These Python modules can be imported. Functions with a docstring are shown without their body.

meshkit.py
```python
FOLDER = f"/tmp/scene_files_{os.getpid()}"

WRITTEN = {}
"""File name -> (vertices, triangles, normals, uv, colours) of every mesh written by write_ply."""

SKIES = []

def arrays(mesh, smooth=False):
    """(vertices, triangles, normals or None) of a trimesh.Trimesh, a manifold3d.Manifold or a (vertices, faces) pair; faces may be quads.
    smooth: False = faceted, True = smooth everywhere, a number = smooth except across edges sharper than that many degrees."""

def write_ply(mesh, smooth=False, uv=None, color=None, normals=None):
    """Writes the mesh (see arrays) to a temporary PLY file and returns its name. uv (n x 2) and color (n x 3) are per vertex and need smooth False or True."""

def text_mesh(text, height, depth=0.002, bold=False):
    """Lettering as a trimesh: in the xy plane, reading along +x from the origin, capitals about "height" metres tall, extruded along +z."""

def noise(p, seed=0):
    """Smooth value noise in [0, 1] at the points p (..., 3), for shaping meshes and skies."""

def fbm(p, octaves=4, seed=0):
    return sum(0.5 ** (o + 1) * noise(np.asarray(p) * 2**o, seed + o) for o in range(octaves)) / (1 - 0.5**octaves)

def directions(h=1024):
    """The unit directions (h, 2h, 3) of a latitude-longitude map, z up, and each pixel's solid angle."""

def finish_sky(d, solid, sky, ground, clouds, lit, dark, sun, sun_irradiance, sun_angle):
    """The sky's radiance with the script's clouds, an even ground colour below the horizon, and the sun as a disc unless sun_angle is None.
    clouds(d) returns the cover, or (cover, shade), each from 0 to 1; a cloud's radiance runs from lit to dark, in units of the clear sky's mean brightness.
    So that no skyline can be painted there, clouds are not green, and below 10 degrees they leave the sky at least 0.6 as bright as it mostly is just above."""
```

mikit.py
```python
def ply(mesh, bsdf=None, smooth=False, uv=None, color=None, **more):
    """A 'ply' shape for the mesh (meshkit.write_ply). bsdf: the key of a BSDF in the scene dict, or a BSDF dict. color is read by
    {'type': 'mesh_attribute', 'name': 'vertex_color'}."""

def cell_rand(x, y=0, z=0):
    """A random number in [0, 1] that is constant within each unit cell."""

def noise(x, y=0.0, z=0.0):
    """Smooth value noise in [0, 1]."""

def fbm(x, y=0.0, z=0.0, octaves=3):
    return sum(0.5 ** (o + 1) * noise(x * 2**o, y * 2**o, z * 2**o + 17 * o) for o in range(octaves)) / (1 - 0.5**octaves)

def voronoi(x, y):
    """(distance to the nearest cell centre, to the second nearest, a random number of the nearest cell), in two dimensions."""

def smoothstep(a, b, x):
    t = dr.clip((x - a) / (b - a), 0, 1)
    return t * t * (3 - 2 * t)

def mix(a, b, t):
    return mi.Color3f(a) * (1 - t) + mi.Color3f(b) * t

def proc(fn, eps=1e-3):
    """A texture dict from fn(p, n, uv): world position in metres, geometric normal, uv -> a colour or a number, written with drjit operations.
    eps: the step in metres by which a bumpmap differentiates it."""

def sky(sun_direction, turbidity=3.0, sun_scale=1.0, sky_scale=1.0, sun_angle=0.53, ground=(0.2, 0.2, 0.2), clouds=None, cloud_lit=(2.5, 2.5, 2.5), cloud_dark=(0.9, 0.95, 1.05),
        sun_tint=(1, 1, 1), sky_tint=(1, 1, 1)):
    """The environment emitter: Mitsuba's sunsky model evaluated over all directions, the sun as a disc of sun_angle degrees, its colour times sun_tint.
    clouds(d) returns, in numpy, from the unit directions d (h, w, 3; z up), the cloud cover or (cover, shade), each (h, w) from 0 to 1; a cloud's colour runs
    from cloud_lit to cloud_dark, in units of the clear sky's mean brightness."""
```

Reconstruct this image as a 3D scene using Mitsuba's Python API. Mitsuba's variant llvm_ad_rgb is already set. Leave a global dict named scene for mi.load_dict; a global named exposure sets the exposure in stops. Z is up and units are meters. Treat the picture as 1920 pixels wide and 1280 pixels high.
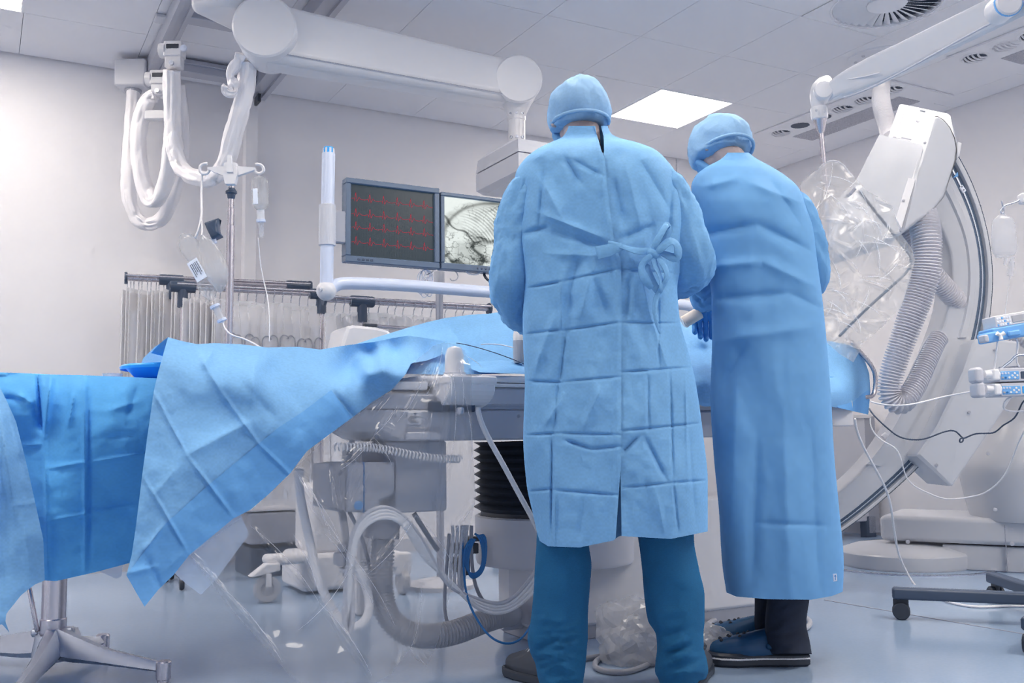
import math, random
import numpy as np, trimesh, drjit as dr, mitsuba as mi, mikit, meshkit
from scipy.interpolate import PchipInterpolator, RBFInterpolator, RegularGridInterpolator
from scipy.spatial import Delaunay
import shapely
from shapely.geometry import Polygon
import manifold3d
from manifold3d import Manifold

T = mi.ScalarTransform4f
scene, labels = {}, {}
# ------------------------------------------------------------------ camera
f_px, yaw, pitch, roll = 1831.64, .50037772, .09822495, -.01153073
Fw = np.array([math.sin(yaw) * math.cos(pitch), math.cos(yaw) * math.cos(pitch), math.sin(pitch)])
R0 = np.cross(Fw, [0, 0, 1]); R0 /= np.linalg.norm(R0); U0 = np.cross(R0, Fw)
Rt = math.cos(roll) * R0 + math.sin(roll) * U0
Up = -math.sin(roll) * R0 + math.cos(roll) * U0
EY = np.array([math.sin(yaw), math.cos(yaw), 0.0])      # horizontal forward
EX = np.array([math.cos(yaw), -math.sin(yaw), 0.0])     # horizontal right
EZ = np.array([0, 0, 1.0])
Cm = np.array([0, 0, .70])
scene['camera'] = {'type': 'perspective', 'fov_axis': 'x', 'fov': math.degrees(2 * math.atan(960 / f_px)), 'near_clip': 0.05,
                   'to_world': T().look_at(origin=Cm.tolist(), target=(Cm + Fw).tolist(), up=Up.tolist())}
exposure = 0.78
LAMP = (13.2, 11.95, 10.4)
HC, YW, XR, XL, YB = 2.8, 5.775, 5.51, -2.4, -1.8
def rgb(r, g, b): return {'type': 'rgb', 'value': [r, g, b]}
# ------------------------------------------------------------------ pixel -> place helpers (frame 1920 x 1280)
def ray(x, y): return Fw + (x - 960) / f_px * Rt - (y - 640) / f_px * Up
def P(x, y, d): return Cm + d * ray(x, y)
def PA(x, y, a, v):
    r = ray(x, y); return Cm + r * ((v - Cm[a]) / r[a])
def PZ(x, y, z): return PA(x, y, 2, z)
def PY(x, y, v): return PA(x, y, 1, v)
def PX(x, y, v): return PA(x, y, 0, v)
def PO(x, y, O, off=0.0):
    "on the upright plane through O that faces the camera, off metres behind it"
    r = ray(x, y); return Cm + r * (((O - Cm) @ EY + off) / (r @ EY))
def depth(p): return (np.asarray(p) - Cm) @ Fw
def pix(p):
    q = np.asarray(p) - Cm; d = q @ Fw; return np.stack([960 + f_px * (q @ Rt) / d, 640 - f_px * (q @ Up) / d], -1)
def pp(*pts): return [P(*p) for p in pts]
# ------------------------------------------------------------------ scene helpers
def numbered(key):
    if key not in used: used.add(key); return key
    n = 1
    while f'{key}_{n:03d}' in used: n += 1
    used.add(f'{key}_{n:03d}'); return f'{key}_{n:03d}'
used = set()
def obj(name, mesh, mat, parent=None, smooth=False, label=None, **kw):
    key = numbered((parent + '__' + name) if parent else name)
    scene[key] = mesh if isinstance(mesh, dict) else mikit.ply(mesh, mat, smooth=smooth, **kw)
    if label: labels[key] = {'label': label}
    return key
def thing(name, label, cat, group=None):
    key = numbered(name); tag(key, label, cat, group); return key
def tag(key, label=None, cat=None, group=None, kind=None):
    labels[key] = {k: v for k, v in dict(label=label, category=cat, group=group, kind=kind).items() if v}
    return key
def struct(name, mesh, mat, parent=None, smooth=False):
    k = obj(name, mesh, mat, parent, smooth)
    if not parent: labels[k] = {'kind': 'structure'}
    return k
# ------------------------------------------------------------------ mesh helpers
def cat(*ms):
    l = []
    for m in ms: l += list(m) if isinstance(m, (list, tuple)) else [m]
    return trimesh.util.concatenate(l)
def hullm(pts): return trimesh.convex.convex_hull(np.asarray(pts))
def cbox(lo, hi, c=.004, fr=None):
    "chamfered box between two corners; fr = (origin, ex, ey, ez)"
    lo, hi = np.minimum(lo, hi).astype(float), np.maximum(lo, hi).astype(float)
    c = min(c, .49 * (hi - lo).min()); pts = []
    for i in np.ndindex(2, 2, 2):
        p = np.where(i, hi, lo); s = np.where(i, -1, 1)
        for k in range(3):
            q = p + s * c; q[k] = p[k]; pts.append(q)
    pts = np.array(pts)
    if fr is not None: pts = fr[0] + pts[:, :1] * fr[1] + pts[:, 1:2] * fr[2] + pts[:, 2:] * fr[3]
    return hullm(pts)
def rbox(lo, hi, r=.02, n=4, fr=None):
    "box with round edges"
    lo, hi = np.minimum(lo, hi).astype(float), np.maximum(lo, hi).astype(float); r = min(r, .49 * (hi - lo).min())
    s = trimesh.creation.uv_sphere(r, count=[2 * n + 1, 4 * n]).vertices
    pts = np.vstack([s + np.where(i, hi - r, lo + r) for i in np.ndindex(2, 2, 2)])
    if fr is not None: pts = fr[0] + pts[:, :1] * fr[1] + pts[:, 1:2] * fr[2] + pts[:, 2:] * fr[3]
    return hullm(pts)
def unit(v): v = np.asarray(v, float); return v / np.linalg.norm(v)
def spline(pts, n=60):
    p = np.asarray(pts, float)
    t = np.r_[0, np.cumsum(np.linalg.norm(np.diff(p, axis=0), axis=1) ** .5)]
    from scipy.interpolate import CubicSpline
    return CubicSpline(t, p, axis=0)(np.linspace(0, t[-1], n))
def resample(p, n):
    p = np.asarray(p, float); t = np.r_[0, np.cumsum(np.linalg.norm(np.diff(p, axis=0), axis=1))]
    s = np.linspace(0, t[-1], n); return np.stack([np.interp(s, t, p[:, k]) for k in range(p.shape[1])], 1)
def frames(p):
    t = np.gradient(p, axis=0); t /= np.linalg.norm(t, axis=1, keepdims=True)
    a = np.cross(t[0], [0, 0, 1.0] if abs(t[0][2]) < .9 else [1.0, 0, 0]); a /= np.linalg.norm(a); A = [a]
    for i in range(1, len(p)):
        a = A[-1] - t[i] * (A[-1] @ t[i]); A.append(a / np.linalg.norm(a))
    A = np.array(A); return t, A, np.cross(t, A)
def skin(rings, cap=True, closed=True):
    "rings (m, n, 3) -> mesh"
    R = np.asarray(rings, float); m, n = R.shape[:2]; v = R.reshape(-1, 3)
    i, j = np.meshgrid(np.arange(m - 1), np.arange(n if closed else n - 1), indexing='ij'); k = (j + 1) % n
    a, b, c, d = i * n + j, i * n + k, (i + 1) * n + k, (i + 1) * n + j
    f = np.vstack([np.stack([a, b, c], -1).reshape(-1, 3), np.stack([a, c, d], -1).reshape(-1, 3)])
    if cap and closed:
        v = np.vstack([v, R[0].mean(0), R[-1].mean(0)]); q = np.arange(n); e = (q + 1) % n; l = len(v)
        f = np.vstack([f, np.stack([e, q, q * 0 + l - 2], 1), np.stack([(m - 1) * n + q, (m - 1) * n + e, q * 0 + l - 1], 1)])
    return trimesh.Trimesh(v, f, process=False)
def tube(pts, r, n=12, k=None, sp=True):
    "round bar along a smooth line; r a number or a list along it"
    p = spline(pts, k or max(12, 8 * len(pts))) if sp and len(pts) > 2 else resample(pts, k or max(2, len(pts)))
    t, A, B = frames(p); r = np.broadcast_to(r, (len(np.atleast_1d(r)),)) if np.ndim(r) else np.full(2, r)
    rr = np.interp(np.linspace(0, 1, len(p)), np.linspace(0, 1, len(r)), r)
    a = np.arange(n) * 2 * np.pi / n
    return skin(p[:, None] + rr[:, None, None] * (np.cos(a)[None, :, None] * A[:, None] + np.sin(a)[None, :, None] * B[:, None]))
def rod(a, b, r, n=16, r2=None): return tube([a, b], [r, r if r2 is None else r2], n, 2, False)
def hose(pts, r, pitch=.011, n=20, amp=.0028):
    p = spline(pts, 400); L = np.linalg.norm(np.diff(p, axis=0), axis=1).sum(); m = int(L / pitch * 5)
    p = resample(p, m); t, A, B = frames(p); s = np.linspace(0, L, m)
    r = np.interp(s / L, np.linspace(0, 1, len(r)), r) if np.ndim(r) else r
    rr = r - amp + 2 * amp * np.clip(1.6 * np.sin(2 * np.pi * s / pitch), -1, 1) * .5
    a = np.arange(n) * 2 * np.pi / n
    return skin(p[:, None] + rr[:, None, None] * (np.cos(a)[None, :, None] * A[:, None] + np.sin(a)[None, :, None] * B[:, None]))
def lathe(prof, n=32, o=(0, 0, 0), ax=(0, 0, 1)):
    prof = np.asarray(prof, float); ring = prof[0, 0] > 1e-3 and prof[-1, 0] > 1e-3; prof = np.vstack([prof, prof[:1]]) if ring else prof; z = unit(ax); x = np.cross(z, [1, 0, 0] if abs(z[0]) < .9 else [0, 1, 0]); x /= np.linalg.norm(x); y = np.cross(z, x)
    a = np.arange(n) * 2 * np.pi / n
    c = np.cos(a)[None, :, None] * x + np.sin(a)[None, :, None] * y
    return skin(np.asarray(o) + np.maximum(prof[:, :1, None], 1e-5) * c + prof[:, 1:, None] * z, cap=not ring)
def prism(pts, dv, bev=0.0):
    "outline of 3-D points (in one plane) pushed along dv, edges chamfered by bev"
    p = np.asarray(pts, float); c = p.mean(0); nrm = unit(dv)
    x = unit(p[1] - p[0] - nrm * ((p[1] - p[0]) @ nrm)); y = np.cross(nrm, x)
    q = np.stack([(p - c) @ x, (p - c) @ y], 1); off = (p - c) @ nrm
    if Polygon(q).exterior.is_ccw is False: q, off = q[::-1], off[::-1]
    e = np.roll(q, -1, 0) - q; e /= np.linalg.norm(e, axis=1, keepdims=True); nn = np.stack([-e[:, 1], e[:, 0]], 1); n0 = np.roll(nn, 1, 0)
    mit = (nn + n0) / np.maximum(1 + (nn * n0).sum(1, keepdims=True), .35)
    qi = q + mit * bev; H = np.linalg.norm(dv); n = len(q)
    lay = [(qi, 0), (q, bev), (q, H - bev), (qi, H)] if bev > 0 else [(q, 0), (q, H)]
    V = np.vstack([c + a[:, :1] * x + a[:, 1:] * y + (off[:, None] + h) * nrm for a, h in lay])
    fs = []
    for l in range(len(lay) - 1):
        i = np.arange(n); j = (i + 1) % n
        fs += [np.stack([l * n + i, l * n + j, (l + 1) * n + j], 1), np.stack([l * n + i, (l + 1) * n + j, (l + 1) * n + i], 1)]
    import mapbox_earcut as ec
    tri = np.asarray(ec.triangulate_float64(np.ascontiguousarray(lay[0][0]), np.array([n], np.uint32))).reshape(-1, 3).astype(int)
    ea, eb = q[tri[:, 1]] - q[tri[:, 0]], q[tri[:, 2]] - q[tri[:, 0]]; ar = ea[:, 0] * eb[:, 1] - ea[:, 1] * eb[:, 0]; tri[ar < 0] = tri[ar < 0][:, ::-1]
    fs += [tri[:, ::-1], tri + (len(lay) - 1) * n]
    return trimesh.Trimesh(V, np.vstack(fs), process=False)
def segd(x, y, a, b):
    "distance to a segment and the place along it"
    ax, ay = a; dx, dy = b[0] - ax, b[1] - ay; t = np.clip(((x - ax) * dx + (y - ay) * dy) / (dx * dx + dy * dy), 0, 1)
    return np.hypot(x - ax - t * dx, y - ay - t * dy), t
def ridges(x, y, segs):
    "segs: (x0, y0, x1, y1, height, width): soft ridges that die out at their ends"
    h = np.zeros_like(x, float)
    for x0, y0, x1, y1, a, w in segs:
        d, t = segd(x, y, (x0, y0), (x1, y1)); h += a * np.exp(-np.abs(d / (w * (.75 if w <= 4 else 1))) ** 1.4) * np.clip(4 * t * (1 - t) + .25, 0, 1)
    return h
def plane_px(pts, three):
    "the places where the rays of pts meet the plane through three (x, y, distance) points"
    a, b, c = pp(*three); n = np.cross(b - a, c - a); return [Cm + ray(x, y) * ((a - Cm) @ n / (ray(x, y) @ n)) for x, y in pts]
def glint_lines(segs, at, r=.0016):
    "thin pale tubes that stand for the highlights along creases of a film"
    return cat([tube([at(x0, y0) - Fw * .004, at((x0 + x1) / 2 + (y1 - y0) * .06, (y0 + y1) / 2 - (x1 - x0) * .06) - Fw * .010, at(x1, y1) - Fw * .004], [r * .3, r, r * .3], 5, 8) for x0, y0, x1, y1 in segs])
def sheet(poly, ctrl, step=6, disp=None, at=P, back=None, kernel='thin_plate_spline', thick=.0):
    "cloth: outline in the frame, each point put at its own distance (ctrl: x, y, distance), creases added by disp; back: (first, last, vector) rolls an edge of it over"
    pg = Polygon(poly); b = np.asarray(poly, float); b = np.vstack([b, b[:1]])
    L = np.linalg.norm(np.diff(b, axis=0), axis=1).sum(); bd = resample(b, int(L / step * 1.3) + 3)[:-1]
    x0, y0, x1, y1 = pg.bounds
    gx, gy = np.meshgrid(np.arange(x0, x1, step), np.arange(y0, y1, step * .87)); gx = gx + (np.arange(len(gx)) % 2)[:, None] * step / 2
    g = np.stack([gx.ravel(), gy.ravel()], 1); g = g[shapely.contains_xy(pg.buffer(-step * .45), g[:, 0], g[:, 1])]
    q = np.vstack([bd, g]); tr = Delaunay(q).simplices; c = q[tr].mean(1); tr = tr[shapely.contains_xy(pg, c[:, 0], c[:, 1])]
    e1, e2 = q[tr[:, 1]] - q[tr[:, 0]], q[tr[:, 2]] - q[tr[:, 0]]; cr = e1[:, 0] * e2[:, 1] - e1[:, 1] * e2[:, 0]
    tr = tr[np.abs(cr) > 1e-6]; cr = cr[np.abs(cr) > 1e-6]; tr[cr > 0] = tr[cr > 0][:, ::-1]
    ct = np.asarray(ctrl, float); d = RBFInterpolator(ct[:, :2] / 300, ct[:, 2], kernel=kernel)(q / 300)
    if disp is not None: d = d + disp(q[:, 0], q[:, 1])
    v = np.array([at(x, y, z) for (x, y), z in zip(q, d)])
    m = trimesh.Trimesh(v, tr, process=False)
    if back:
        (ax, ay), (bx, by), vec = back
        i0, i1 = np.argmin(np.hypot(bd[:, 0] - ax, bd[:, 1] - ay)), np.argmin(np.hypot(bd[:, 0] - bx, bd[:, 1] - by))
        idx = np.arange(i0, i1 + 1) if i0 < i1 else np.r_[np.arange(i0, len(bd)), np.arange(0, i1 + 1)]
        e = v[idx]; ring = np.stack([e + np.asarray(vec) * s + np.array([0, 0, .05 * np.linalg.norm(vec) * (s - s * s)]) for s in np.linspace(0, 1, 8)])
        m = cat(m, skin(ring, closed=False))
    return m
def nz(x, y, s, seed=0, o=3): return meshkit.fbm(np.stack([x / s, y / s, np.zeros_like(x) + seed * 7.3], -1), o, seed) - .5
# ------------------------------------------------------------------ materials
def mat(key, d): scene[key] = d; return key
def two(d): return {'type': 'twosided', 'bsdf': d}
def plastic(key, c, rough=.35, spec=.5, **k): return mat(key, two({'type': 'principled', 'base_color': rgb(*c), 'roughness': rough, 'specular': spec, **k}))
nzp = mikit.fbm
plastic('wall_paint', (.80, .79, .812), .6, .3)
plastic('screen_glass', (.008, .010, .014), .25, .3)
plastic('tile_white', (.735, .738, .775), .7, .2)
plastic('white_plastic', (.675, .673, .70), .32)
plastic('white_shaded', (.46, .475, .53), .4)  # white table plastic darkened: the shade below the tabletop is in this colour
plastic('bright_white', (.83, .825, .84), .3)
plastic('machine_white', (.545, .56, .60), .3)
plastic('white_sleeve', (.88, .86, .88), .28, .6)
plastic('light_grey', (.55, .56, .61), .35)
plastic('mid_grey', (.33, .345, .40), .4)
plastic('hose_grey', (.40, .41, .45), .28, .6)
plastic('hose_light', (.60, .60, .645), .25, .7)
plastic('dark_blue_grey', (.05, .075, .125), .35)
plastic('black_plastic', (.030, .038, .055), .4)
plastic('bezel_blue', (.10, .145, .22), .33)
plastic('tube_blue_white', (.60, .66, .80), .25, .6)
plastic('pump_blue', (.16, .40, .75), .35)
plastic('cap_blue', (.05, .38, .85), .3)
plastic('vent_dark', (.06, .08, .12), .6)
plastic('cable_blue', (.02, .16, .42), .35)
plastic('cable_white', (.80, .80, .82), .35)
plastic('clog_blue', (.012, .075, .18), .5)
plastic('basin_blue', (.03, .36, .88), .22, .6)
plastic('skin', (.40, .33, .33), .5)
plastic('glove_blue', (.05, .26, .62), .4)
plastic('glove_white', (.78, .74, .70), .45)
plastic('gauze', (.82, .72, .62), .7)
plastic('hair', (.04, .035, .03), .6)
plastic('shoe_grey', (.055, .063, .082), .6)
plastic('eye_white', (.85, .85, .85), .2)
plastic('label_paper', (.78, .82, .90), .6)
plastic('ink_grey', (.18, .2, .26), .6)
mat('chrome', two({'type': 'roughconductor', 'material': 'Cr', 'alpha': .13}))
mat('steel', two({'type': 'roughconductor', 'material': 'Al', 'alpha': .22, 'specular_reflectance': rgb(.62, .67, .76)}))
mat('aluminium', two({'type': 'principled', 'base_color': rgb(.47, .49, .56), 'metallic': .55, 'roughness': .38}))
def fabric(key, c, var=.10, s=180.0, bump=.00025, rough=.75):
    lo = [x * (1 - var) for x in c]; hi = [min(x * (1 + var), .97) for x in c]
    def col(p, n, uv): return mikit.mix(lo, hi, mikit.noise(p.x * s, p.y * s, p.z * s) * .6 + .4 * mikit.noise(p.x * 9, p.y * 9, p.z * 9))
    mat(key, two({'type': 'principled', 'base_color': mikit.proc(col), 'roughness': rough, 'specular': .25, 'sheen': .3}))
fabric('gown_blue', (.175, .39, .66))
fabric('drape_blue', (.185, .41, .70), .10)
fabric('drape_hem', (.13, .355, .69), .06)
fabric('drape_bright', (.10, .39, .78), .06)
fabric('gown_plastic_blue', (.135, .33, .60), .04, 60)
fabric('cap_cloth', (.24, .42, .64), .08)
fabric('scrub_blue', (.013, .112, .25), .15, 400)
fabric('trouser_navy', (.018, .026, .048), .15, 400)
def floor_col(p, n, uv):
    g = mikit.fbm(p.x * 1.3, p.y * 1.3, 0.0, 3)
    return mikit.mix((.222, .305, .43), (.272, .358, .485), g * .7 + .3 * mikit.noise(p.x * 160, p.y * 160))
mat('floor_vinyl', two({'type': 'principled', 'base_color': mikit.proc(floor_col), 'roughness': .16, 'specular': .55, 'clearcoat': .5, 'clearcoat_gloss': .93}))
def grille(p, n, uv):
    a = dr.sin(p.x * 700) * dr.sin(p.y * 700)
    return mikit.mix((.25, .26, .31), (.48, .48, .53), mikit.smoothstep(-.35, .35, a))
mat('grille', two({'type': 'principled', 'base_color': mikit.proc(grille), 'roughness': .6}))
def film(key, w, c=(.75, .80, .88), rough=.2):
    mat(key, {'type': 'blendbsdf', 'weight': w, 'a': {'type': 'thindielectric', 'int_ior': 1.5},
              'b': two({'type': 'principled', 'base_color': rgb(*c), 'roughness': rough, 'specular': .9})})
film('film_clear', .065, (.74, .80, .9), .12)
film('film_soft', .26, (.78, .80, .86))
film('film_pouch', .50, (.97, .96, .98))
film('film_white', .62, (.95, .95, .97))
film('film_bag', .13, (.97, .96, .95), .12)
film('film_milky', .55, (.50, .66, .90))
mat('acrylic', {'type': 'thindielectric', 'int_ior': 1.5})
mat('fluid', {'type': 'blendbsdf', 'weight': .16, 'a': {'type': 'thindielectric', 'int_ior': 1.33}, 'b': two({'type': 'principled', 'base_color': rgb(.85, .87, .92), 'roughness': .1})})
# ------------------------------------------------------------------ the room
struct('floor', trimesh.creation.box(bounds=[[XL, YB, -.05], [XR, YW, 0]]), 'floor_vinyl')
struct('wall_back', trimesh.creation.box(bounds=[[XL, YW, 0], [XR + .1, YW + .1, HC + .12]]), 'wall_paint')
struct('wall_right', trimesh.creation.box(bounds=[[XR, YB, 0], [XR + .1, YW, HC + .12]]), 'wall_paint')
struct('wall_left', trimesh.creation.box(bounds=[[XL - .1, YB, 0], [XL, YW, HC + .12]]), 'wall_paint')
struct('wall_front', trimesh.creation.box(bounds=[[XL - .1, YB - .1, 0], [XR + .1, YB, HC + .12]]), 'wall_paint')
ce = struct('ceiling', trimesh.creation.box(bounds=[[XL, YB, HC + .03], [XR, YW, HC + .12]]), 'tile_white')
G = .575
xs = [.125 + G * k for k in range(-5, 11)]; ys = [5.183 - G * k for k in range(-1, 13)]
LP = [(.125 + G * 6.5, 5.183 - G * .5), (.125 - G * .5, 5.183 - G * .5), (.125 + G * 5.5, 5.183 - G * 4.5), (.125 - G * .5, 5.183 - G * 4.5), (.125 + G * 2.5, 5.183 - G * 7.5), (.125 + G * 6.5, 5.183 - G * 7.5), (.125 + G * 2.5, 5.183 - G * 4.5), (.125 + G * 5.5, 5.183 - G * 7.5), (.125 - G * 2.5, 5.183 - G * 4.5),
      (.125 + G * 5.5, 5.183 - G * 9.5)]  # all after the first two are unseen panels, added to brighten the room
SW = (.125 + G * 6.5, 5.183 - G * 3.5)            # tile of the swirl diffuser
for x in xs:
    for y in ys:
        x0, x1, y0, y1 = max(x, XL + .006) + .0012, min(x + G, XR - .006) - .0012, max(y - G, YB + .006) + .0012, min(y, YW - .014) - .0012
        if x1 - x0 < .03 or y1 - y0 < .03: continue
        mx, my = x + G / 2, y - G / 2
        if any(abs(mx - a) < .1 and abs(my - b) < .1 for a, b in LP + [SW]): continue
        m = trimesh.creation.box(bounds=[[x0, y0, HC], [x1, y1, HC + .025]])
        obj('tile', m, 'tile_white', ce)
for i, (x, y) in enumerate(LP):
    t = thing('ceiling_light', ['bright square light panel in the ceiling, above and right of the nearer surgeon’s head', 'bright square light panel in the ceiling at the upper left corner of the photo'][i] if i < 2 else 'unseen square light panel added to the ceiling outside the frame', 'ceiling light', 'added square ceiling light panels outside the frame' if i > 1 else None)
    h = G / 2 - .004
    fr_ = []
    for s in (-1, 1):
        fr_ += [trimesh.creation.box(bounds=[[x - h, y + s * h - .006, HC - .002], [x + h, y + s * h + .006, HC + .03]]), trimesh.creation.box(bounds=[[x + s * h - .006, y - h, HC - .002], [x + s * h + .006, y + h, HC + .03]])]
    obj('frame', cat(fr_), 'tile_white', t)
    q = h - .008
    m = trimesh.Trimesh([[x - q, y - q, HC + .002], [x + q, y - q, HC + .002], [x + q, y + q, HC + .002], [x - q, y + q, HC + .002]], [[0, 2, 1], [0, 3, 2]], process=False)
    k = obj('diffuser', m, 'white_plastic', t); scene[k]['emitter'] = {'type': 'area', 'radiance': rgb(*LAMP)}
# wall joints and the pilaster on the back wall
for i, x in enumerate((PY(478, 300, YW)[0], )):
    struct('trim_1', cat(cbox((PY(455, 300, YW)[0], YW - .08, 0), (x - .004, YW, HC), .002)), 'wall_paint')
    struct('trim_2', trimesh.creation.box(bounds=[[x - .004, YW - .004, 0], [x + .002, YW + .001, HC]]), 'mid_grey')
struct('trim_3', trimesh.creation.box(bounds=[[PY(1270, 400, YW)[0], YW - .003, 0], [PY(1270, 400, YW)[0] + .004, YW + .001, HC]]), 'mid_grey')
struct('baseboard_back', trimesh.creation.box(bounds=[[XL, YW - .012, 0], [XR, YW, .08]]), 'light_grey')
struct('baseboard_right', trimesh.creation.box(bounds=[[XR - .012, YB, 0], [XR, YW - .012, .08]]), 'light_grey')
# floor joint
a, b = PZ(1560, 1127, 0), PZ(1900, 1185, 0); a2 = a + (a - b) * .05; b2 = b + (b - a) * 1.2
dv = unit(b - a); nv = np.array([-dv[1], dv[0], 0]) * .004
struct('trim_4', hullm([a2 + nv, a2 - nv, b2 + nv, b2 - nv, a2 + nv + EZ * .0015, a2 - nv + EZ * .0015, b2 + nv + EZ * .0015, b2 - nv + EZ * .0015]), 'mid_grey')

# ------------------------------------------------------------------ swirl diffuser
sx, sy = SW
t = thing('ceiling_diffuser', 'round swirl air diffuser with radial blades in a square ceiling plate at the top right', 'air vent')
h = G / 2 - .002; ang = np.linspace(0, 2 * np.pi, 65)[:-1]
sq = np.array([[sx - h, sy - h], [sx + h, sy - h], [sx + h, sy + h], [sx - h, sy + h]])
import mapbox_earcut as _ec
circ = np.stack([sx + .262 * np.cos(ang), sy + .262 * np.sin(ang)], 1)[::-1]
tri = np.asarray(_ec.triangulate_float64(np.vstack([sq, circ]), np.array([4, 68], np.uint32))).reshape(-1, 3).astype(int)
obj('plate', trimesh.Trimesh(np.c_[np.vstack([sq, circ]), np.full(68, HC - .001)], tri, process=False), 'tile_white', t)
obj('rim', lathe([(.262, -.003), (.268, -.004), (.268, .0), (.258, .002), (.258, .026), (.262, .026)], 64, (sx, sy, HC)), 'tile_white', t, 40)
obj('back_plate', lathe([(0, 0), (.26, 0), (.26, .003), (0, .003)], 48, (sx, sy, HC + .0265)), 'vent_dark', t)
obj('hub', lathe([(0, -.002), (.09, -.002), (.095, .002), (.095, .026), (0, .026)], 48, (sx, sy, HC)), 'tile_white', t, 40)
for k in range(36):
    a = k * 2 * np.pi / 36; e = np.array([math.cos(a), math.sin(a), 0]); n_ = np.array([-e[1], e[0], 0]); up = unit(n_ * .9 + EZ * .42)
    w0, w1, o = .0062, .0175, np.array([sx, sy, HC + .010])
    pts = [o + e * r + up * s * w + np.cross(e, up) * q for r, w in ((.096, w0), (.256, w1)) for s in (-1, 1) for q in (-.0012, .0012)]
    obj('blade', hullm(pts), 'tile_white', t)
# ------------------------------------------------------------------ ceiling supply units with nozzles
def supply(y0, y1, nozzles, gr, lab):
    x0, x1 = 4.70, 5.275; z = HC - .012
    t = thing('supply_unit', lab, 'air vent')
    obj('tray', cbox((x0, y0, z), (x1, y1, HC + .0), .004), 'tile_white', t)
    obj('grille', trimesh.creation.box(bounds=[[gr[0], gr[1], z - .003], [gr[2], gr[3], z]]), 'grille', t)
    for k, (y, kind) in enumerate(nozzles):
        c = np.array([4.83, y, z])
        n_ = obj('nozzle', lathe([(.062, -.001), (.072, -.005), (.08, -.001), (.08, .002), (.062, .002)], 32, c), 'tile_white', t, 50)
        if kind == 2: 
            obj('hole', lathe([(0, -.0022), (.062, -.0022), (.062, 0), (0, 0)], 28, c), 'vent_dark', n_); continue
        obj('hole', lathe([(0, -.0012), (.062, -.0012), (.062, 0), (0, 0)], 28, c), 'vent_dark' if kind else 'tile_white', n_)
        for j in range(-2, 3):
            yy = j * .024; w = math.sqrt(.062 ** 2 - yy ** 2) if abs(yy) < .06 else .01
            obj('louvre', tube([c + [-w, yy, -.003], c + [0, yy + .012, -.009], c + [w, yy, -.003]], .006, 6, 8), 'tile_white', n_, True)
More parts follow.
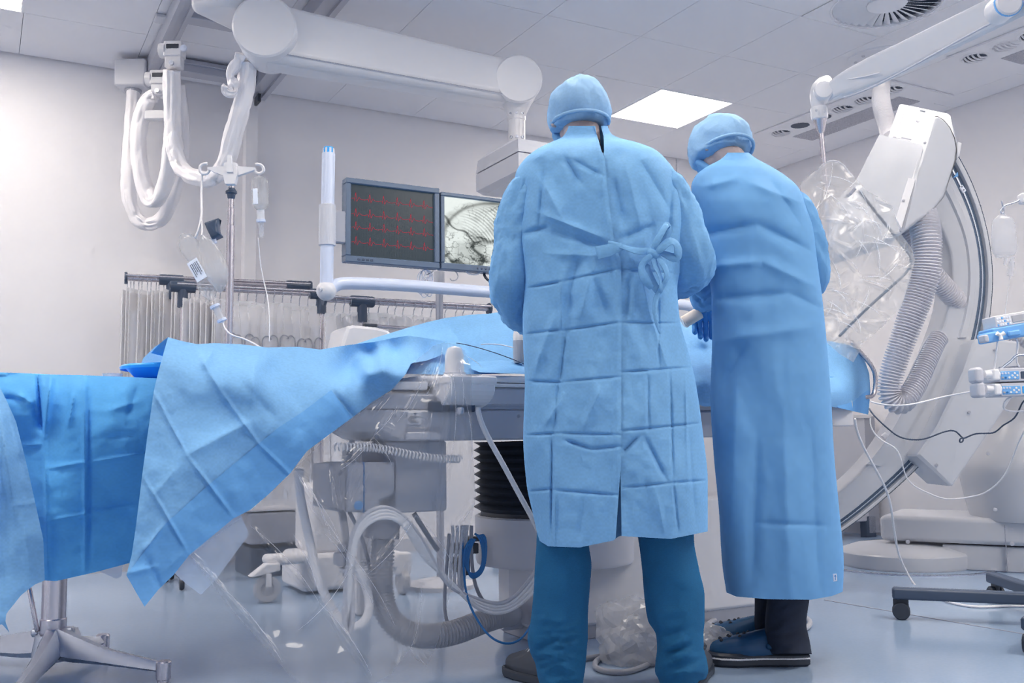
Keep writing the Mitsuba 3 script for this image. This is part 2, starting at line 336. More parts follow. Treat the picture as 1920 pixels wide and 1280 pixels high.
nzs = [PZ(x, y, HC - .012)[1] for x, y in ((1460, 248), (1496, 234), (1535, 218), (1576, 203), (1619, 187), (1671, 168))]
supply(3.86, 5.03, [(y, k) for y, k in zip(nzs, (1, 2, 2, 1, 1, 1))], (4.97, 4.02, 5.16, 4.93), 'long ceiling air unit with six round nozzles behind the lamp arm')
supply(2.31, 3.48, [(PZ(1826, 104, HC)[1], 1), (PZ(1885, 82, HC)[1], 0), (PZ(1930, 60, HC)[1], 1)], (4.97, 2.45, 5.16, 3.33), 'ceiling air unit at the right edge with a fine mesh grille')
# ------------------------------------------------------------------ ceiling rails and the suspended boom
ZR = 2.70
def xrail(name, p0, p1, w, h, lab, par=None):
    pass
xa = PZ(272, 145, ZR)[0]; xb = PZ(298, 153, ZR)[0]; ye = PZ(285, 150, ZR)[1]
t = thing('ceiling_rail', 'pair of grey aluminium ceiling rails with cross rails that carry the monitor boom', 'ceiling rail')
def rail(x0, x1, ya, yb):
    w = x1 - x0; pr = [(0, 0), (0, HC - ZR - .01), (w, HC - ZR - .01), (w, 0), (w * .72, 0), (w * .70, .014), (w * .36, .014), (w * .34, 0)]
    return prism([(x0 + a, ya, ZR + b) for a, b in pr], (0, yb - ya, 0), .0015)
obj('rail', rail(xa, xb, 1.6, ye), 'aluminium', t)
xc, xd = PZ(471, 188, ZR)[0], PZ(490, 184, ZR)[0]
obj('rail', rail(xc - .03, xd + .03, 1.6, PZ(480, 187, ZR)[1]), 'aluminium', t)
for (x, y) in ((350, 138), (400, 46)):
    yy = PZ(x, y, ZR + .02)[1]
    obj('cross_rail', cat(cbox((xb, yy - .045, ZR + .015), (xc - .03, yy + .045, HC - .012), .004), cbox((xb, yy - .062, ZR + .055), (xc - .03, yy + .062, ZR + .063), .002)), 'aluminium', t)
for (x, y) in ((298, 38), (262, 118)):
    c = PZ(x, y, HC - .02); br = obj('bracket', cat(cbox(c + [-.02, -.045, 0], c + [.085, .045, .018], .004), cbox(c + [.03, -.03, -.05], c + [.07, .02, .0], .004)), 'light_grey', t)
    obj('bolt', lathe([(0, 0), (.01, 0), (.01, .012), (0, .012)], 10, c + [.05, -.045, -.03], (0, 1, 0)), 'steel', br)
obj('end_stop', rbox([xd + .0 - .04, PZ(480, 187, ZR)[1] - .12, ZR + .0], [xd - .02, PZ(480, 187, ZR)[1] - .03, ZR - .05], .006), 'black_plastic', t)

# cable carriages and the white sleeved hoses that hang from them
t = thing('hose_carriage', 'small white trolley on the left ceiling rail holding the taller hose loop', 'trolley', 'hose trolleys on the ceiling rail')
def carriage(t, px, py, d):
    c = P(px, py, d); fr = (c, EX, EY, EZ)
    obj('body', cat(rbox((-.045, -.03, -.035), (.045, .04, .04), .008, 3, fr), cbox((-.04, -.02, -.09), (.04, .03, -.032), .004, fr)), 'white_plastic', t, 40)
    obj('slot', cbox((-.03, -.034, .0), (.03, -.028, .022), .002, fr), 'black_plastic', t)
    obj('wheel', lathe([(0, 0), (.034, 0), (.036, .006), (.036, .03), (0, .03)], 20, c - EX * .07, EX), 'white_plastic', t, 40)
    obj('bolt', lathe([(0, 0), (.012, 0), (.012, .012), (0, .012)], 12, c - EY * .03 + EZ * -.075, -EY), 'steel', t)
    obj('cap', lathe([(0, 0), (.016, 0), (.016, .01), (0, .012)], 16, c + EX * .055 - EY * .025, -EY), 'tube_blue_white', t, 40)
carriage(t, 327, 95, 4.75)
t = thing('hose_carriage', 'small white trolley on the left ceiling rail holding the inner hose loop', 'trolley', 'hose trolleys on the ceiling rail')
carriage(t, 300, 148, 5.05)
obj('clamp', cat(cbox((-.07, -.02, -.22), (.07, .02, -.17), .006, (P(300, 148, 5.05), EX, EY, EZ)), rod(P(300, 148, 5.05) + EX * .02, P(303, 185, 5.05), .006)), 'white_plastic', t)
def sleeve(pts, r, seed, wob=.18, n=28, k=150):
    p = spline(np.array(pp(*pts)), k); t_, A, B = frames(p); a = np.arange(n) * 2 * np.pi / n
    s = np.cumsum(np.r_[0, np.linalg.norm(np.diff(p, axis=0), axis=1)]); kap = np.linalg.norm(np.gradient(t_, axis=0), axis=1) / np.gradient(s)
    S, AA = np.meshgrid(s, a, indexing='ij'); q = np.stack([S * 14, np.cos(AA) * 1.2 + seed, np.sin(AA) * 1.2], -1)
    fold = np.abs(meshkit.noise(q * [1.0, 1, 1], seed) - .5) * 2; q2 = np.stack([S * 3.2 + 2 * np.cos(AA), np.cos(AA) * 2.2 + seed, np.sin(AA) * 2.2], -1)
    fl = meshkit.fbm(q2, 2, seed + 5) - .5
    rr = r * (1 + wob * 1.6 * fl - wob * (1.2 * np.clip(kap[:, None] * .12, 0, 1.3) + .25) * (1 - fold) ** 3)
    return skin(p[:, None] + rr[..., None] * (np.cos(AA)[..., None] * A[:, None] + np.sin(AA)[..., None] * B[:, None]))
t = thing('sleeved_hose', 'outer white sleeved hose hanging in a long loop from the grey ceiling box', 'hose', )
obj('sleeve', sleeve([(249, 158, 5.35), (246, 240, 5.3), (241, 320, 5.25), (243, 375, 5.25), (258, 410, 5.25), (284, 420, 5.25), (308, 404, 5.22), (326, 360, 5.15), (338, 300, 5.1), (340, 235, 5.05), (336, 190, 5.02), (332, 158, 5.0)], .038, 3, .26), 'white_sleeve', t, True)
obj('end_box', rbox((-.085, -.07, -.075), (.085, .07, .075), .012, 3, (P(252, 143, 5.35), EX, EY, EZ)), 'light_grey', t, 40)
obj('end_ring', lathe([(.04, 0), (.045, -.004), (.045, -.02), (.034, -.024)], 24, P(250, 166, 5.35)), 'mid_grey', t, 40)
t = thing('sleeved_hose', 'inner white sleeved hose hanging in a narrow loop inside the longer one', 'hose')
obj('sleeve', sleeve([(292, 178, 5.05), (276, 190, 5.05), (264, 225, 5.05), (260, 275, 5.05), (266, 330, 5.05), (275, 362, 5.05), (287, 380, 5.03), (303, 362, 5.0), (316, 318, 4.95), (323, 250, 4.88), (322, 180, 4.82), (323, 134, 4.8)], .041, 11, .26), 'white_sleeve', t, True)
t = thing('sleeved_hose', 'white fabric-sleeved hose sagging from the trolley across to the boom elbow', 'hose')
obj('sleeve', sleeve([(322, 132, 4.72), (322, 190, 4.74), (324, 250, 4.74), (330, 292, 4.72), (345, 322, 4.68), (372, 333, 4.62), (398, 334, 4.58), (420, 312, 4.54), (436, 262, 4.5), (452, 205, 4.46), (462, 150, 4.43), (462, 112, 4.4)], .041, 21, .30), 'white_sleeve', t, True)
obj('cuff', sleeve([(452, 100, 4.36), (441, 122, 4.37), (434, 148, 4.37), (441, 172, 4.37), (428, 172, 4.36), (424, 160, 4.35)], [.03][0], 31, .45, 24, 60), 'white_sleeve', t, True)

# boom: carriage housing, arm with two round joints, post and monitor carrier
t = thing('monitor_boom', 'large white ceiling boom arm with round end caps that carries the monitors', 'boom arm')
J1, J2 = P(495, 48, 4.2), P(973, 147, 4.82)
fr1 = (J1, np.array([1.0, 0, 0]), np.array([0, 1.0, 0]), EZ)
a0, a1 = PZ(350, 24, 2.555), PZ(436, 64, 2.555); u = unit((a1 - a0) * [1, 1, 0]); w = np.array([-u[1], u[0], 0]); Lh = np.linalg.norm((a1 - a0)[:2])
obj('carriage_housing', rbox((0, 0, 0), (Lh + .05, -.24, .16), .045, 5, (a0, u, w, EZ)), 'white_plastic', t, 40)
fdir = unit(PY(495, 48, 3.9) * 0 + np.array([0, -1.0, 0]) * .80 - Fw * .2 - EZ * .0)
fdir = unit(-Fw * .75 + np.array([0, -1, 0]) * .25)
obj('joint', lathe([(0, 0), (.128, 0), (.136, .008), (.136, .02), (.133, .024), (.133, .26), (0, .26)], 64, J1, -fdir), 'white_plastic', t, 35)
obj('joint', lathe([(0, 0), (.112, 0), (.119, .008), (.119, .02), (.116, .024), (.116, .22), (0, .22)], 64, J2, -fdir), 'white_plastic', t, 35)
b1, b2 = J1 - fdir * .045, J2 - fdir * .045; ad = unit(b2 - b1)
def armsec(c, h, dpt, r=.055):
    e2 = EZ; e1 = unit(-fdir * [1, 1, 0]); o = []
    for (qx, qz, s0) in ((dpt - r, h - r, 0), (r, h - .02, 90), (r, -h + r, 180), (dpt - r, -h + r, 270)):
        rr = r if s0 != 90 else .02
        for g in np.linspace(s0, s0 + 90, 7): o.append(c + e1 * ((qx if s0 in (0, 270) else rr) + rr * math.cos(math.radians(g))) + e2 * (qz + rr * math.sin(math.radians(g))))
    return o
obj('arm', skin([armsec(b1 + ad * s * np.linalg.norm(b2 - b1) + EZ * 0, .131 - .027 * s, .2 - .02 * s) for s in np.linspace(0, 1, 20)]), 'white_plastic', t, 50)
sm0 = b1 - EZ * .095 + ad * .1; sm1 = b2 - EZ * .078
obj('seam', rod(sm0 - (-fdir) * .002, sm1 - (-fdir) * .002, .0018, 6), 'mid_grey', t)
pt_ = J2 - fdir * .11
pc = np.array([pt_[0], pt_[1], 0])
def zat(y, d): return P(973, y, d)[2]
d2 = depth(pt_)
obj('yoke', lathe([(.085, zat(183, d2)), (.083, zat(192, d2)), (.05, zat(215, d2)), (.046, zat(222, d2)), (0, zat(222, d2))], 40, pc), 'white_plastic', t, 40)
ps = obj('post', lathe([(.046, zat(214, d2)), (.046, zat(228, d2)), (.043, zat(229, d2)), (.043, zat(284, d2)), (0, zat(284, d2))], 40, pc), 'white_plastic', t, 40)
for y, n_ in ((218, 3), (264, 3)):
    for k in range(n_):
        a = -1.9 + k * 1.0; e = EX * math.sin(a) * 1 + EY * -abs(math.cos(a))
        e = unit(EX * (-1 + k) * .8 - EY); obj('bolt', lathe([(0, 0), (.008, 0), (.008, .006), (0, .008)], 10, pc + EZ * zat(y, d2) + e * .042, e), 'steel', ps)
obj('neck', lathe([(.04, zat(272, d2)), (.072, zat(280, d2)), (.076, zat(284, d2)), (.076, zat(300, d2)), (0, zat(300, d2))], 40, pc), 'white_plastic', t, 40)
# carrier hood
c = pc + EZ * 0; zt, zm, zb = zat(292, d2), zat(330, d2), zat(372, d2)
def ring4(x0, x1, y0, y1, z): return [(pc[0] + x0, pc[1] + y0, z), (pc[0] + x1, pc[1] + y0, z), (pc[0] + x1, pc[1] + y1, z), (pc[0] + x0, pc[1] + y1, z)]
zq = zat(352, d2)
obj('hood', cat(hullm(ring4(-.16, .2, -.30, .12, zm + .075) + ring4(-.165, .21, -.31, .13, zm + .012)), hullm(ring4(-.165, .21, -.31, .13, zm + .006) + ring4(-.165, .21, -.31, .13, zq - .02) + ring4(-.14, .19, -.27, .1, zq - .045))), 'light_grey', t)
obj('hood_lid', hullm(ring4(-.12, .2, -.16, .1, zm + .11) + ring4(-.16, .2, -.30, .12, zm + .074)), 'white_plastic', t)
obj('beam', cat(cbox((pc[0] - .10, pc[1] - .2, zq - .62), (pc[0] - .03, pc[1] - .13, zq - .03), .006), cbox((pc[0] - .5, pc[1] - .2, zq - .33), (pc[0] + .45, pc[1] - .15, zq - .26), .006)), 'light_grey', t)
for k in range(2): obj('bolt', lathe([(0, 0), (.009, 0), (.009, .006), (0, .008)], 10, (pc[0] - .065, pc[1] - .2, zq - .085 - k * .1), (0, -1, 0)), 'steel', t)

# monitor suspension frame of pale tubes
YM = PY(648, 400, 0)[1] if False else P(735, 420, 4.05)[1]
t = thing('tubular_stand', 'pale tubular frame with an upright post and a bent lower bar under the monitors', 'frame')
a, b = PY(616, 288, YM), PY(612, 545, YM)
a = np.array([b[0] + .005, b[1], a[2]])
po = obj('post', rod(b - EZ * .01, a, .0265, 24), 'tube_blue_white', t, 40)
ca = obj('cap', lathe([(0, 0), (.0215, 0), (.0215, .022), (.018, .026), (0, .026)], 24, a), 'cap_blue', po, 40)
for k in range(8):
    an = k * math.pi / 4; obj('rib', cbox((-.004, .0205, .001), (.004, .0235, .021), .001, (a, np.array([math.cos(an), math.sin(an), 0]), np.array([-math.sin(an), math.cos(an), 0]), EZ)), 'white_plastic' if k % 2 else 'tube_blue_white', ca)
obj('joint', trimesh.creation.icosphere(3, .040).apply_translation(b), 'white_plastic', t, True)
obj('screw', lathe([(0, 0), (.008, 0), (.008, .005), (0, .006)], 12, b - EY * .036 - EX * .015, unit(-EY - EX * .35)), 'steel', t)
bar = [PY(618, 545, YM), PY(634, 533, YM - .0), PY(660, 531, YM), PY(740, 534, YM), PY(835, 541, YM), PY(925, 548, YM), PY(1130, 562, YM), PY(1240, 568, YM), PY(1290, 573, YM), PY(1300, 580, YM + .05)]
obj('lower_bar', tube(bar, .0255, 20, 90), 'tube_blue_white', t, True)
zc = PY(620, 420, YM)[2]
obj('clamp', lathe([(.027, -.09), (.034, -.088), (.034, .075), (.027, .078)], 32, (b[0] + .002, b[1], zc)), 'light_grey', t, 40)
obj('bracket', cbox((b[0] + .02, YM - .015, zc - .075), (PY(652, 420, YM)[0], YM + .02, zc + .055), .004), 'mid_grey', t)
# ------------------------------------------------------------------ monitors
MB = {'tl': PY(646, 334, YM), 'br': PY(820, 505, YM)}
def monitor(x0, x1, z0, z1, y, lab, bz=.02, bb=.03):
    t = thing('monitor', lab, 'monitor')
    o = []
    for (p, q) in (((x0, y - .02, z0), (x1, y + .03, z0 + bb)), ((x0, y - .02, z1 - bz), (x1, y + .03, z1)), ((x0, y - .02, z0 + bb), (x0 + bz, y + .03, z1 - bz)), ((x1 - bz, y - .02, z0 + bb), (x1, y + .03, z1 - bz))): o.append(cbox(p, q, .003))
    obj('bezel', cat(o), 'bezel_blue', t)
    obj('housing', cat(cbox((x0 + .003, y - .005, z0 + .004), (x1 - .003, y + .045, z1 - .004), .006), cbox((x0 + .05, y + .04, z0 + .05), (x1 - .05, y + .075, z1 - .05), .01)), 'bezel_blue', t)
    return t
x0, x1 = MB['tl'][0], PY(821, 430, YM)[0]
zt1, zb1 = PY(646, 334, YM)[2], PY(644, 491, YM)[2]
t = monitor(x0, x1, zb1, zt1, YM, 'dark monitor showing four red heart traces, left of the pair', .022, .026)
sx0, sx1, sz0, sz1 = x0 + .022, x1 - .022, zb1 + .026, zt1 - .022
def flat(x0, x1, z0, z1, y): return trimesh.Trimesh([[x0, y, z0], [x1, y, z0], [x1, y, z1], [x0, y, z1]], [[0, 1, 2], [0, 2, 3]], process=False)
def scr1(p, n, uv):
    s = .5 + .5 * dr.sin(p.x * 2 * math.pi / .0072)
    return mikit.mix((.009, .017, .024), (.022, .032, .040), s)
k = obj('screen', flat(sx0, sx1, sz0, sz1, YM - .0055), 'screen_glass', t, uv=np.array([[0, 0], [1, 0], [1, 1], [0, 1.]]))
scene[k]['emitter'] = {'type': 'area', 'radiance': mikit.proc(scr1)}
W_, H_ = sx1 - sx0, sz1 - sz0
beat = [(0, 0), (.08, 0), (.14, .10), (.18, .02), (.23, .05), (.25, -.35), (.30, .75), (.335, 1.0), (.375, .25), (.41, -.45), (.46, -.2), (.56, .33), (.60, .22), (.68, -.02), (.80, -.06), (1.0, -.06)]
for j, fz in enumerate((.80, .585, .40, .195)):
    pts = []
    for q in range(6):
        for (u_, v_) in beat: pts.append((sx0 + W_ * (.01 + .002 * j + (q + u_) * .163), YM - .0065, sz0 + H_ * (fz + .088 * v_)))
    pts = [p_ for p_ in pts if p_[0] < sx1 - .002]
    p_ = np.array(pts); d_ = np.gradient(p_, axis=0); d_ /= np.linalg.norm(d_, axis=1, keepdims=True) + 1e-9; nn = np.stack([-d_[:, 2], d_[:, 0] * 0, d_[:, 0]], 1) * .0009
    obj('trace', mikit.ply(skin(np.stack([p_ - nn, p_ + nn]), closed=False), two({'type': 'diffuse', 'reflectance': rgb(.2, .02, .03)}), emitter={'type': 'area', 'radiance': rgb(.17, .012, .022)}), None, t)
for q in range(4): obj('button', cbox((x0 + .05 + q * .018, YM - .0225, zb1 + .008), (x0 + .062 + q * .018, YM - .019, zb1 + .016), .001), 'dark_blue_grey', t)
x2, x3 = PY(824, 430, YM)[0], PY(824, 430, YM)[0] + (x1 - x0) * 1.02
zt2, zb2 = PY(824, 361, YM)[2], PY(825, 505, YM)[2]
t = monitor(x2, x3, zb2, zt2, YM, 'monitor showing a grey angiogram of head vessels, partly behind the nearer surgeon', .016, .028)
ax0, az0 = x2 + .016, zb2 + .028; AW, AH = x3 - x2 - .032, zt2 - zb2 - .044
def scr2(p, n, uv):
    u = (p.x - ax0) / AW; v = (p.z - az0) / AH
    g = mikit.fbm(u * 5, v * 5, 2.0, 4)
    col = .82 + .5 * (g - .5)
    # skull outline
    r = dr.sqrt(dr.square((u - .66) / .66) + dr.square((v - .36) / .62))
    col = col - .34 * dr.exp(-dr.square((r - 1.0) / .035)) - .1 * mikit.smoothstep(.9, 1.1, r) * 0 + .25 * mikit.smoothstep(1.06, 1.2, r)
    # fingerprint-like fine lines of the far half
    q = dr.sqrt(dr.square(u - .15) + dr.square(v - .25)) + .02 * mikit.noise(u * 8, v * 8)
    col = col + .12 * dr.sin(q * 150) * mikit.smoothstep(.18, .3, u) * mikit.smoothstep(.3, .42, v) * mikit.smoothstep(.98, .8, r)
    def vessel(f, w, a): return a * dr.exp(-dr.square(f / w))
    wob = (mikit.noise(u * 7, v * 7, 1.0) - .5) * .12
    col = col - vessel(u - .44 - .07 * dr.sin(v * 16) - wob, .035, .5) * mikit.smoothstep(.42, .34, v)
    col = col - vessel(v - .38 - .2 * (u - .4) * (u - .4) - wob, .02, .45) * mikit.smoothstep(.36, .44, u) * mikit.smoothstep(1.0, .7, u)
    col = col - vessel(v - .68 + .9 * (u - .02) + wob, .018, .5) * mikit.smoothstep(.42, .3, u)
    n2 = mikit.fbm(u * 14, v * 14, 5.0, 3)
    col = col - vessel(n2 - .5, .03, .38) * mikit.smoothstep(.62, .3, v)
    n3 = mikit.fbm(u * 9, v * 9, 9.0, 3)
    col = col - vessel(n3 - .5, .014, .22)
    d = mikit.smoothstep(.2, .0, v) * mikit.smoothstep(.45, .6, mikit.fbm(u * 6, v * 8, 3.0, 3))
    col = dr.clip(col - .35 * d, .02, .95)
    return mikit.mix((.006, .012, .009), (.50, .54, .52), col * col)
k = obj('screen', flat(x2 + .016, x3 - .016, zb2 + .028, zt2 - .016, YM - .0055), 'screen_glass', t, uv=np.array([[0, 0], [1, 0], [1, 1], [0, 1.]]))
scene[k]['emitter'] = {'type': 'area', 'radiance': mikit.proc(scr2)}
for q in range(8): obj('button', lathe([(0, 0), (.0045, 0), (.0045, .002), (0, .003)], 10, (x2 + .17 + q * .0195, YM - .02, zb2 + .014), (0, -1, 0)), 'dark_blue_grey', t)
for xm in ((x0 + x1) / 2, (x2 + x3) / 2): obj('monitor_mount', cat(cbox((xm - .05, YM + .074, (zb1 + zt1) / 2 - .05), (xm + .05, YM + .09, (zb1 + zt1) / 2 + .05), .004), cbox((xm - .025, YM + .088, zq - .325), (xm + .025, pc[1] - .17, zq - .27), .004)), 'light_grey', 'monitor_boom')
# wires under the monitors
t = tag(obj('wire_hook', tube([PY(812, 508, YM + .03), PY(805, 513, YM + .02), PY(799, 518, YM), PY(797, 527, YM), PY(798, 524, YM)], .0022, 6), 'steel', None, True), 'bent wire hook under the seam between the two monitors', 'hook')
loop = [PY(798 + 16 * math.cos(k * 2.399) * (1 - .02 * k), (519 if k % 3 else 545) + 13 * math.sin(k * 2.399), YM + .015 + .006 * math.sin(k)) for k in range(22)]
tag(obj('wire_tangle', tube(loop, .0016, 5, 220), 'tube_blue_white', None, True), 'loose tangle of pale wire hanging from the hook under the monitors', 'wire')
tag(obj('cable', tube([PY(845, 508, YM + .02), PY(856, 511, YM), PY(858, 521, YM), PY(850, 526, YM), PY(844, 522, YM)], .0025, 6), 'mid_grey', None, True), 'short grey cable end curled below the angiogram monitor', 'cable')
tag(obj('cable', tube([PY(908, 512, YM + .03), PY(912, 522, YM), PY(920, 528, YM), PY(930, 531, YM), PY(945, 530, YM + .05)], .006, 8), 'black_plastic', None, True), 'black cable dropping from the angiogram monitor beside the nearer surgeon', 'cable')
tag(obj('handle', tube([PY(873, 508, YM), PY(880, 513, YM), PY(893, 514, YM), PY(900, 510, YM)], .004, 8), 'light_grey', None, True), 'small grey bow handle under the angiogram monitor', 'handle')

# ------------------------------------------------------------------ infusion stand behind the drape
DI = 3.38; SI = DI / 4.15
def sc(pr): return [(a * SI, b) for a, b in pr]
b0 = P(428.5, 660, DI); bx = np.array([b0[0], b0[1], 0]); 
def zi(y, d=DI, x=430): return P(x, y, d)[2]
t = thing('infusion_stand', 'chrome infusion pole with a white two-hook head behind the blue drape', 'infusion stand')
obj('pole', lathe(sc([(0, .72), (.0165, .72), (.0165, zi(418)), (.014, zi(417)), (.014, zi(385)), (.0115, zi(384)), (.0115, zi(340)), (0, zi(340))]), 24, bx), 'chrome', t, 40)
obj('collar', lathe(sc([(.012, zi(366)), (.016, zi(364)), (.018, zi(357)), (.024, zi(355)), (.024, zi(351)), (.018, zi(348)), (.016, zi(345)), (0, zi(345))]), 24, bx), 'dark_blue_grey', t, 40)
hd = P(433, 325, DI)
obj('head', cat(hullm([hd + EX * a + EZ * c_ + EY * e for a, c_ in ((-.02, .035), (.02, .035), (.026, 0), (.016, -.04), (-.016, -.04), (-.026, 0)) for e in (-.014, .014)]),
    hullm([P(390, y, DI) + EY * e for y in (314, 318)  for e in (-.008, .008)] + [hd + EX * -.02 + EZ * z_ + EY * e for z_ in (.024, -.012) for e in (-.008, .008)]),
    hullm([P(479, y, DI) + EY * e for y in (315, 319)  for e in (-.008, .008)] + [hd + EX * .02 + EZ * z_ + EY * e for z_ in (.024, -.012) for e in (-.008, .008)]),
    hullm([hd + EX * a + EZ * c_ + EY * e for a, c_ in ((-.008, .06), (.004, .06), (.012, .0), (-.01, 0)) for e in (-.02, -.008)])), 'white_plastic', t)
for s, pts in ((-1, [(392, 317), (389, 324), (382, 326), (376, 322), (375, 314), (380, 308), (389, 307)]), (1, [(478, 317), (481, 324), (488, 325), (494, 320), (493, 313), (486, 308), (479, 309)])):
    obj('hook', tube([P(x, y, DI) for x, y in pts], .0055, 8, 40), 'white_plastic', t, True)
obj('table_clamp', cat(rbox(bx + [-.03, -.03, .735], bx + [.03, .035, .80], .006, 3), rbox(bx + [-.02, -.12, .745], bx + [.02, -.02, .785], .004, 3)), 'light_grey', t, 40)
def drip_line(name, pts, r, m, lab, c='tube'):
    return tag(obj(name, tube(pts, r, 6), m, None, True), lab, c)
# right bottle
t = thing('infusion_bottle', 'clear infusion bottle hanging from the right hook of the chrome infusion stand', 'infusion bottle')
bo = P(488, 372, DI); ax = unit(P(487, 332, DI) - P(489, 400, DI))
def zb_(y): return (P(488, y, DI) - bo) @ ax
sh = lathe(sc([(0, zb_(400)), (.012, zb_(400)), (.014, zb_(394)), (.022, zb_(391)), (.035, zb_(382)), (.0355, zb_(345)), (.030, zb_(335)), (.016, zb_(331)), (0, zb_(330))]), 28, bo, ax)
obj('bottle', sh, 'film_bag', t, 40)
obj('fluid', lathe(sc([(0, zb_(391)), (.020, zb_(390)), (.032, zb_(381)), (.033, zb_(356)), (0, zb_(356))]), 28, bo, ax), 'fluid', t, 40)
obj('label', cbox((-.018, -.030, zb_(386)), (-.001, -.0275, zb_(357)), .001, (bo, EX, EY, ax)), 'label_paper', t)
obj('neck', lathe(sc([(.014, zb_(413)), (.016, zb_(411)), (.016, zb_(398)), (.016, zb_(392)), (0, zb_(392))]), 20, bo, ax), 'white_plastic', t, 40)
obj('stopper', lathe([(0, zb_(417)), (.016, zb_(416)), (.016, zb_(411)), (0, zb_(411))], 20, bo, ax), 'tube_blue_white', t, 40)
obj('drip_chamber', cat(lathe([(0, zb_(446)), (.006, zb_(445)), (.008, zb_(440)), (.008, zb_(425)), (0, zb_(424))], 14, bo, ax), rod(bo + ax * zb_(425), bo + ax * zb_(417), .010, 12)), 'film_soft', t, 40)
obj('hanger', tube([P(486, 326, DI), P(486, 332, DI)], .003, 6, 4, False), 'white_plastic', t)
drip_line('drip_tube', [P(484, 446, DI), P(486, 470, DI), P(491, 510, DI), P(499, 545, DI - .02), P(504, 580, DI - .05), P(505, 640, DI - .1)], .0022, 'white_plastic', 'thin clear drip tube running down from the hanging infusion bottle')
# left pressure bag with fluid bags
t = thing('infusion_bag', 'paired clear fluid bags with printed label on the infusion stand’s left hook', 'infusion bag')
def blob(pts, r, fl=.55, k=30, n=22):
    p = spline(np.array(pp(*pts)), k); rr = np.interp(np.linspace(0, 1, k), np.linspace(0, 1, len(r)), r) * pts[0][2] / (4.05 if pts[0][0] < 900 else pts[0][2]); tt, A, B = frames(p); a = np.arange(n) * 2 * np.pi / n
    A = np.cross(tt, Fw); A /= np.linalg.norm(A, axis=1, keepdims=True); B = np.cross(tt, A)
    return skin(p[:, None] + rr[:, None, None] * (np.cos(a)[None, :, None] * A[:, None] + fl * np.sin(a)[None, :, None] * B[:, None]))
obj('bag', blob([(340, 440, DI - .08), (350, 452, DI - .08), (364, 478, DI - .08), (376, 500, DI - .08), (386, 520, DI - .08), (392, 545, DI - .08), (399, 563, DI - .08)], [.008, .036, .043, .036, .026, .024, .04, .046, .03, .006]), 'film_bag', t, True)
obj('bag', blob([(378, 441, DI - .12), (385, 455, DI - .12), (396, 480, DI - .12), (407, 510, DI - .12), (412, 535, DI - .12), (410, 548, DI - .12)], [.006, .03, .042, .05, .048, .03, .008], .5), 'film_bag', t, True)
obj('fluid', blob([(398, 490, DI - .12), (406, 512, DI - .12), (411, 533, DI - .12), (410, 545, DI - .12)], [.036, .046, .045, .028, .006], .42), 'fluid', t, True)
lf = (P(369, 505, DI - .13), unit(EX * .75 - EZ * .0 + EZ * -.55 * 0), -EY, EZ)
la = unit(P(380, 526, DI) - P(360, 490, DI)); lx = unit(P(378, 497, DI) - P(361, 508, DI))
lb = obj('label', hullm([P(369, 506, DI - .14) + la * a_ + lx * b_ + Fw * c_ for a_ in (-.036, .036) for b_ in (-.019, .019) for c_ in (0, .002)]), 'label_paper', t)
for k in range(5): obj('print', hullm([P(369, 506, DI - .142) + la * a_ + lx * b_ + Fw * c_ for a_ in (-.026, .02 - .006 * (k % 3)) for b_ in (-.013 + k * .006, -.0105 + k * .006) for c_ in (0, .001)]), 'ink_grey', lb)
obj('strap', tube([P(379, 326, DI), P(378, 350, DI), P(378, 380, DI - .04), P(377, 410, DI - .08), P(370, 436, DI - .1), P(366, 446, DI - .1)], .004, 8), 'white_plastic', t, True)
obj('strap', tube([P(377, 408, DI - .08), P(379, 425, DI - .1), P(378, 442, DI - .12)], .003, 8), 'white_plastic', t, True)
obj('drip_chamber', cat(rod(P(404, 575, DI - .1), P(416, 600, DI - .1), .012, 14), rod(P(402, 571, DI - .1), P(405, 577, DI - .1), .016, 14)), 'film_soft', t, 40)
obj('drip_ring', rod(P(402, 572, DI - .1), P(404, 576, DI - .1), .0175, 14), 'tube_blue_white', t, 40); obj('drip_ring', rod(P(415, 598, DI - .1), P(417, 602, DI - .1), .0165, 14), 'tube_blue_white', t, 40)
drip_line('drip_tube', [P(417, 602, DI - .1), P(424, 618, DI - .15), P(436, 628, DI - .2), P(455, 634, DI - .25), P(478, 645, DI - .35), P(492, 652, DI - .45)], .0028, 'white_plastic', 'clear drip tube from the two fluid bags running behind the drape')
t = thing('pressure_bulb', 'small black squeeze pump with a blue nozzle beside the infusion pole', 'pump bulb')
pts = [(382, 417), (408, 408), (405, 421), (407, 432), (412, 440), (396, 447), (389, 433)]
obj('bulb', prism([P(x, y, DI - .1) for x, y in pts], EY * .05, .006), 'dark_blue_grey', t, 50)
obj('nozzle', cat(rod(P(400, 445, DI - .075), P(403, 456, DI - .075), .008, 12), rod(P(398, 445, DI - .075), P(403, 447, DI - .075), .009, 12)), 'tube_blue_white', t, 40)

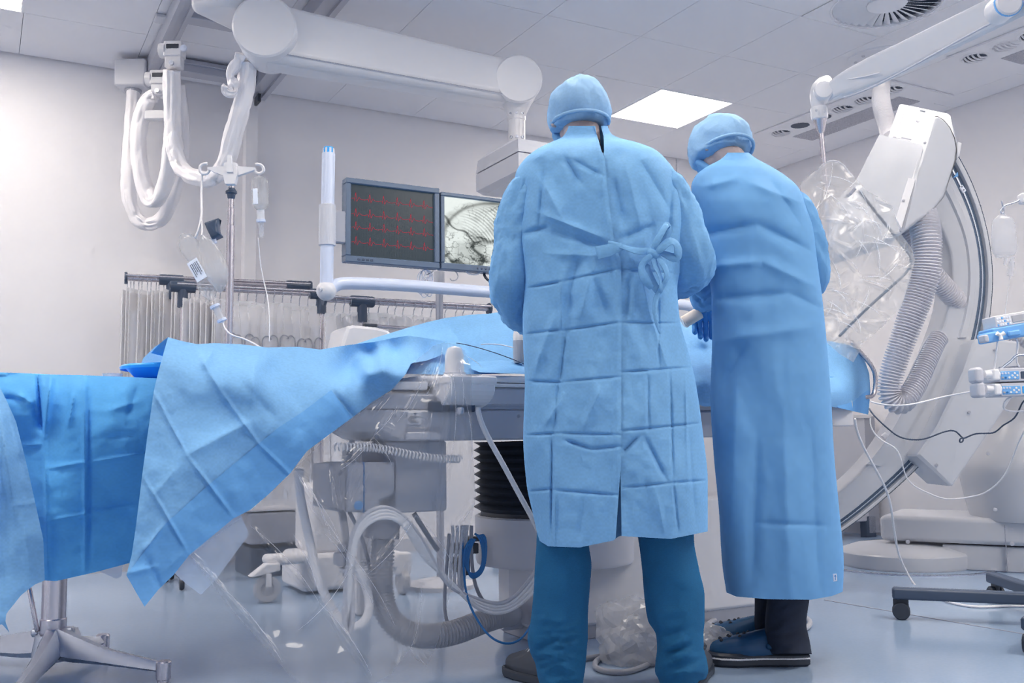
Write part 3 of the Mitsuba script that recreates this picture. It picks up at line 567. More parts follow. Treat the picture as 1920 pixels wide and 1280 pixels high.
# ------------------------------------------------------------------ racks of hanging catheter packets
rng = np.random.default_rng(5)
ORD = ['first', 'second', 'third', 'fourth', 'fifth', 'sixth', 'seventh', 'eighth', 'ninth', 'tenth', 'eleventh', 'twelfth', 'thirteenth', 'fourteenth', 'fifteenth', 'sixteenth']
def rack(name, lab, pa, pb, tees, ends, zlow=None):
    "pa, pb: rail ends in space; tees: fractions where the uprights stand"
    t = thing('hanging_rack', lab, 'rack')
    u = unit(pb - pa); L = np.linalg.norm(pb - pa)
    obj('rail', rod(pa, pb, .014, 18), 'chrome', t, 40)
    obj('rail', rod(pa + np.cross(u, EZ) * .024 + EZ * .012, pb + np.cross(u, EZ) * .024 + EZ * .012, .007, 10), 'chrome', t, 40)
    for s in ends: obj('end_cap', lathe([(0, -.006), (.030, -.007), (.033, 0), (.030, .007), (0, .006)], 20, pa + u * L * s, u), 'dark_blue_grey', t, 40)
    for s in tees:
        c = pa + u * L * s
        k = obj('tee', cat(lathe([(.0145, -.062), (.026, -.062), (.029, -.054), (.029, .054), (.026, .062), (.0145, .062)], 20, c, u), rod(c - EZ * .015, c - EZ * .105, .026, 18)), 'dark_blue_grey', t, 40)
        obj('upright', rod(c - EZ * .07, np.array([c[0], c[1], .06]), .011, 14), 'chrome', t, 40)
        e = np.cross(u, EZ)
        obj('foot', cat(rod(np.array([c[0], c[1], .06]) - e * .22, np.array([c[0], c[1], .06]) + e * .22, .014, 12)), 'chrome', t, 40)
        for s2 in (-1, 1): obj('caster', lathe([(0, -.01), (.026, -.01), (.03, 0), (.026, .01), (0, .01)], 14, np.array([c[0], c[1], .03]) + e * .2 * s2, u), 'black_plastic', t, 40)
    return u, L
za = 1.56
A0, A1 = PZ(236, 521, za), PZ(581, 537, za)
zb3 = 1.48
B0, B1 = PZ(331, 537, zb3), PZ(612, 552, zb3)
zc3 = 1.40
C0, C1 = PZ(608, 561, zc3), PZ(917, 579, zc3)
uA, LA = rack('A', 'chrome rack with a black T joint holding packets, leftmost and highest of the three rails', A0, A1, (.235,), (0, 1))
obj('tee', lathe([(.0145, -.07), (.026, -.07), (.029, -.06), (.029, .07), (.0145, .07)], 20, A1 - uA * .06, uA), 'dark_blue_grey', 'hanging_rack', 40)
uB, LB = rack('B', 'middle chrome rack with black T joints at both ends behind the infusion stand', B0, B1, (.04, .965), ())
uC, LC = rack('C', 'right chrome rack with black T joint below the monitors', C0, C1, (.215,), (0, 1))
obj('lower_rail', rod(PZ(700, 611, 1.255), PZ(770, 616, 1.255), .009, 12), 'chrome', 'hanging_rack_002', 40)
def packet(p, u, rot, w, h, lab, grp, curve=0, seed=0, card=True, film_='film_pouch'):
    "one sealed packet on its hook; p on the rail, rot turns it about the upright"
    r = np.random.default_rng(seed); t = thing('catheter_packet', lab, 'packet', grp)
    e = u * math.cos(rot) + np.cross(EZ, u) * math.sin(rot); n_ = np.cross(e, EZ)
    top = p - EZ * r.uniform(.055, .075)
    hk = [p + EZ * .016 - n_ * .0, p + EZ * .012 + np.cross(u, EZ) * .016, p - EZ * .015 + np.cross(u, EZ) * .018, p - EZ * .03, p - EZ * .045 - np.cross(u, EZ) * .004, top - EZ * .01 - np.cross(u, EZ) * .012, top + EZ * .01 - np.cross(u, EZ) * .016]
    obj('hook', tube([p - np.cross(u, EZ) * .016 + EZ * .004] + hk, .0022, 6, 26), 'steel', t, True)
    gx, gz = np.meshgrid(np.linspace(-.5, .5, 9), np.linspace(0, 1, 17))
    bulge = .012 * np.clip(1 - (2 * gx) ** 2, 0, 1) ** .7 * np.clip(np.sin(np.pi * np.clip(gz * 1.05, 0, 1)) * 2, 0, 1)
    wr = (meshkit.fbm(np.stack([gx * 3, gz * 6, np.full_like(gx, seed * .7)], -1), 3, seed) - .5) * .018
    sag = .012 * (2 * gx) ** 2 * (1 - gz) ** 3 * 2
    base = top[None, None] + e * (gx * w)[..., None] - EZ * (gz * h + sag)[..., None]
    fr_ = base + n_ * (wr + bulge + .0015)[..., None]; bk = base + n_ * (wr - bulge - .0015)[..., None]
    obj('pouch', cat(skin(fr_, closed=False), skin(bk, closed=False)), film_, t, True)
    obj('seal', cat(hullm([top + e * s * w * .5 + n_ * o - EZ * q for s in (-1, 1) for o in (-.002, .002) for q in (-.002, .02)]), *[hullm([top + e * w * (s * .5 - .02 * d_) + n_ * o - EZ * q for d_ in (-1, 1) for o in (-.002, .002) for q in (.0, h * .97)]) for s in (-1, 1)]), 'film_white', t)
    if card:
        g2 = np.linspace(.10, .97, 10); ring = [[top + e * s * w * .36 - EZ * h * q + n_ * (np.interp(q, gz[:, 4], wr[:, 4]) + o) for s, o in ((-1, 0), (1, 0), (1, .001), (-1, .001))] for q in g2]
        obj('card', skin(ring), 'label_paper' if seed % 3 else 'white_plastic', t)
    if curve:
        c0 = top - EZ * h * .17 + n_ * .020; s_ = 1 if seed % 2 else -1
        obj('catheter', tube([c0 - e * .03 * s_ - EZ * .012, c0 - e * .018 * s_ + EZ * .004, c0 + EZ * .006, c0 + e * .014 * s_ - EZ * .012, c0 + e * .016 * s_ - EZ * .05, c0 + e * .02 * s_ - EZ * .12, c0 + e * .02 * s_ - EZ * h * .7], .0028, 6, 30), 'hose_grey' if seed % 2 else 'mid_grey', t, True)
for k in range(15):
    packet(A0 + uA * (LA * (.005 + .021 * k) + rng.uniform(-.006, .006)), uA, 1.05 + rng.uniform(-.25, .25), .13, 1.12 + .03 * (k % 3), f'clear packet hanging edge-on, {ORD[k]} from the left end of the leftmost rack', 'packets packed edge-on on the leftmost rack', 0, 100 + k)
for k in range(7):
    packet(B0 + uB * (LB * (.085 + .033 * k) + rng.uniform(-.006, .006)), uB, 1.1 + rng.uniform(-.2, .2), .13, 1.08, f'clear packet hanging edge-on, {ORD[k]} right of the middle rack’s left T joint', 'packets packed edge-on on the middle rack', 0, 130 + k)
for k in range(11):
    packet(B0 + uB * LB * (.34 + .059 * k), uB, .12 + rng.uniform(-.12, .12), .085, 1.05, f'flat clear packet with a curved catheter, {ORD[k]} from the left on the middle rack', 'flat-facing packets on the middle rack', 1, 150 + k)
packet(PZ(628, 562, zc3), uC, .1, .10, .98, 'flat clear packet with a hooked catheter at the left end of the right rack', None, 1, 170)
for k in range(16):
    packet(C0 + uC * (LC * (.10 + .052 * k) + rng.uniform(-.01, .01)), uC, rng.uniform(-.3, .35), .10, .5, f'crumpled clear packet, {ORD[k]} from the left on the right rack below the monitors', 'crumpled packets on the right rack', 0, 180 + k, k % 3 == 0, 'film_soft')
# ------------------------------------------------------------------ operating table
YT = 2.75
WX, WY = np.array([1.0, 0, 0]), np.array([0, 1.0, 0])
t = thing('operating_table', 'white angiography table with control housing, accordion bellows and grey pedestal behind the surgeons', 'operating table')
zr = PY(985, 705, YT)[2]
xl = PY(640, 715, YT)[0]; xr = PY(1490, 720, YT)[0]
obj('tabletop', rbox((PY(800, 700, YT)[0], YT + .06, zr - .035), (xr, YT + .62, zr + .0), .015, 3), 'white_plastic', t, 40)
obj('tail_section', rbox((.52, YT + .10, zr - .13), (PY(800, 700, YT)[0], YT + .58, zr - .09), .015, 3), 'white_plastic', t, 40)
# long side rail in two steps
xh1 = PY(897, 720, YT)[0]
obj('side_rail', cat(rbox((xh1 + .004, YT, zr - .022), (xr, YT + .08, zr), .008, 3), rbox((xh1 + .004, YT + .006, PY(985, 726, YT)[2]), (xr, YT + .08, zr - .0235), .006, 3)), 'bright_white', t, 40)
obj('apron', cat(cbox((xh1 - .03, YT + .02, PY(985, 760, YT)[2]), (xr - .1, YT + .1, PY(985, 727, YT)[2]), .006)), 'light_grey', t)
obj('side_rail', rbox((PY(725, 720, YT)[0], YT + .05, PY(700, 728, YT)[2]), (PY(815, 715, YT)[0], YT + .12, PY(700, 712, YT)[2]), .006, 3), 'bright_white', t, 40)
# quarter-round control housing with a joystick tower under the plastic
xc0, xc1, yf = PY(842, 720, YT - .06)[0], PY(897, 720, YT - .06)[0], YT - .06
zt0 = PY(842, 706, yf)[2]; zq0, zq1 = PY(842, 726, yf)[2], PY(842, 752, yf)[2]
dy = PX(808, 740, xc0)[1] - yf
prof = [(0, zt0), (0, zq0)] + [(dy * (1 - math.cos(a)), zq0 - (zq0 - zq1 + .02) * math.sin(a)) for a in np.linspace(.15, math.pi / 2, 8)] + [(dy, zt0)]
hs = obj('control_housing', prism([(xc0, yf + a, z) for a, z in prof], (xc1 - xc0 + .06, 0, 0), .004), 'bright_white', t)
obj('control_lid', rbox((xc0 - .004, yf - .006, zt0 - .022), (xc1 + .064, yf + dy, zt0 + .004), .006, 3), 'bright_white', hs, 40)
ctw = np.array([PY(852, 690, YT + .03)[0], YT + .03, zt0])
zw = PY(852, 648, YT + .03)[2]
jt = obj('joystick_tower', cat(lathe([(.036, 0), (.036, .012), (.031, .016), (.029, zw - zt0 - .03), (.022, zw - zt0 - .008), (0, zw - zt0)], 28, ctw)), 'bright_white', t, 40)
obj('ring', lathe([(.031, .012), (.0345, .014), (.0345, .019), (.031, .021)], 28, ctw), 'light_grey', jt, 40)
obj('under_housing', cbox((xc0 - .03, YT + .0, PY(850, 772, YT)[2]), (xc1 + .02, YT + .12, PY(850, 752, YT)[2]), .004), 'dark_blue_grey', t)
obj('rail_knob', lathe([(0, 0), (.012, 0), (.014, .006), (.014, .02), (.008, .026), (0, .026)], 16, PY(862, 764, YT - .04), (0, 0, -1)), 'steel', t, 40)
# body under the top
z1, z2 = PY(985, 760, YT)[2], PY(985, 826, YT)[2]
xb0 = PY(668, 780, YT + .03)[0]
obj('upper_body', cat(rbox((xb0, YT + .03, PY(700, 768, YT + .03)[2]), (2.9, YT + .52, PY(700, 738, YT + .03)[2]), .008, 3)), 'white_shaded', t, 40)
zbt = PY(800, 826, YT + .02)[2]
arc = [(PY(x, y, YT + .02)) for x, y in ((690, 768), (700, 790), (716, 808), (740, 822), (762, 827))]
obj('lower_body', prism([p for p in arc] + [np.array([2.86, YT + .02, arc[-1][2]]), np.array([2.86, YT + .02, arc[0][2]])], WY * .48, .006), 'white_shaded', t)
sl = obj('drawer', cbox(PY(763, 801, YT + .012), PY(826, 824, YT + .012) + WY * .02, .003), 'mid_grey', t)
obj('handle', cbox(PY(763, 810, YT + .004), PY(826, 824, YT + .004) + WY * .02, .003), 'light_grey', sl)
pl = obj('sign_plate', cbox(PY(764, 772, YT + .014), PY(791, 796, YT + .014) + WY * .008, .002), 'white_plastic', t)
o_ = PY(774, 786, YT + .011)
obj('symbol', tube([o_ + WX * .013 * math.cos(a) + EZ * .009 * math.sin(a) for a in np.linspace(.7, 5.8, 14)], .0010, 5, 30), 'ink_grey', pl)
obj('symbol', cat(rod(PY(776, 781, YT + .011), PY(786, 781, YT + .011), .001, 5), rod(PY(776, 792, YT + .011), PY(786, 792, YT + .011), .001, 5)), 'ink_grey', pl)
obj('symbol', hullm([PY(x, y, YT + .0125) + WY * e for x, y in ((776, 774), (782, 774), (779, 779)) for e in (0, .002)]), 'ink_grey', pl)
obj('symbol', tube([o_ + WX * .006 * math.cos(a) + EZ * .005 * math.sin(a) for a in np.linspace(.3, 5.6, 10)], .0012, 5, 20), 'ink_grey', pl)
for x, y in ((739, 779), (972, 780)): obj('screw', lathe([(0, 0), (.006, 0), (.006, .002), (0, .003)], 10, PY(x, y, YT + .02), (0, -1, 0)), 'mid_grey', t)
# hanging control unit: upright column and side box
YC = YT + .10
obj('lift_column', rbox(PY(741, 962, YC), PY(838, 826, YC) + WY * .22, .008, 3), 'white_shaded', t, 40)
bx_ = obj('power_box', prism([PY(x, y, YC - .02) for x, y in ((650, 867), (741, 866), (741, 906), (741, 925), (730, 932), (713, 940), (713, 962), (650, 960))] , WY * .2, .008), 'white_shaded', t)
obj('box_side', prism([PY(x, y, YC - .018) for x, y in ((618, 870), (649, 867), (649, 960), (640, 960), (618, 952))], WY * .17, .006), 'mid_grey', bx_)
obj('seam', cbox(PY(682, 866, YC - .023), PY(683.4, 961, YC - .023) + WY * .01, .0005), 'cable_blue', bx_)
obj('button', lathe([(0, 0), (.0125, 0), (.014, -.002), (.0135, .004), (0, .005)], 24, PY(672, 947, YC - .02), (0, -1, 0)), 'pump_blue', bx_, 40)
obj('box_mark', cbox(PY(635, 885, YC - .021), PY(643, 889.5, YC - .021) + WY * .006, .001), 'ink_grey', bx_)
obj('hanger_bar', cat(rod(PY(652, 868, YC + .05), PY(660, 826, YC + .08), .009, 10)), 'mid_grey', t)
obj('motor_block', prism([PY(x, y, YC + .1) for x, y in ((680, 832), (741, 832), (741, 866), (679, 866))] , WY * .2, .004), 'mid_grey', t)
# accordion bellows, collar and pedestal
ctr = np.array([PY(1040, 1000, 3.12)[0], 3.12, 0])
dcen = depth(ctr + EZ * .5)
def zc_(y): return P(960, y, dcen)[2]
rb = abs(PO(888, 900, ctr)[0:2] @ EX[:2] - ctr[:2] @ EX[:2])
pf = [(0, zc_(826))]
for k in range(9):
    y = 828 + k * 15.0; pf += [(rb, zc_(y)), (rb - .026, zc_(y + 7.5))]
pf += [(rb - .02, zc_(985)), (0, zc_(985))]
obj('bellows', lathe(pf[::-1], 56, ctr), 'black_plastic', t, 25)
rc = rb - .006
obj('collar', lathe([(rc - .06, zc_(1050)), (rc - .004, zc_(1050)), (rc, zc_(1044)), (rc + .002, zc_(965)), (rc - .008, zc_(962)), (rc - .03, zc_(968)), (rc - .03, zc_(985)), (rc - .06, zc_(985))], 64, ctr), 'light_grey', t, 40)
pc_ = PZ(1012, 1212, 0)
yl = PX(956, 1120, pc_[0])[1]
zp = .47
body = rbox((pc_[0], pc_[1], .045), (2.72, yl + .1, zp), .02, 4)
obj('pedestal', body, 'white_plastic', t, 40)
obj('plinth', cbox((pc_[0] + .012, pc_[1] + .012, 0), (2.70, yl + .08, .05), .004), 'mid_grey', t)
for y_, z_ in ((yl - .02, .20), (yl - .02, .12), (pc_[1] + .05, .2)): obj('screw', lathe([(0, 0), (.008, 0), (.008, .003), (0, .004)], 10, (pc_[0], y_, z_), (-1, 0, 0)), 'mid_grey', t)
obj('cover_plate', cbox((pc_[0] - .004, pc_[1] + .03, .06), (pc_[0] + .01, yl + .0, .26), .002), 'light_grey', t)
fl = PX(972, 1150, pc_[0])
fl0 = np.array([pc_[0], pc_[1] + .10, fl[2]])
obj('hose_flange', lathe([(0, -.02), (.05, -.02), (.05, .05), (.044, .06), (0, .06)], 28, PX(966, 1152, pc_[0]), (-1, 0, 0)), 'light_grey', t, 40)
# table tail end seen past the further surgeon: bent chrome bar and pale frame box
tail = [PY(x, y, 3.25) for x, y in ((1596, 640), (1612, 659), (1630, 680), (1640, 700), (1641, 725), (1637, 740), (1626, 744), (1600, 744))]
obj('end_handle', tube(tail, .010, 14, 60), 'chrome', t, True)
obj('end_frame', rbox(PY(1400, 800, 3.1), PY(1600, 748, 3.1) + WY * .2, .01, 3), 'white_plastic', t, 40)

# ------------------------------------------------------------------ hoses and cables around the table
tag(obj('corrugated_hose', hose([PY(716, 962, 2.95), PY(718, 1000, 2.95), PY(716, 1060, 2.93), PY(716, 1110, 2.92), PY(726, 1150, 2.90), PY(752, 1180, 2.88), PY(800, 1192, 2.87), PY(855, 1184, 2.87), PY(905, 1165, 2.9), PY(945, 1153, 2.95), PX(958, 1152, pc_[0] - .055)], .039), 'hose_grey', None, 50), 'thick grey corrugated hose curving from under the table box to the pedestal', 'hose')
tag(obj('hose_collar', lathe([(.04, -.03), (.056, -.03), (.056, .03), (.042, .034)], 24, PY(717, 990, 2.95), (.1, 0, 1)), 'mid_grey', None, 40), 'grey collar at the top of the thick corrugated hose', 'hose collar')
g = 'white tubes looping under the table'
for k in range(4):
    o = (k - 1.5) * 6
    tag(obj('tube', tube([PY(655 + o * .3, 1175 - 3 * k, 2.76), PY(652 + o * .35, 1120, 2.74), PY(658 + o * .4, 1040, 2.72), PY(676 + o * .5, 985 + o * .6, 2.71), PY(708 + o * .3, 962 + o, 2.7), PY(738 + o * .2, 964 + o, 2.71), PY(768 - o * .4, 990 + o * .6, 2.74), PY(800 - o * .5, 1040 + o * .5, 2.78), PY(840, 1090 - o * .5, 2.8), PY(890, 1128 + o * .8, 2.82), PY(945, 1138 + o, 2.85), PY(985, 1110 + o * 1.5, 2.84), PY(1012, 1075 + o * 2, 2.84)], .0068, 10, 140), 'cable_white' if k else 'light_grey', None, True),
        ['greyish tube', 'white tube', 'white tube', 'white tube'][k] +  ' arching high under the table towards the pedestal, ' + ['lowest in the arch', 'second lowest in the arch', 'second highest in the arch', 'highest in the arch'][::-1][k], 'tube', g)
tag(obj('tube', tube([PY(650, 1060, 2.74), PY(648, 1110, 2.74), PY(646, 1165, 2.74), PY(650, 1187, 2.74), PY(657, 1180, 2.74), PY(660, 1120, 2.74), PY(664, 1050, 2.74)], .0075, 10, 60), 'light_grey', None, True), 'grey tube hanging in a narrow loop below the grey coupling', 'tube')
t = thing('tube_coupling', 'grey plastic coupling joining tubes below the white box under the table', 'coupling')
obj('body', cat(rbox(PY(634, 1062, 2.73), PY(660, 1036, 2.73) + WY * .05, .006, 3), rbox(PY(640, 1036, 2.73), PY(655, 1020, 2.73) + WY * .04, .005, 3), rod(PY(648, 1062, 2.75), PY(650, 1078, 2.75), .012, 14)), 'mid_grey', t, 40)
obj('clamp_ring', lathe([(.014, -.006), (.019, -.006), (.019, .006), (.014, .006)], 18, PY(648, 1068, 2.75)), 'light_grey', t, 40)
tag(obj('grey_hose', tube([PY(562, 880, 3.0), PY(565, 940, 2.98), PY(580, 1010, 2.95), PY(596, 1080, 2.9), PY(622, 1140, 2.87), PY(655, 1176, 2.85), PY(682, 1165, 2.85), PY(692, 1135, 2.88), PY(686, 1100, 2.9), PY(668, 1060, 2.93), PY(648, 1035, 2.95)], .014, 12, 120), 'cable_white', None, True), 'thick pale hose looping low over the floor left of the corrugated hose', 'hose')
tag(obj('cable', tube([PY(640, 955, 2.9), PY(646, 990, 2.85), PY(648, 1022, 2.76)], .012, 10), 'hose_grey', None, True), 'short grey hose running from the white box down to the grey coupling', 'cable')
tag(obj('cable', tube([PY(655, 960, 2.9), PY(668, 985, 2.92), PY(682, 1020, 2.95), PY(692, 1060, 2.97), PY(700, 1100, 3.0)], .006, 8), 'mid_grey', None, True), 'thin dark grey cable below the white box behind the arching tubes', 'cable')
tag(obj('cable', tube([PY(776, 962, 2.95), PY(800, 1000, 2.95), PY(820, 1030, 2.98)], .008, 8), 'mid_grey', None, True), 'short grey cable slanting right from under the lift column', 'cable')
tag(obj('cable', tube([PY(896, 764, YT - .01), PY(902, 790, YT - .02), PY(918, 825, YT - .03), PY(942, 868, YT - .04), (PY(970, 920, YT - .05)), PY(1000, 975, YT - .05), PY(1030, 1040, YT - .02), PY(1045, 1090, YT + .05)], .0085, 12), 'cable_white', None, True), 'thick white cable slanting down from the table rail in front of the bellows', 'cable')
# coiled lead
ps_ = spline([PY(626, 838, 2.74), PY(680, 838, 2.74), PY(720, 842, 2.74), PY(770, 852, 2.74), PY(820, 859, 2.74), PY(862, 860, 2.76)], 700); tt_, A_, B_ = frames(ps_)
ph = np.linspace(0, 2 * np.pi * 38, 700)[:, None]
tag(obj('coiled_cable', tube(ps_ + .0105 * (np.cos(ph) * A_ + np.sin(ph) * B_), .0026, 6, 700, False), 'cable_white', None, True), 'white coiled telephone-style cable slung across under the table body', 'cable')
# blue cable coil, grey cords, small black unit
for k in range(4):
    o = k * 2.6
    tag(obj('blue_cable', tube([PY(884 + o, 1010, 2.86), PY(872 + o, 1030 + o, 2.86), PY(872 + o * .8, 1058 + o, 2.86), PY(884, 1075 + o * .9, 2.86), PY(899 + o * .2, 1068 + o, 2.86), PY(905 + o * .8, 1040, 2.86), PY(900 + o, 1012 - o, 2.86), PY(890 + o, 1000 + o, 2.87)], .0034, 7, 50), 'cable_blue', None, True), ['innermost', 'second innermost', 'second outermost', 'outermost'][k] + ' loop of blue cable in the tied coil beside the bellows', 'cable', 'loops of the blue cable coil')
tag(obj('blue_cable', tube([PY(866, 1010, 2.88), PY(870, 1075, 2.84), PY(878, 1125, 2.8), PY(897, 1165, 2.76), PY(922, 1195, 2.72), PY(950, 1206, 2.70), PY(975, 1198, 2.70), PY(998, 1165, 2.74), PY(1008, 1130, 2.8)], .0036, 7, 80), 'cable_blue', None, True), 'single blue cable sagging low from the coil towards the pedestal', 'cable')
tag(obj('cable', tube([PY(884, 985, 2.95), PY(884, 1040, 2.95), PY(890, 1090, 2.97), PY(902, 1120, 3.0), PY(918, 1143, 3.02)], .0065, 8), 'mid_grey', None, True), 'grey cord beside the blue cable coil reaching down to the thick hose', 'cable')
tag(obj('cable', tube([PY(842, 1000, 2.92), PY(836, 1080, 2.92), PY(834, 1140, 2.92), PY(840, 1168, 2.9)], .006, 8), 'mid_grey', None, True), 'dark grey cord reaching straight down behind the plastic to the thick hose', 'cable')
for k in range(3):
    tag(obj('cable', tube([PY(848 + 9 * k, 985, 2.88), PY(846 + 8 * k, 1050, 2.86), PY(848 + 7 * k, 1098 + 4 * k, 2.85), PY(858 + 4 * k, 1100 + 3 * k, 2.86), PY(866 + 3 * k, 1050, 2.88), PY(866 + 5 * k, 985, 2.9)], .0055, 8), 'light_grey', None, True), ['leftmost', 'middle', 'rightmost'][k] + ' grey looped cord hanging behind the plastic left of the blue coil', 'cable', 'grey looped cords left of the blue coil')
t = thing('power_brick', 'small black electrical box behind the blue cable coil', 'power supply')
obj('body', cat(rbox(PY(862, 1040, 3.1), PY(898, 1018, 3.1) + WY * .08, .004, 3)), 'black_plastic', t, 40)
obj('plug', rbox(PY(880, 1016, 3.1), PY(900, 1006, 3.1) + WY * .05, .004, 3), 'black_plastic', t, 40)
t = thing('power_brick', 'black box low behind the hanging blue cable coil', 'power supply')
obj('body', rbox(PY(866, 1075, 3.15), PY(882, 1046, 3.15) + WY * .08, .004, 3), 'black_plastic', t, 40)
obj('foot', rbox(PY(868, 1079, 3.16), PY(880, 1074, 3.16) + WY * .05, .002, 3), 'dark_blue_grey', t, 40)
# rolling equipment far below and behind the table
fw = PZ(500, 1130, 0)
t = thing('equipment_trolley', 'white rolling equipment trolley with grey casters behind the plastic sheet under the table', 'trolley')
yv = fw[1]
def zz(x, y, v): return PY(x, y, v)
obj('body', rbox(PY(565, 1112, yv + .1), PY(700, 1032, yv + .1) + WY * .35, .03, 4), 'white_plastic', t, 40)
obj('column', rbox(PY(585, 1040, yv + .15), PY(690, 905, yv + .15) + WY * .3, .03, 4), 'white_plastic', t, 40)
obj('leg', rbox(PY(502, 1062, yv), PY(600, 1036, yv) + WY * .12, .03, 5), 'white_plastic', t, 40)
obj('leg', rbox(PY(733, 1070, yv - .12), PY(771, 1036, yv - .12) + WY * .4, .025, 5), 'white_plastic', t, 40)
def caster(t, c, r, w, ax, m='light_grey'):
    k = obj('caster', lathe([(r * .55, -w * .5), (r * .9, -w * .5), (r, -w * .3), (r, w * .3), (r * .9, w * .5), (r * .55, w * .5), (r * .5, w * .2), (0, w * .25), (0, -w * .25), (r * .5, -w * .2)], 30, c, ax), 'hose_grey', t, 40)
    obj('fork', cat(rbox(c + [-.012, -.035, r * .2], c + [.012, -.025, r * 1.2], .003, 2), rbox(c + [-.012, .025, r * .2], c + [.012, .035, r * 1.2], .003, 2)) if abs(ax[1]) > .5 else cat(rbox(c + [-.035, -.012, r * .2], c + [-.025, .012, r * 1.2], .003, 2), rbox(c + [.025, -.012, r * .2], c + [.035, .012, r * 1.2], .003, 2)), m, k, 40)
    obj('pedal', prism([c + np.array([a, -.03, b]) for a, b in ((-r * 1.35, r * 1.05), (-.01, r * 1.9), (.05, r * 1.9), (.05, r * 1.35), (-r * 1.2, r * 1.0))], WY * .06, .004), m, k)
c = fw + EZ * .058
caster(t, c, .058, .03, (0, 1, 0), 'white_plastic')
c2 = PY(755, 1100, yv - .1); c2[2] = .058
obj('caster', lathe([(0, -.018), (.05, -.018), (.058, -.01), (.058, .01), (.05, .018), (0, .018)], 26, c2, (1, 0, 0)), 'hose_grey', t, 40)
obj('fork', rbox(c2 + [-.035, -.025, .03], c2 + [.035, .03, .13], .012, 4), 'white_plastic', t, 40)
t = thing('cabinet', 'low grey metal cabinet by the back wall behind the drape tip', 'cabinet')
yk = 5.1
obj('body', rbox(PY(468, 1022, yk), PY(562, 958, yk) + WY * .4, .012, 3), 'mid_grey', t, 40)
obj('top', rbox(PY(464, 960, yk), PY(566, 952, yk) + WY * .42, .008, 3), 'white_plastic', t, 40)
obj('plinth', cbox(PY(470, 1034, yk + .03) * [1, 1, 0], PY(560, 1022, yk + .03) + WY * .34, .004), 'dark_blue_grey', t)
t = thing('cabinet', 'narrow dark cabinet low behind the trolley column', 'cabinet')
obj('body', rbox(PY(578, 1030, yk), PY(615, 962, yk) + WY * .3, .01, 3), 'mid_grey', t, 40)
obj('plinth', cbox(PY(580, 1045, yk + .02) * [1, 1, 0], PY(612, 1029, yk + .02) + WY * .25, .004), 'dark_blue_grey', t)
t = thing('equipment_trolley', 'pale trolley foot with a black caster seen under the table collar', 'trolley')
c = PZ(934, 1058, 0); yv2 = c[1]
obj('beam', rbox(PY(905, 1044, yv2), PY(948, 1034, yv2) + WY * .08, .01, 3), 'white_plastic', t, 40)
obj('caster', lathe([(0, -.02), (.03, -.02), (.034, -.01), (.034, .01), (.03, .02), (0, .02)], 20, c + EZ * .034, (.5, .8, 0)), 'black_plastic', t, 40)
# white device behind the patient drape
t = thing('side_monitor', 'white slanted device housing behind the patient drape below the racks', 'device')
yw = 3.75
obj('housing', prism([PY(x, y, yw) for x, y in ((640, 648), (652, 612), (662, 609), (706, 613), (728, 619), (736, 626), (740, 660), (700, 700), (640, 700))], WY * .14, .012), 'white_plastic', t)
obj('rear_housing', prism([PY(x, y, yw + .04) for x, y in ((630, 700), (648, 616), (656, 610), (670, 612), (660, 700))], WY * .2, .01), 'white_plastic', t)
obj('grip', rbox(PY(684, 612, yw + .02), PY(708, 607, yw + .02) + WY * .03, .004, 3), 'black_plastic', t, 40)
obj('stem', cbox((PY(690, 690, yw)[0] - .03, yw + .03, 0), (PY(690, 690, yw)[0] + .03, yw + .09, PY(690, 690, yw)[2]), .01), 'white_plastic', t)
t = thing('floor_pole', 'grey upright pole standing behind the bent bar under the monitors', 'pole')
pb = P(824, 600, 4.75); px_ = np.array([pb[0], pb[1], 0])
obj('pole', rod(px_ + EZ * .03, px_ + EZ * P(822, 512, 4.75)[2], .018, 18), 'aluminium', t, 40)
obj('sleeve', rod(px_ + EZ * P(822, 530, 4.75)[2], px_ + EZ * P(822, 508, 4.75)[2], .026, 18), 'light_grey', t, 40)
obj('base', lathe([(0, 0), (.17, 0), (.17, .02), (.03, .05), (0, .05)], 32, px_), 'light_grey', t, 40)

# ------------------------------------------------------------------ patient under drape, big drape, side table
def pdisp(x, y): return nz(x, y, 60, 3) * .03 + ridges(x, y, [(906, 598, 890, 690, -.02, 9), (836, 600, 890, 690, .012, 8), (842, 600, 800, 640, .015, 10), (850, 620, 910, 690, .01, 6), (1300, 605, 1330, 660, -.02, 9), (1280, 660, 1335, 650, .01, 6)])
pt = obj('patient_drape', sheet([(636, 655), (700, 634), (765, 614), (800, 604), (835, 596), (880, 590), (915, 588), (950, 583), (1050, 578), (1180, 582), (1290, 606), (1322, 604), (1400, 612), (1500, 632), (1560, 640), (1598, 648), (1620, 672), (1630, 700), (1632, 735), (1628, 777), (1570, 764), (1480, 752), (1380, 760), (1320, 762), (1250, 735), (1000, 704), (985, 700), (840, 702), (700, 700)],
    [(640, 655, 3.1), (765, 614, 3.25), (835, 596, 3.3), (950, 583, 3.25), (1180, 582, 3.2), (1322, 604, 3.1), (1500, 632, 3.15), (1598, 648, 3.25), (1632, 735, 3.3), (1628, 777, 3.28), (1570, 764, 2.95), (1480, 752, 2.7), (1320, 762, 2.70), (1250, 735, 2.72), (1320, 705, 2.685), (1480, 715, 2.67), (1400, 725, 2.675), (1320, 735, 2.68), (1560, 735, 2.86), (985, 698, 2.82), (840, 700, 2.9), (700, 690, 2.95), (880, 640, 3.08), (980, 640, 3.0), (1320, 660, 2.85), (1320, 630, 2.9), (1100, 640, 2.95), (760, 650, 3.05), (1560, 700, 3.05), (1480, 690, 2.85), (920, 690, 2.86)], 6, pdisp, PY, ((640, 655), (1598, 648), (0, .22, -.10))), 'drape_blue', None, True)
tag(pt, 'light blue drape mounded over the patient behind the nearer surgeon', 'drape')
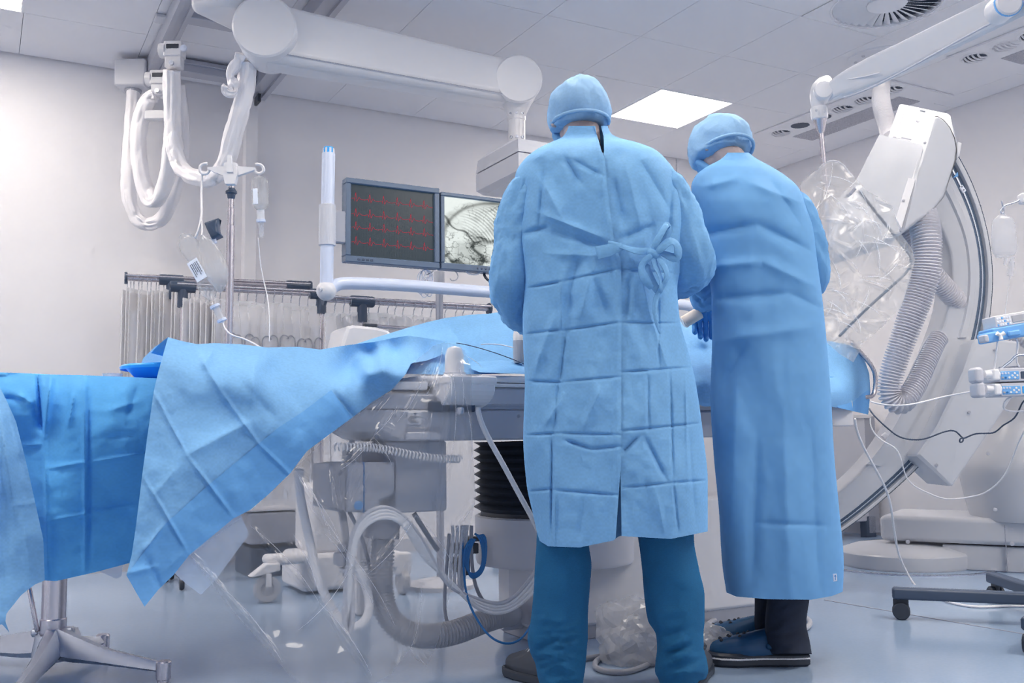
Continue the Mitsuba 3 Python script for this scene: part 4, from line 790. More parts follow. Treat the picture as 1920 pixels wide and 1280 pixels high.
obj('hem', sheet([(1556, 705), (1628, 718), (1632, 735), (1628, 777), (1570, 764)], [(1632, 735, 3.29), (1628, 777, 3.27), (1570, 764, 2.94), (1560, 700, 3.03)], 8, None, PY), 'drape_hem', pt, True)
tag(obj('towel', sheet([(985, 672), (940, 674), (905, 674), (884, 678), (880, 690), (900, 698), (985, 701), (1040, 703), (1040, 672)], [(985, 672, 2.95), (900, 674, 2.95), (884, 690, 2.84), (985, 700, 2.76), (1040, 702, 2.76), (940, 684, 2.84)], 6, lambda x, y: ridges(x, y, [(925, 688, 1000, 682, -.02, 5)]), PY), 'drape_blue', None, True), 'folded light blue towel lying on the table edge beside the plastic cover', 'towel')
t = thing('handpiece', 'grey hand-held probe with a pale tip standing beside the nearer surgeon’s waist', 'probe')
hp = PY(972, 678, 2.85)
obj('grip', lathe([(0, 0), (.017, 0), (.021, .01), (.021, .07), (.0205, .075), (0, .075)], 24, PY(974, 680, 2.85)), 'hose_grey', t, 40)
obj('tip', lathe([(.0205, .075), (.021, .09), (.017, .115), (.008, .135), (.005, .15), (0, .152)], 24, PY(974, 680, 2.85)), 'glove_white', t, 40)
tag(obj('guide_wire', tube([PY(856, 643, 2.72), PY(890, 650, 2.75), PY(930, 662, 2.75), PY(965, 675, 2.75), PY(1010, 694, 2.75)], .0014, 5, 50), 'dark_blue_grey', None, True), 'thin dark guide wire running from the plastic cover across the towel', 'wire')
tag(obj('catheter_tube', tube([PY(902, 646, 2.95), PY(935, 646, 2.95), PY(960, 651, 2.92), PY(985, 660, 2.85)], .002, 5, 40), 'white_plastic', None, True), 'thin clear tube across the patient drape above the towel', 'tube')

BD = [(315, 632), (345, 640), (370, 645), (402, 643), (450, 645), (500, 651), (560, 650), (601, 655), (650, 647), (700, 641), (735, 634), (765, 629), (800, 634), (838, 640), (842, 660), (800, 676), (771, 681), (760, 702), (735, 730), (700, 752), (660, 783), (612, 818), (575, 846), (545, 886), (505, 925), (470, 955), (437, 972), (400, 1003), (355, 1040), (325, 1078), (297, 1105), (271, 1137), (255, 1110), (237, 1078), (247, 1040), (255, 985), (266, 895), (276, 820), (288, 735), (296, 700)]
BC = [(315, 632, 2.84), (296, 700, 2.73), (276, 820, 2.66), (250, 1020, 2.60), (237, 1078, 2.58), (271, 1137, 2.57), (355, 1040, 2.62), (450, 960, 2.65), (545, 886, 2.66), (660, 783, 2.68), (735, 730, 2.68),
      (370, 646, 2.87), (402, 644, 2.90), (450, 646, 2.93), (500, 652, 2.92), (560, 651, 2.95), (601, 656, 2.98), (650, 648, 3.0), (700, 642, 3.0), (765, 630, 3.0), (838, 641, 3.0), (838, 655, 2.96),
      (330, 680, 2.74), (380, 690, 2.74), (430, 690, 2.74), (474, 664, 2.86), (488, 669, 2.84), (478, 700, 2.72), (510, 690, 2.80), (560, 688, 2.83), (594, 690, 2.82), (520, 730, 2.70), (580, 740, 2.71),
      (609, 684, 2.86), (634, 716, 2.75), (650, 724, 2.72), (684, 696, 2.71), (715, 678, 2.71), (771, 681, 2.72), (640, 702, 2.86), (665, 692, 2.93), (700, 668, 2.98), (640, 675, 2.97), (740, 660, 3.0), (800, 668, 2.97), (660, 740, 2.69), (700, 715, 2.685), (621, 732, 2.70),
      (352, 856, 2.64), (393, 907, 2.64), (430, 760, 2.69), (484, 831, 2.665), (340, 760, 2.69), (310, 850, 2.655), (312, 982, 2.61), (450, 880, 2.66)]
def bdisp(x, y):
    h = ridges(x, y, [(368, 655, 412, 731, -.010, 6), (412, 731, 484, 831, -.007, 4), (484, 831, 560, 905, -.006, 4), (285, 730, 352, 856, -.006, 4), (352, 856, 437, 968, -.007, 4), (268, 893, 353, 1037, -.006, 4),
                      (352, 852, 470, 790, -.014, 14), (393, 907, 524, 800, .0, 10), (288, 930, 330, 880, -.006, 9), (480, 668, 470, 760, -.012, 14), (505, 672, 560, 760, .014, 22), (402, 650, 380, 690, -.012, 9), (621, 730, 668, 790, .012, 8), (440, 700, 520, 790, .008, 16), (310, 982, 269, 1034, -.008, 6), (269, 1034, 310, 1120, .006, 8), (300, 1080, 350, 1030, -.006, 8), (240, 1075, 300, 1060, -.008, 6)])
    return 1.6 * h + nz(x, y, 110, 11, 2) * .028 + nz(x, y, 40, 13, 2) * .012 + nz(x, y, 20, 12, 3) * .006
t = thing('surgical_drape', 'large light blue surgical drape hanging in a pointed corner off the table end', 'drape')
obj('sheet', sheet(BD, BC, 3.6, bdisp, PY, ((315, 632), (838, 640), (0, .30, -.02))), 'drape_blue', t, True)
HB = [(621, 731), (660, 783), (612, 818), (575, 846), (545, 886), (505, 925), (470, 955), (437, 972), (400, 1003), (355, 1040), (325, 1078), (297, 1105), (271, 1137), (255, 1110), (237, 1078), (269, 1036), (290, 1010), (310, 982), (345, 950), (393, 907), (450, 860), (524, 800), (570, 770)]
obj('hem', sheet(HB, BC, 3.6, lambda x, y: bdisp(x, y) - .004, PY), 'drape_hem', t, True)
obj('fold', sheet([(262, 690), (268, 672), (290, 650), (318, 633), (326, 650), (318, 690), (300, 715), (264, 715)], [(262, 690, 3.75), (290, 650, 3.6), (318, 633, 3.3), (320, 690, 3.25), (264, 715, 3.7)], 6, lambda x, y: nz(x, y, 30, 4) * .03, PY), 'drape_blue', t, True)
tag(obj('drape_liner', sheet([(448, 957), (467, 1002), (430, 1052), (405, 1086), (377, 1115), (350, 1095), (327, 1074), (340, 1040), (400, 990)], [(448, 957, 2.67), (467, 1002, 2.68), (377, 1115, 2.64), (327, 1076, 2.65), (400, 1040, 2.66)], 6, lambda x, y: nz(x, y, 40, 5) * .01, PY), 'film_milky', None, True), 'milky translucent liner sheet showing below the hem of the large drape', 'plastic sheet')
# clear plastic cover
PCV = [(356, 1040), (470, 957), (545, 887), (612, 820), (660, 785), (735, 731), (762, 700), (772, 682), (790, 668), (812, 648), (832, 642), (860, 645), (874, 662), (884, 690), (884, 760), (886, 830), (890, 900), (893, 930), (880, 990), (858, 1040), (842, 1120), (822, 1200), (800, 1247), (780, 1236), (768, 1215), (735, 1262), (690, 1290), (640, 1300), (575, 1290), (540, 1262), (500, 1215), (440, 1150), (398, 1095)]
PCC = [(356, 1040, 2.63), (470, 957, 2.66), (545, 887, 2.67), (660, 785, 2.69), (735, 731, 2.695), (772, 682, 2.73), (812, 648, 2.72), (845, 643, 2.72), (874, 662, 2.72), (884, 690, 2.69), (884, 760, 2.66), (890, 900, 2.62), (893, 930, 2.62), (842, 1120, 2.64), (800, 1247, 2.58), (690, 1290, 2.5), (575, 1290, 2.5), (440, 1150, 2.58), (845, 700, 2.66), (845, 760, 2.64), (700, 850, 2.62), (600, 950, 2.60), (700, 1000, 2.60), (800, 950, 2.61), (600, 1120, 2.57), (720, 1120, 2.58), (820, 1050, 2.61)]
rg = np.random.default_rng(8)
CR = [(700, 818, 640, 880, -.02, 8), (700, 818, 735, 870, -.012, 5), (745, 760, 700, 818, -.01, 5), (800, 690, 745, 790, -.015, 8), (850, 705, 835, 900, -.02, 7), (868, 730, 880, 900, -.02, 7), (830, 650, 800, 740, .012, 5), (870, 665, 905, 690, .01, 5),
      (780, 965, 690, 1075, -.018, 5), (780, 965, 850, 1060, -.014, 5), (892, 935, 855, 990, -.018, 5), (560, 890, 620, 1000, -.02, 6), (620, 1000, 740, 1170, -.016, 5), (550, 1000, 600, 1120, -.016, 8), (356, 1040, 400, 1085, -.014, 4), (400, 1085, 530, 1240, -.012, 4), (470, 985, 600, 1130, -.01, 4), (600, 1130, 700, 1270, -.01, 4), (790, 1100, 770, 1215, .015, 6), (770, 1215, 800, 1250, -.02, 5), (580, 940, 660, 1060, .012, 5), (660, 1060, 560, 1180, -.01, 5)]
CR += [(x, y, x + dx, y + dy, s * .009, 4) for x, y, dx, dy, s in zip(rg.uniform(560, 880, 22), rg.uniform(680, 1200, 22), rg.uniform(-60, 60, 22), rg.uniform(-10, 90, 22), rg.choice([-1, 1], 22))]
def cdisp(x, y): return ridges(x, y, CR) + nz(x, y, 90, 6, 2) * .03 + nz(x, y, 30, 7, 2) * .004
t = thing('plastic_cover', 'crinkled clear plastic sheet hanging from the table control down to the floor', 'plastic sheet')
obj('film', sheet(PCV, PCC, 5, cdisp, PY), 'film_clear', t, True)
PCI = RBFInterpolator(np.array(PCC)[:, :2] / 300, np.array(PCC)[:, 2])
fk = obj('crease_glint', glint_lines([c_[:4] for c_ in CR[:22]] + [(562, 895, 590, 960), (575, 905, 612, 985), (590, 930, 640, 1020), (610, 1000, 650, 1050), (660, 1075, 700, 1130), (700, 820, 668, 846), (846, 700, 830, 760), (862, 690, 868, 760)], lambda x, y: PY(x, y, PCI(np.array([[x / 300, y / 300]]))[0] - .006), .0011), 'film_soft', t, True); labels[fk] = {'kind': 'stuff'}  # pale tubes laid along the creases as highlight lines

# ------------------------------------------------------------------ side table with its own drape, basin
t = thing('instrument_table', 'chrome pedestal instrument table with star feet under a blue drape at the left', 'table')
hb = PZ(97, 1255, 0)
def zs(y): return PO(97, y, hb)[2]
ztop = PO(97, 704, hb, -.30)[2]
obj('column', lathe([(0, zs(1165)), (.036, zs(1165)), (.036, .8), (0, .8)], 32, hb), 'chrome', t, 40)
obj('clamp_ring', lathe([(.030, zs(1195)), (.032, zs(1193)), (.039, zs(1186)), (.039, zs(1160)), (.036, zs(1158))], 32, hb), 'chrome', t, 40)
for x, y in ((69, 1186), (121, 1182)):
    q = PO(x, y, hb); e = unit((q - hb) * [1, 1, 0]); obj('knob', cat(lathe([(0, 0), (.012, 0), (.014, .006), (.014, .016), (.009, .02), (0, .02)], 16, np.array([hb[0], hb[1], q[2]]) + e * .045, e), rod(np.array([hb[0], hb[1], q[2]]) + e * .03, np.array([hb[0], hb[1], q[2]]) + e * .047, .008, 10)), 'steel', t, 40)
obj('pedal_rod', tube([PO(54, 1098, hb, -.02), PO(62, 1140, hb, -.03), PO(70, 1183, hb, -.02)], .007, 10), 'chrome', t, True)
obj('hub', lathe([(0, .03), (.055, .03), (.06, .05), (.05, .11), (.036, zs(1195)), (0, zs(1195))], 32, hb), 'steel', t, 40)
for x, y in ((306, 1279), (192, 1224), (18, 1345), (-150, 1236)):
    e = PZ(x, y, 0); u = unit(e - hb); L = np.linalg.norm(e - hb); w = np.cross(EZ, u)
    def sec(s, hh, ww, zz): c = hb + u * s + EZ * zz; return [c + w * a * ww + EZ * b * hh for a, b in ((1, 0), (.8, .5), (.35, 1), (-.35, 1), (-.8, .5), (-1, 0), (-.7, -.25), (.7, -.25))]
    lg = obj('leg', skin([sec(.01, .075, .042, .06), sec(.10, .06, .034, .05), sec(L * .5, .035, .026, .045), sec(L - .03, .022, .02, .038), sec(L, .02, .016, .036)]), 'steel', t, 30)
    obj('glide', lathe([(0, 0), (.018, 0), (.018, .008), (.021, .01), (.022, .058), (.018, .062), (0, .062)], 20, e), 'chrome', lg, 40)
tp = PO(97, 704, hb, -.30)
obj('top', rbox((-.62, -.26, ztop - .034), (.40, .42, ztop - .012), .01, 3, (hb * [1, 1, 0] - EX * .12 + EY * .02, EX, EY, EZ)), 'steel', t, 40)
def SO(x, y, o): return PO(x, y, hb, o)
SDP = [(-60, 696), (0, 698), (60, 700), (70, 702), (100, 702), (150, 703), (230, 706), (318, 710), (312, 800), (296, 900), (280, 1000), (262, 1050), (180, 1072), (105, 1089), (86, 1088), (60, 1085), (-60, 1110)]
SDC = [(-60, 696, -.30), (0, 698, -.31), (80, 702, -.31), (150, 703, -.31), (230, 706, -.31), (318, 710, -.31), (0, 730, -.36), (80, 720, -.35), (150, 725, -.36), (230, 730, -.35), (310, 730, -.34), (300, 900, -.30), (262, 1050, -.26), (105, 1089, -.40), (160, 900, -.39), (85, 900, -.42), (30, 900, -.36), (-60, 1100, -.36), (240, 900, -.35), (85, 800, -.38), (60, 820, -.36)]
nodes = np.random.default_rng(4).uniform(-1, 1, (8, 6)) * .010
gi = RegularGridInterpolator(([-80, 0, 86, 162, 235, 330], [690, 770, 860, 965, 1010, 1200]), np.random.default_rng(4).uniform(-1, 1, (6, 6)) * .013, bounds_error=False, fill_value=0)
def sdisp(x, y):
    yy = y + (x - 90) * .16
    h = gi(np.stack([x, yy], -1))
    return 1.4 * h + 1.9 * ridges(x, y, [(88, 878, 162, 866, -.007, 4), (162, 868, 275, 849, -.007, 4), (90, 977, 165, 962, -.006, 4), (165, 964, 262, 943, -.006, 4), (70, 700, 80, 815, .02, 4), (96, 702, 82, 820, -.022, 6), (84, 820, 90, 1085, -.008, 4), (158, 705, 160, 1070, -.008, 4), (167, 705, 166, 1065, .006, 4), (30, 740, 66, 758, -.014, 7), (0, 745, 60, 752, .01, 6), (140, 735, 128, 800, -.01, 4), (40, 835, 80, 832, -.008, 5), (60, 750, 80, 810, .012, 8), (200, 770, 262, 752, -.005, 6), (262, 720, 240, 780, .006, 8), (190, 820, 250, 815, .004, 6)]) + nz(x, y, 30, 14, 3) * .014 + nz(x, y, 90, 15, 2) * .02 + nz(x * .4, y, 14, 16, 2) * .005
t = thing('table_drape', 'creased bright blue drape hanging over the instrument table at the left edge', 'drape')
obj('sheet', sheet(SDP, SDC, 3.6, sdisp, SO, ((-60, 696), (318, 710), tuple(EY * .70))), 'drape_bright', t, True)
obj('side_flap', sheet([(-60, 715), (-10, 718), (0, 726), (12, 750), (30, 790), (50, 870), (70, 960), (81, 1010), (84, 1088), (66, 1095), (40, 1115), (12, 1150), (10, 1165), (18, 1186), (4, 1170), (-60, 1185)],
    [(-60, 715, -.42), (0, 726, -.40), (30, 790, -.43), (81, 1010, -.45), (84, 1088, -.45), (10, 1160, -.55), (-60, 1185, -.55), (-20, 900, -.52), (30, 950, -.47)], 5, lambda x, y: ridges(x, y, [(-5, 750, 30, 980, -.02, 7), (12, 760, 48, 900, .012, 6), (10, 950, 80, 940, -.004, 4), (30, 900, 60, 1080, -.008, 8), (0, 800, 12, 1100, .01, 8)]) + nz(x, y, 40, 17) * .012, SO), 'drape_blue', t, True)
obj('back_panel', sheet([(150, 1040), (232, 1040), (228, 1080), (218, 1085), (180, 1068)], [(150, 1040, .30), (232, 1040, .32), (220, 1084, .30)], 8, None, SO), 'film_milky', t, True)
t = thing('basin', 'bright blue plastic basin standing on the instrument table behind the drape edge', 'basin')
bc = SO(332, 700, .02); bc[2] = ztop + .002
Rb = .165; hz = PO(252, 690, hb, 0)[2] - ztop
obj('bowl', lathe([(0, 0), (.115, 0), (.125, .006), (Rb - .008, hz - .004), (Rb - .012, hz - .004), (.118, .008), (0, .006)], 56, bc), 'basin_blue', t, 40)
obj('rim', lathe([(Rb - .012, hz - .006), (Rb + .004, hz - .004), (Rb + .006, hz - .010), (Rb + .008, hz - .002), (Rb + .002, hz + .004), (Rb - .012, hz + .003)], 56, bc), 'basin_blue', t, 40)
rc_ = SO(211, 702, .05); rc_[2] = ztop + .008
tag(obj('plastic_cup', lathe([(.022, -.006), (.026, -.004), (.030, .018), (.032, .02), (.029, .02), (.024, -.002)], 24, rc_), 'film_soft', None, 40), 'small clear plastic cup lying on the instrument table left of the basin', 'cup')
# ------------------------------------------------------------------ people
def sph(p, r, n=20): return Manifold.sphere(r, n).translate(tuple(np.asarray(p, float)))
def bone(a, ra, b, rb, n=20): return Manifold.batch_hull([sph(a, ra, n), sph(b, rb, n)])
def to_tm(m, edge=.012, it=8):
    m = m.refine_to_length(edge); q = m.to_mesh(); tm = trimesh.Trimesh(q.vert_properties[:, :3], q.tri_verts, process=True)
    return trimesh.smoothing.filter_taubin(tm, iterations=it) if it else tm
def hand_bones(W, d, n, side, r=.0085, curl=.55, s=1.0, g=0.0):
    "wrist W, direction d to the fingertips, n out of the back of the hand, side +1 thumb towards n x d"
    d, n = unit(d), unit(n); x = unit(np.cross(n, d)) * side; bs = []
    L = .085 * s
    for k, (off, ln) in enumerate(((.030, .068), (.010, .077), (-.010, .071), (-.029, .056))):
        base = W + d * L + x * off * s; bs.append(bone(W + d * .012 + x * off * .55, .013 * s + g, base, .0105 * s + g))
        p, a = base, .15
        for f in (.44, .31, .25):
            a += curl * (.6 + .15 * k); q = p + (d * math.cos(a) - n * math.sin(a)) * ln * f * s; bs.append(bone(p, r * s + g, q, r * .92 * s + g)); p = q
    tb = W + d * .028 + x * .026 * s; p = tb; a = .75
    bs.append(bone(W + d * .015, .014 * s + g, tb, .013 * s + g))
    for f in (.040, .032, .024):
        q = p + (d * math.cos(a) + x * math.sin(a) * .9 - n * .35) * f * s; bs.append(bone(p, .0105 * s + g, q, .0095 * s + g)); p = q; a -= .3
    return bs
def person_body(J, face, clothes_hand=True):
    "J: joints -> one continuous body"
    up = unit(J['crown'] - J['neck']); f = unit(face - up * (face @ up)); sd = np.cross(f, up); h = J['head']
    bs = [bone(h + f * .012 + up * .02, .083, h - f * .02 + up * .022, .083, 28), bone(h + f * .035 - up * .035, .058, h + f * .062 - up * .075, .034), bone(h + f * .09 + up * .0, .012, h + f * .108 - up * .03, .013), bone(h + f * .094 - up * .055, .012, h + f * .088 - up * .07, .014),
          bone(h + sd * .078 - up * .005, .012, h + sd * .081 - up * .035, .009), bone(h - sd * .078 - up * .005, .012, h - sd * .081 - up * .035, .009), bone(h + f * .078 + sd * .03 + up * .012, .014, h + f * .078 - sd * .03 + up * .012, .014),
          bone(h - up * .05 - f * .005, .055, J['neck'], .050), bone(J['neck'], .048, J['chest'] * .5 + J['neck'] * .5, .07), Manifold.batch_hull([sph(J['neck'] * .5 + J['chest'] * .5 + sd * .10, .045), sph(J['neck'] * .5 + J['chest'] * .5 - sd * .10, .045), sph(J['chest'] + sd * .055, .09), sph(J['chest'] - sd * .055, .09)]), Manifold.batch_hull([sph(J['chest'] + sd * .055, .09), sph(J['chest'] - sd * .055, .09), sph(J['chest'] * .35 + J['pelvis'] * .65 + sd * .045, .082), sph(J['chest'] * .35 + J['pelvis'] * .65 - sd * .045, .082)]), Manifold.batch_hull([sph(J['chest'] * .35 + J['pelvis'] * .65 + sd * .045, .082), sph(J['chest'] * .35 + J['pelvis'] * .65 - sd * .045, .082), sph(J['pelvis'] + sd * .065, .088), sph(J['pelvis'] - sd * .065, .088)])]
    gl = []
    for s in ('L', 'R'):
        sh, el, wr = J[s + 'sh'], J[s + 'el'], J[s + 'wr']
        bs += [bone(J['neck'] * .72 + J['chest'] * .28, .035, sh, .040), bone(sh, .042, el, .033), bone(el, .034, wr, .024)]
        dd = unit(unit(wr - el) + np.array([0, 0, -.35])); nn = unit(np.cross(np.cross(dd, EZ), dd)); hb_ = hand_bones(wr, dd, nn, 1 if s == 'R' else -1); bs += hb_; gl.append(hand_bones(wr, dd, nn, 1 if s == 'R' else -1, .0085, .55, 1.0, .0016) + [bone(wr - dd * .03, .0275, wr + dd * .01, .0262)])
        hp_, kn, an, to = J['pelvis'] + (J[s + 'kn'] - J['pelvis']) * .1 + (sd if (J[s + 'kn'] - J['pelvis']) @ sd > 0 else -sd) * .06, J[s + 'kn'], J[s + 'an'], J[s + 'to']
        bs += [bone(hp_, .078, kn, .052), bone(kn, .052, an, .036), bone(an, .036, an * [1, 1, 0] + EZ * .035, .032), bone(an * [1, 1, 0] + EZ * .036, .03, to, .026)]
    m = Manifold.batch_boolean(bs, manifold3d.OpType.Add)
    return to_tm(m, .016, 6), gl, (h, f, up, sd)
def face_parts(t, hd):
    h, f, up, sd = hd
    for s in (-1, 1):
        e = obj('eye', trimesh.creation.icosphere(2, .0125).apply_translation(h + f * .087 + sd * .031 * s + up * .0), 'eye_white', t, True)
        obj('iris', trimesh.creation.icosphere(1, .006).apply_translation(h + f * .0955 + sd * .031 * s), 'hair', e, True)
    obj('mouth', bone_tm(h + f * .098 - up * .062 + sd * .02, .006, h + f * .098 - up * .062 - sd * .02, .006), 'skin', t, True)
def bone_tm(a, ra, b, rb):
    q = bone(a, ra, b, rb).to_mesh(); return trimesh.Trimesh(q.vert_properties[:, :3], q.tri_verts, process=True)
def cap_mesh(hd, r=(.094, .106, .108), seed=0, puff=.012, low=-.02, tilt=.55, lift=.03):
    h, f, up, sd = hd; th, ph = np.meshgrid(np.linspace(0, np.pi, 46), np.linspace(0, 2 * np.pi, 73)[:-1], indexing='ij')
    x, y, z = np.sin(th) * np.cos(ph), np.sin(th) * np.sin(ph), np.cos(th)
    w = (meshkit.fbm(np.stack([np.cos(ph) * 2.2 * (1 + th * .2), np.sin(ph) * 2.2, th * 1.3], -1), 3, seed) - .5)
    pl = np.abs(meshkit.noise(np.stack([np.cos(ph) * 7, np.sin(ph) * 7, th * .8], -1), seed + 3) - .5)
    k = 1 + .18 * w - .10 * pl * np.sin(th)
    X, Y, Z = r[0] * x * k, r[1] * y * k, r[2] * z * k
    lim = low + tilt * Y; under = Z < lim
    Zc = np.where(under, lim - .012 * np.clip((lim - Z) / .05, 0, 1), Z); sh = np.where(under, np.clip(1 - (lim - Z) * 1.5, .72, 1), 1)
    pts = h + up * lift + sd * (X * sh)[..., None] + f * (Y * sh)[..., None] + up * Zc[..., None]
    keep = 38; return skin(pts[:keep], cap=False)
def PO_fast(X, Y, O, off):
    r = Fw + ((X - 960) / f_px)[..., None] * Rt - ((Y - 640) / f_px)[..., None] * Up
    return Cm + r * ((((O - Cm) @ EY + off)) / (r @ EY))[..., None]
def gown_mesh(O, rows, hem, disp, n=240, m=330, seam=None, gap=None, ex=.86):
    "gown as rings of cloth, open down the middle of the back where seam(y) says, its edges apart by gap(y)"
    rows = np.asarray(rows, float); py = np.linspace(rows[0, 0], rows[-1, 0], m)
    xl, xr, b, off = (PchipInterpolator(rows[:, 0], rows[:, k])(py) for k in (1, 2, 3, 4))
    a = np.linspace(0, 2 * np.pi, n + 1) - np.pi / 2; da = np.minimum(np.arange(n + 1), n - np.arange(n + 1)) * 2 * np.pi / n; sd_ = np.where(np.arange(n + 1) <= n / 2, 1, -1)
    c, s = np.cos(a), np.sin(a); c, s = np.sign(c) * np.abs(c) ** ex, np.sign(s) * np.abs(s) ** ex
    X = (xl + xr)[:, None] / 2 + (xr - xl)[:, None] / 2 * c[None]; Y = np.repeat(py[:, None], n + 1, 1)
    lift = np.zeros_like(X)
    if seam is not None:
        X = X + (seam(py) - (xl + xr) / 2)[:, None] * np.exp(-(da / .5) ** 2)[None]
        X = X + (gap(py)[:, None] * np.exp(-(da / .06) ** 2)[None]) * sd_[None]; lift = np.where(sd_ < 0, .0045, -.001)[None] * np.exp(-(da / .045) ** 2)[None] + 0 * X
    if hem is not None:
        hx = np.interp(X, [q[0] for q in hem], [q[1] for q in hem]); tt = np.clip((Y - 800) / (rows[-1, 0] - 800), 0, 1); Y = Y + (hx - rows[-1, 0]) * tt * tt
    OFF = off[:, None] + b[:, None] * s[None] - lift - disp(X, Y, s[None] < .15) * np.clip(np.abs(s[None]) * 2.2, .25, 1) * np.where(s[None] < 0, 1, -1)
    return skin(PO_fast(X, Y, O, OFF), cap=False, closed=False)
def sleeve_cloth(O, pts, r, seed, amp=.012, n=40, k=110):
    p = spline(np.array([PO(x, y, O, o) for x, y, o in pts]), k); t_, A, B = frames(p); rr = np.interp(np.linspace(0, 1, k), np.linspace(0, 1, len(r)), r)
    a = np.arange(n) * 2 * np.pi / n; s = np.cumsum(np.r_[0, np.linalg.norm(np.diff(p, axis=0), axis=1)]); S, AA = np.meshgrid(s, a, indexing='ij')
    q = np.stack([S * 16 + 1.5 * np.sin(AA + seed), np.cos(AA) * 1.6, np.sin(AA) * 1.6], -1); q2 = np.stack([S * 42 + 3 * np.sin(AA * 2 + seed), np.cos(AA) * 3, np.sin(AA) * 3], -1)
    w = (1 - 2 * np.abs(meshkit.fbm(q, 2, seed) - .5)) * amp * 1.3 + (meshkit.fbm(q2, 2, seed + 1) - .5) * amp * .8
    R = rr[:, None] + w - amp
    R[:3] *= np.array([.4, .75, .95])[:, None]
    return skin(p[:, None] + R[..., None] * (np.cos(AA)[..., None] * A[:, None] + np.sin(AA)[..., None] * B[:, None]))
def leg_cloth(O, rows, seed, amp=.014, n=64, m=150, low=1130):
    rows = np.asarray(rows, float); py = np.linspace(rows[0, 0], rows[-1, 0], m)
    xl, xr, b, off = (PchipInterpolator(rows[:, 0], rows[:, k])(py) for k in (1, 2, 3, 4)); a = np.linspace(0, 2 * np.pi, n + 1)[:-1]
    X = (xl + xr)[:, None] / 2 + (xr - xl)[:, None] / 2 * np.cos(a)[None]; Y = np.repeat(py[:, None], n, 1)
    q = np.stack([X / 60, Y / 45 + X / 90, np.sin(a)[None] + 0 * X], -1); q2 = np.stack([X / 90, Y / 17 + X / 50, np.sin(a)[None] + 0 * X], -1)
    w = (meshkit.fbm(q, 3, seed) - .5) * amp * 2 + (.5 - np.abs(meshkit.fbm(q2, 2, seed + 2) - .5) * 2) * amp * 2.6 * np.clip((Y - low) / 90, 0, 1)
    return skin(PO_fast(X, Y, O, off[:, None] + b[:, None] * np.sin(a)[None] + w * np.sin(a)[None]), cap=True)
def ribbon(O, pts, w, tw=0.0, k=40, wd=None):
    p = spline(np.array([PO(x, y, O, o) for x, y, o in pts]), k); t_ = np.gradient(p, axis=0); t_ /= np.linalg.norm(t_, axis=1, keepdims=True)
    sdv = np.cross(t_, -EY); sdv /= np.linalg.norm(sdv, axis=1, keepdims=True); nn = np.cross(sdv, t_)
    an = tw * np.sin(np.linspace(0, 3.1, k) * 1.3); d_ = sdv * np.cos(an)[:, None] + nn * np.sin(an)[:, None]; ww = np.interp(np.linspace(0, 1, k), np.linspace(0, 1, len(w)), w)[:, None] / 2
    n2 = np.cross(d_, t_) * .0008
    return skin(np.stack([p - d_ * ww + n2, p + n2 + np.cross(d_, t_) * .003, p + d_ * ww + n2, p + d_ * ww - n2, p - n2 + np.cross(d_, t_) * .003, p - d_ * ww - n2], 1))
def sneaker(t, heel, d, L=.29, mu='mid_grey', ms='dark_blue_grey'):
    d = unit(d * [1, 1, 0]); w = np.cross(EZ, d)
    out = [(-.005, .030), (.04, .038), (.12, .036), (.20, .046), (.25, .042), (.285, .022), (.29, 0)]; out = out + [(x, -y * .95) for x, y in out[::-1][1:]]
    sh = obj('shoe', to_tm(Manifold.batch_hull([sph(heel + d * a * L / .29 + w * b + EZ * z, r, 16) for a, b, z, r in ((.03, 0, .045, .03), (.12, 0, .045, .036), (.2, .008, .04, .034), (.2, -.008, .04, .034), (.255, 0, .036, .026), (.05, 0, .085, .028), (.12, 0, .078, .03))]), .01, 3), mu, t, True)
    obj('sole', prism([heel + d * x * L / .29 + w * y * 1.03 + EZ * .001 for x, y in out], EZ * .026, .005), ms, sh, 40)
    for k in range(4):
        c = heel + d * (.13 + .022 * k) * L / .29 + EZ * (.108 - .011 * k); obj('lace', tube([c - w * .024 - EZ * .012, c + EZ * .002, c + w * .024 - EZ * .012], .0028, 6), 'light_grey', sh, True)
    obj('collar', tube([heel + d * (.05 + .04 * math.cos(a)) + w * .032 * math.sin(a) + EZ * .11 for a in np.linspace(0, 6.283, 14)], .008, 8), 'black_plastic', sh, True)
    return sh
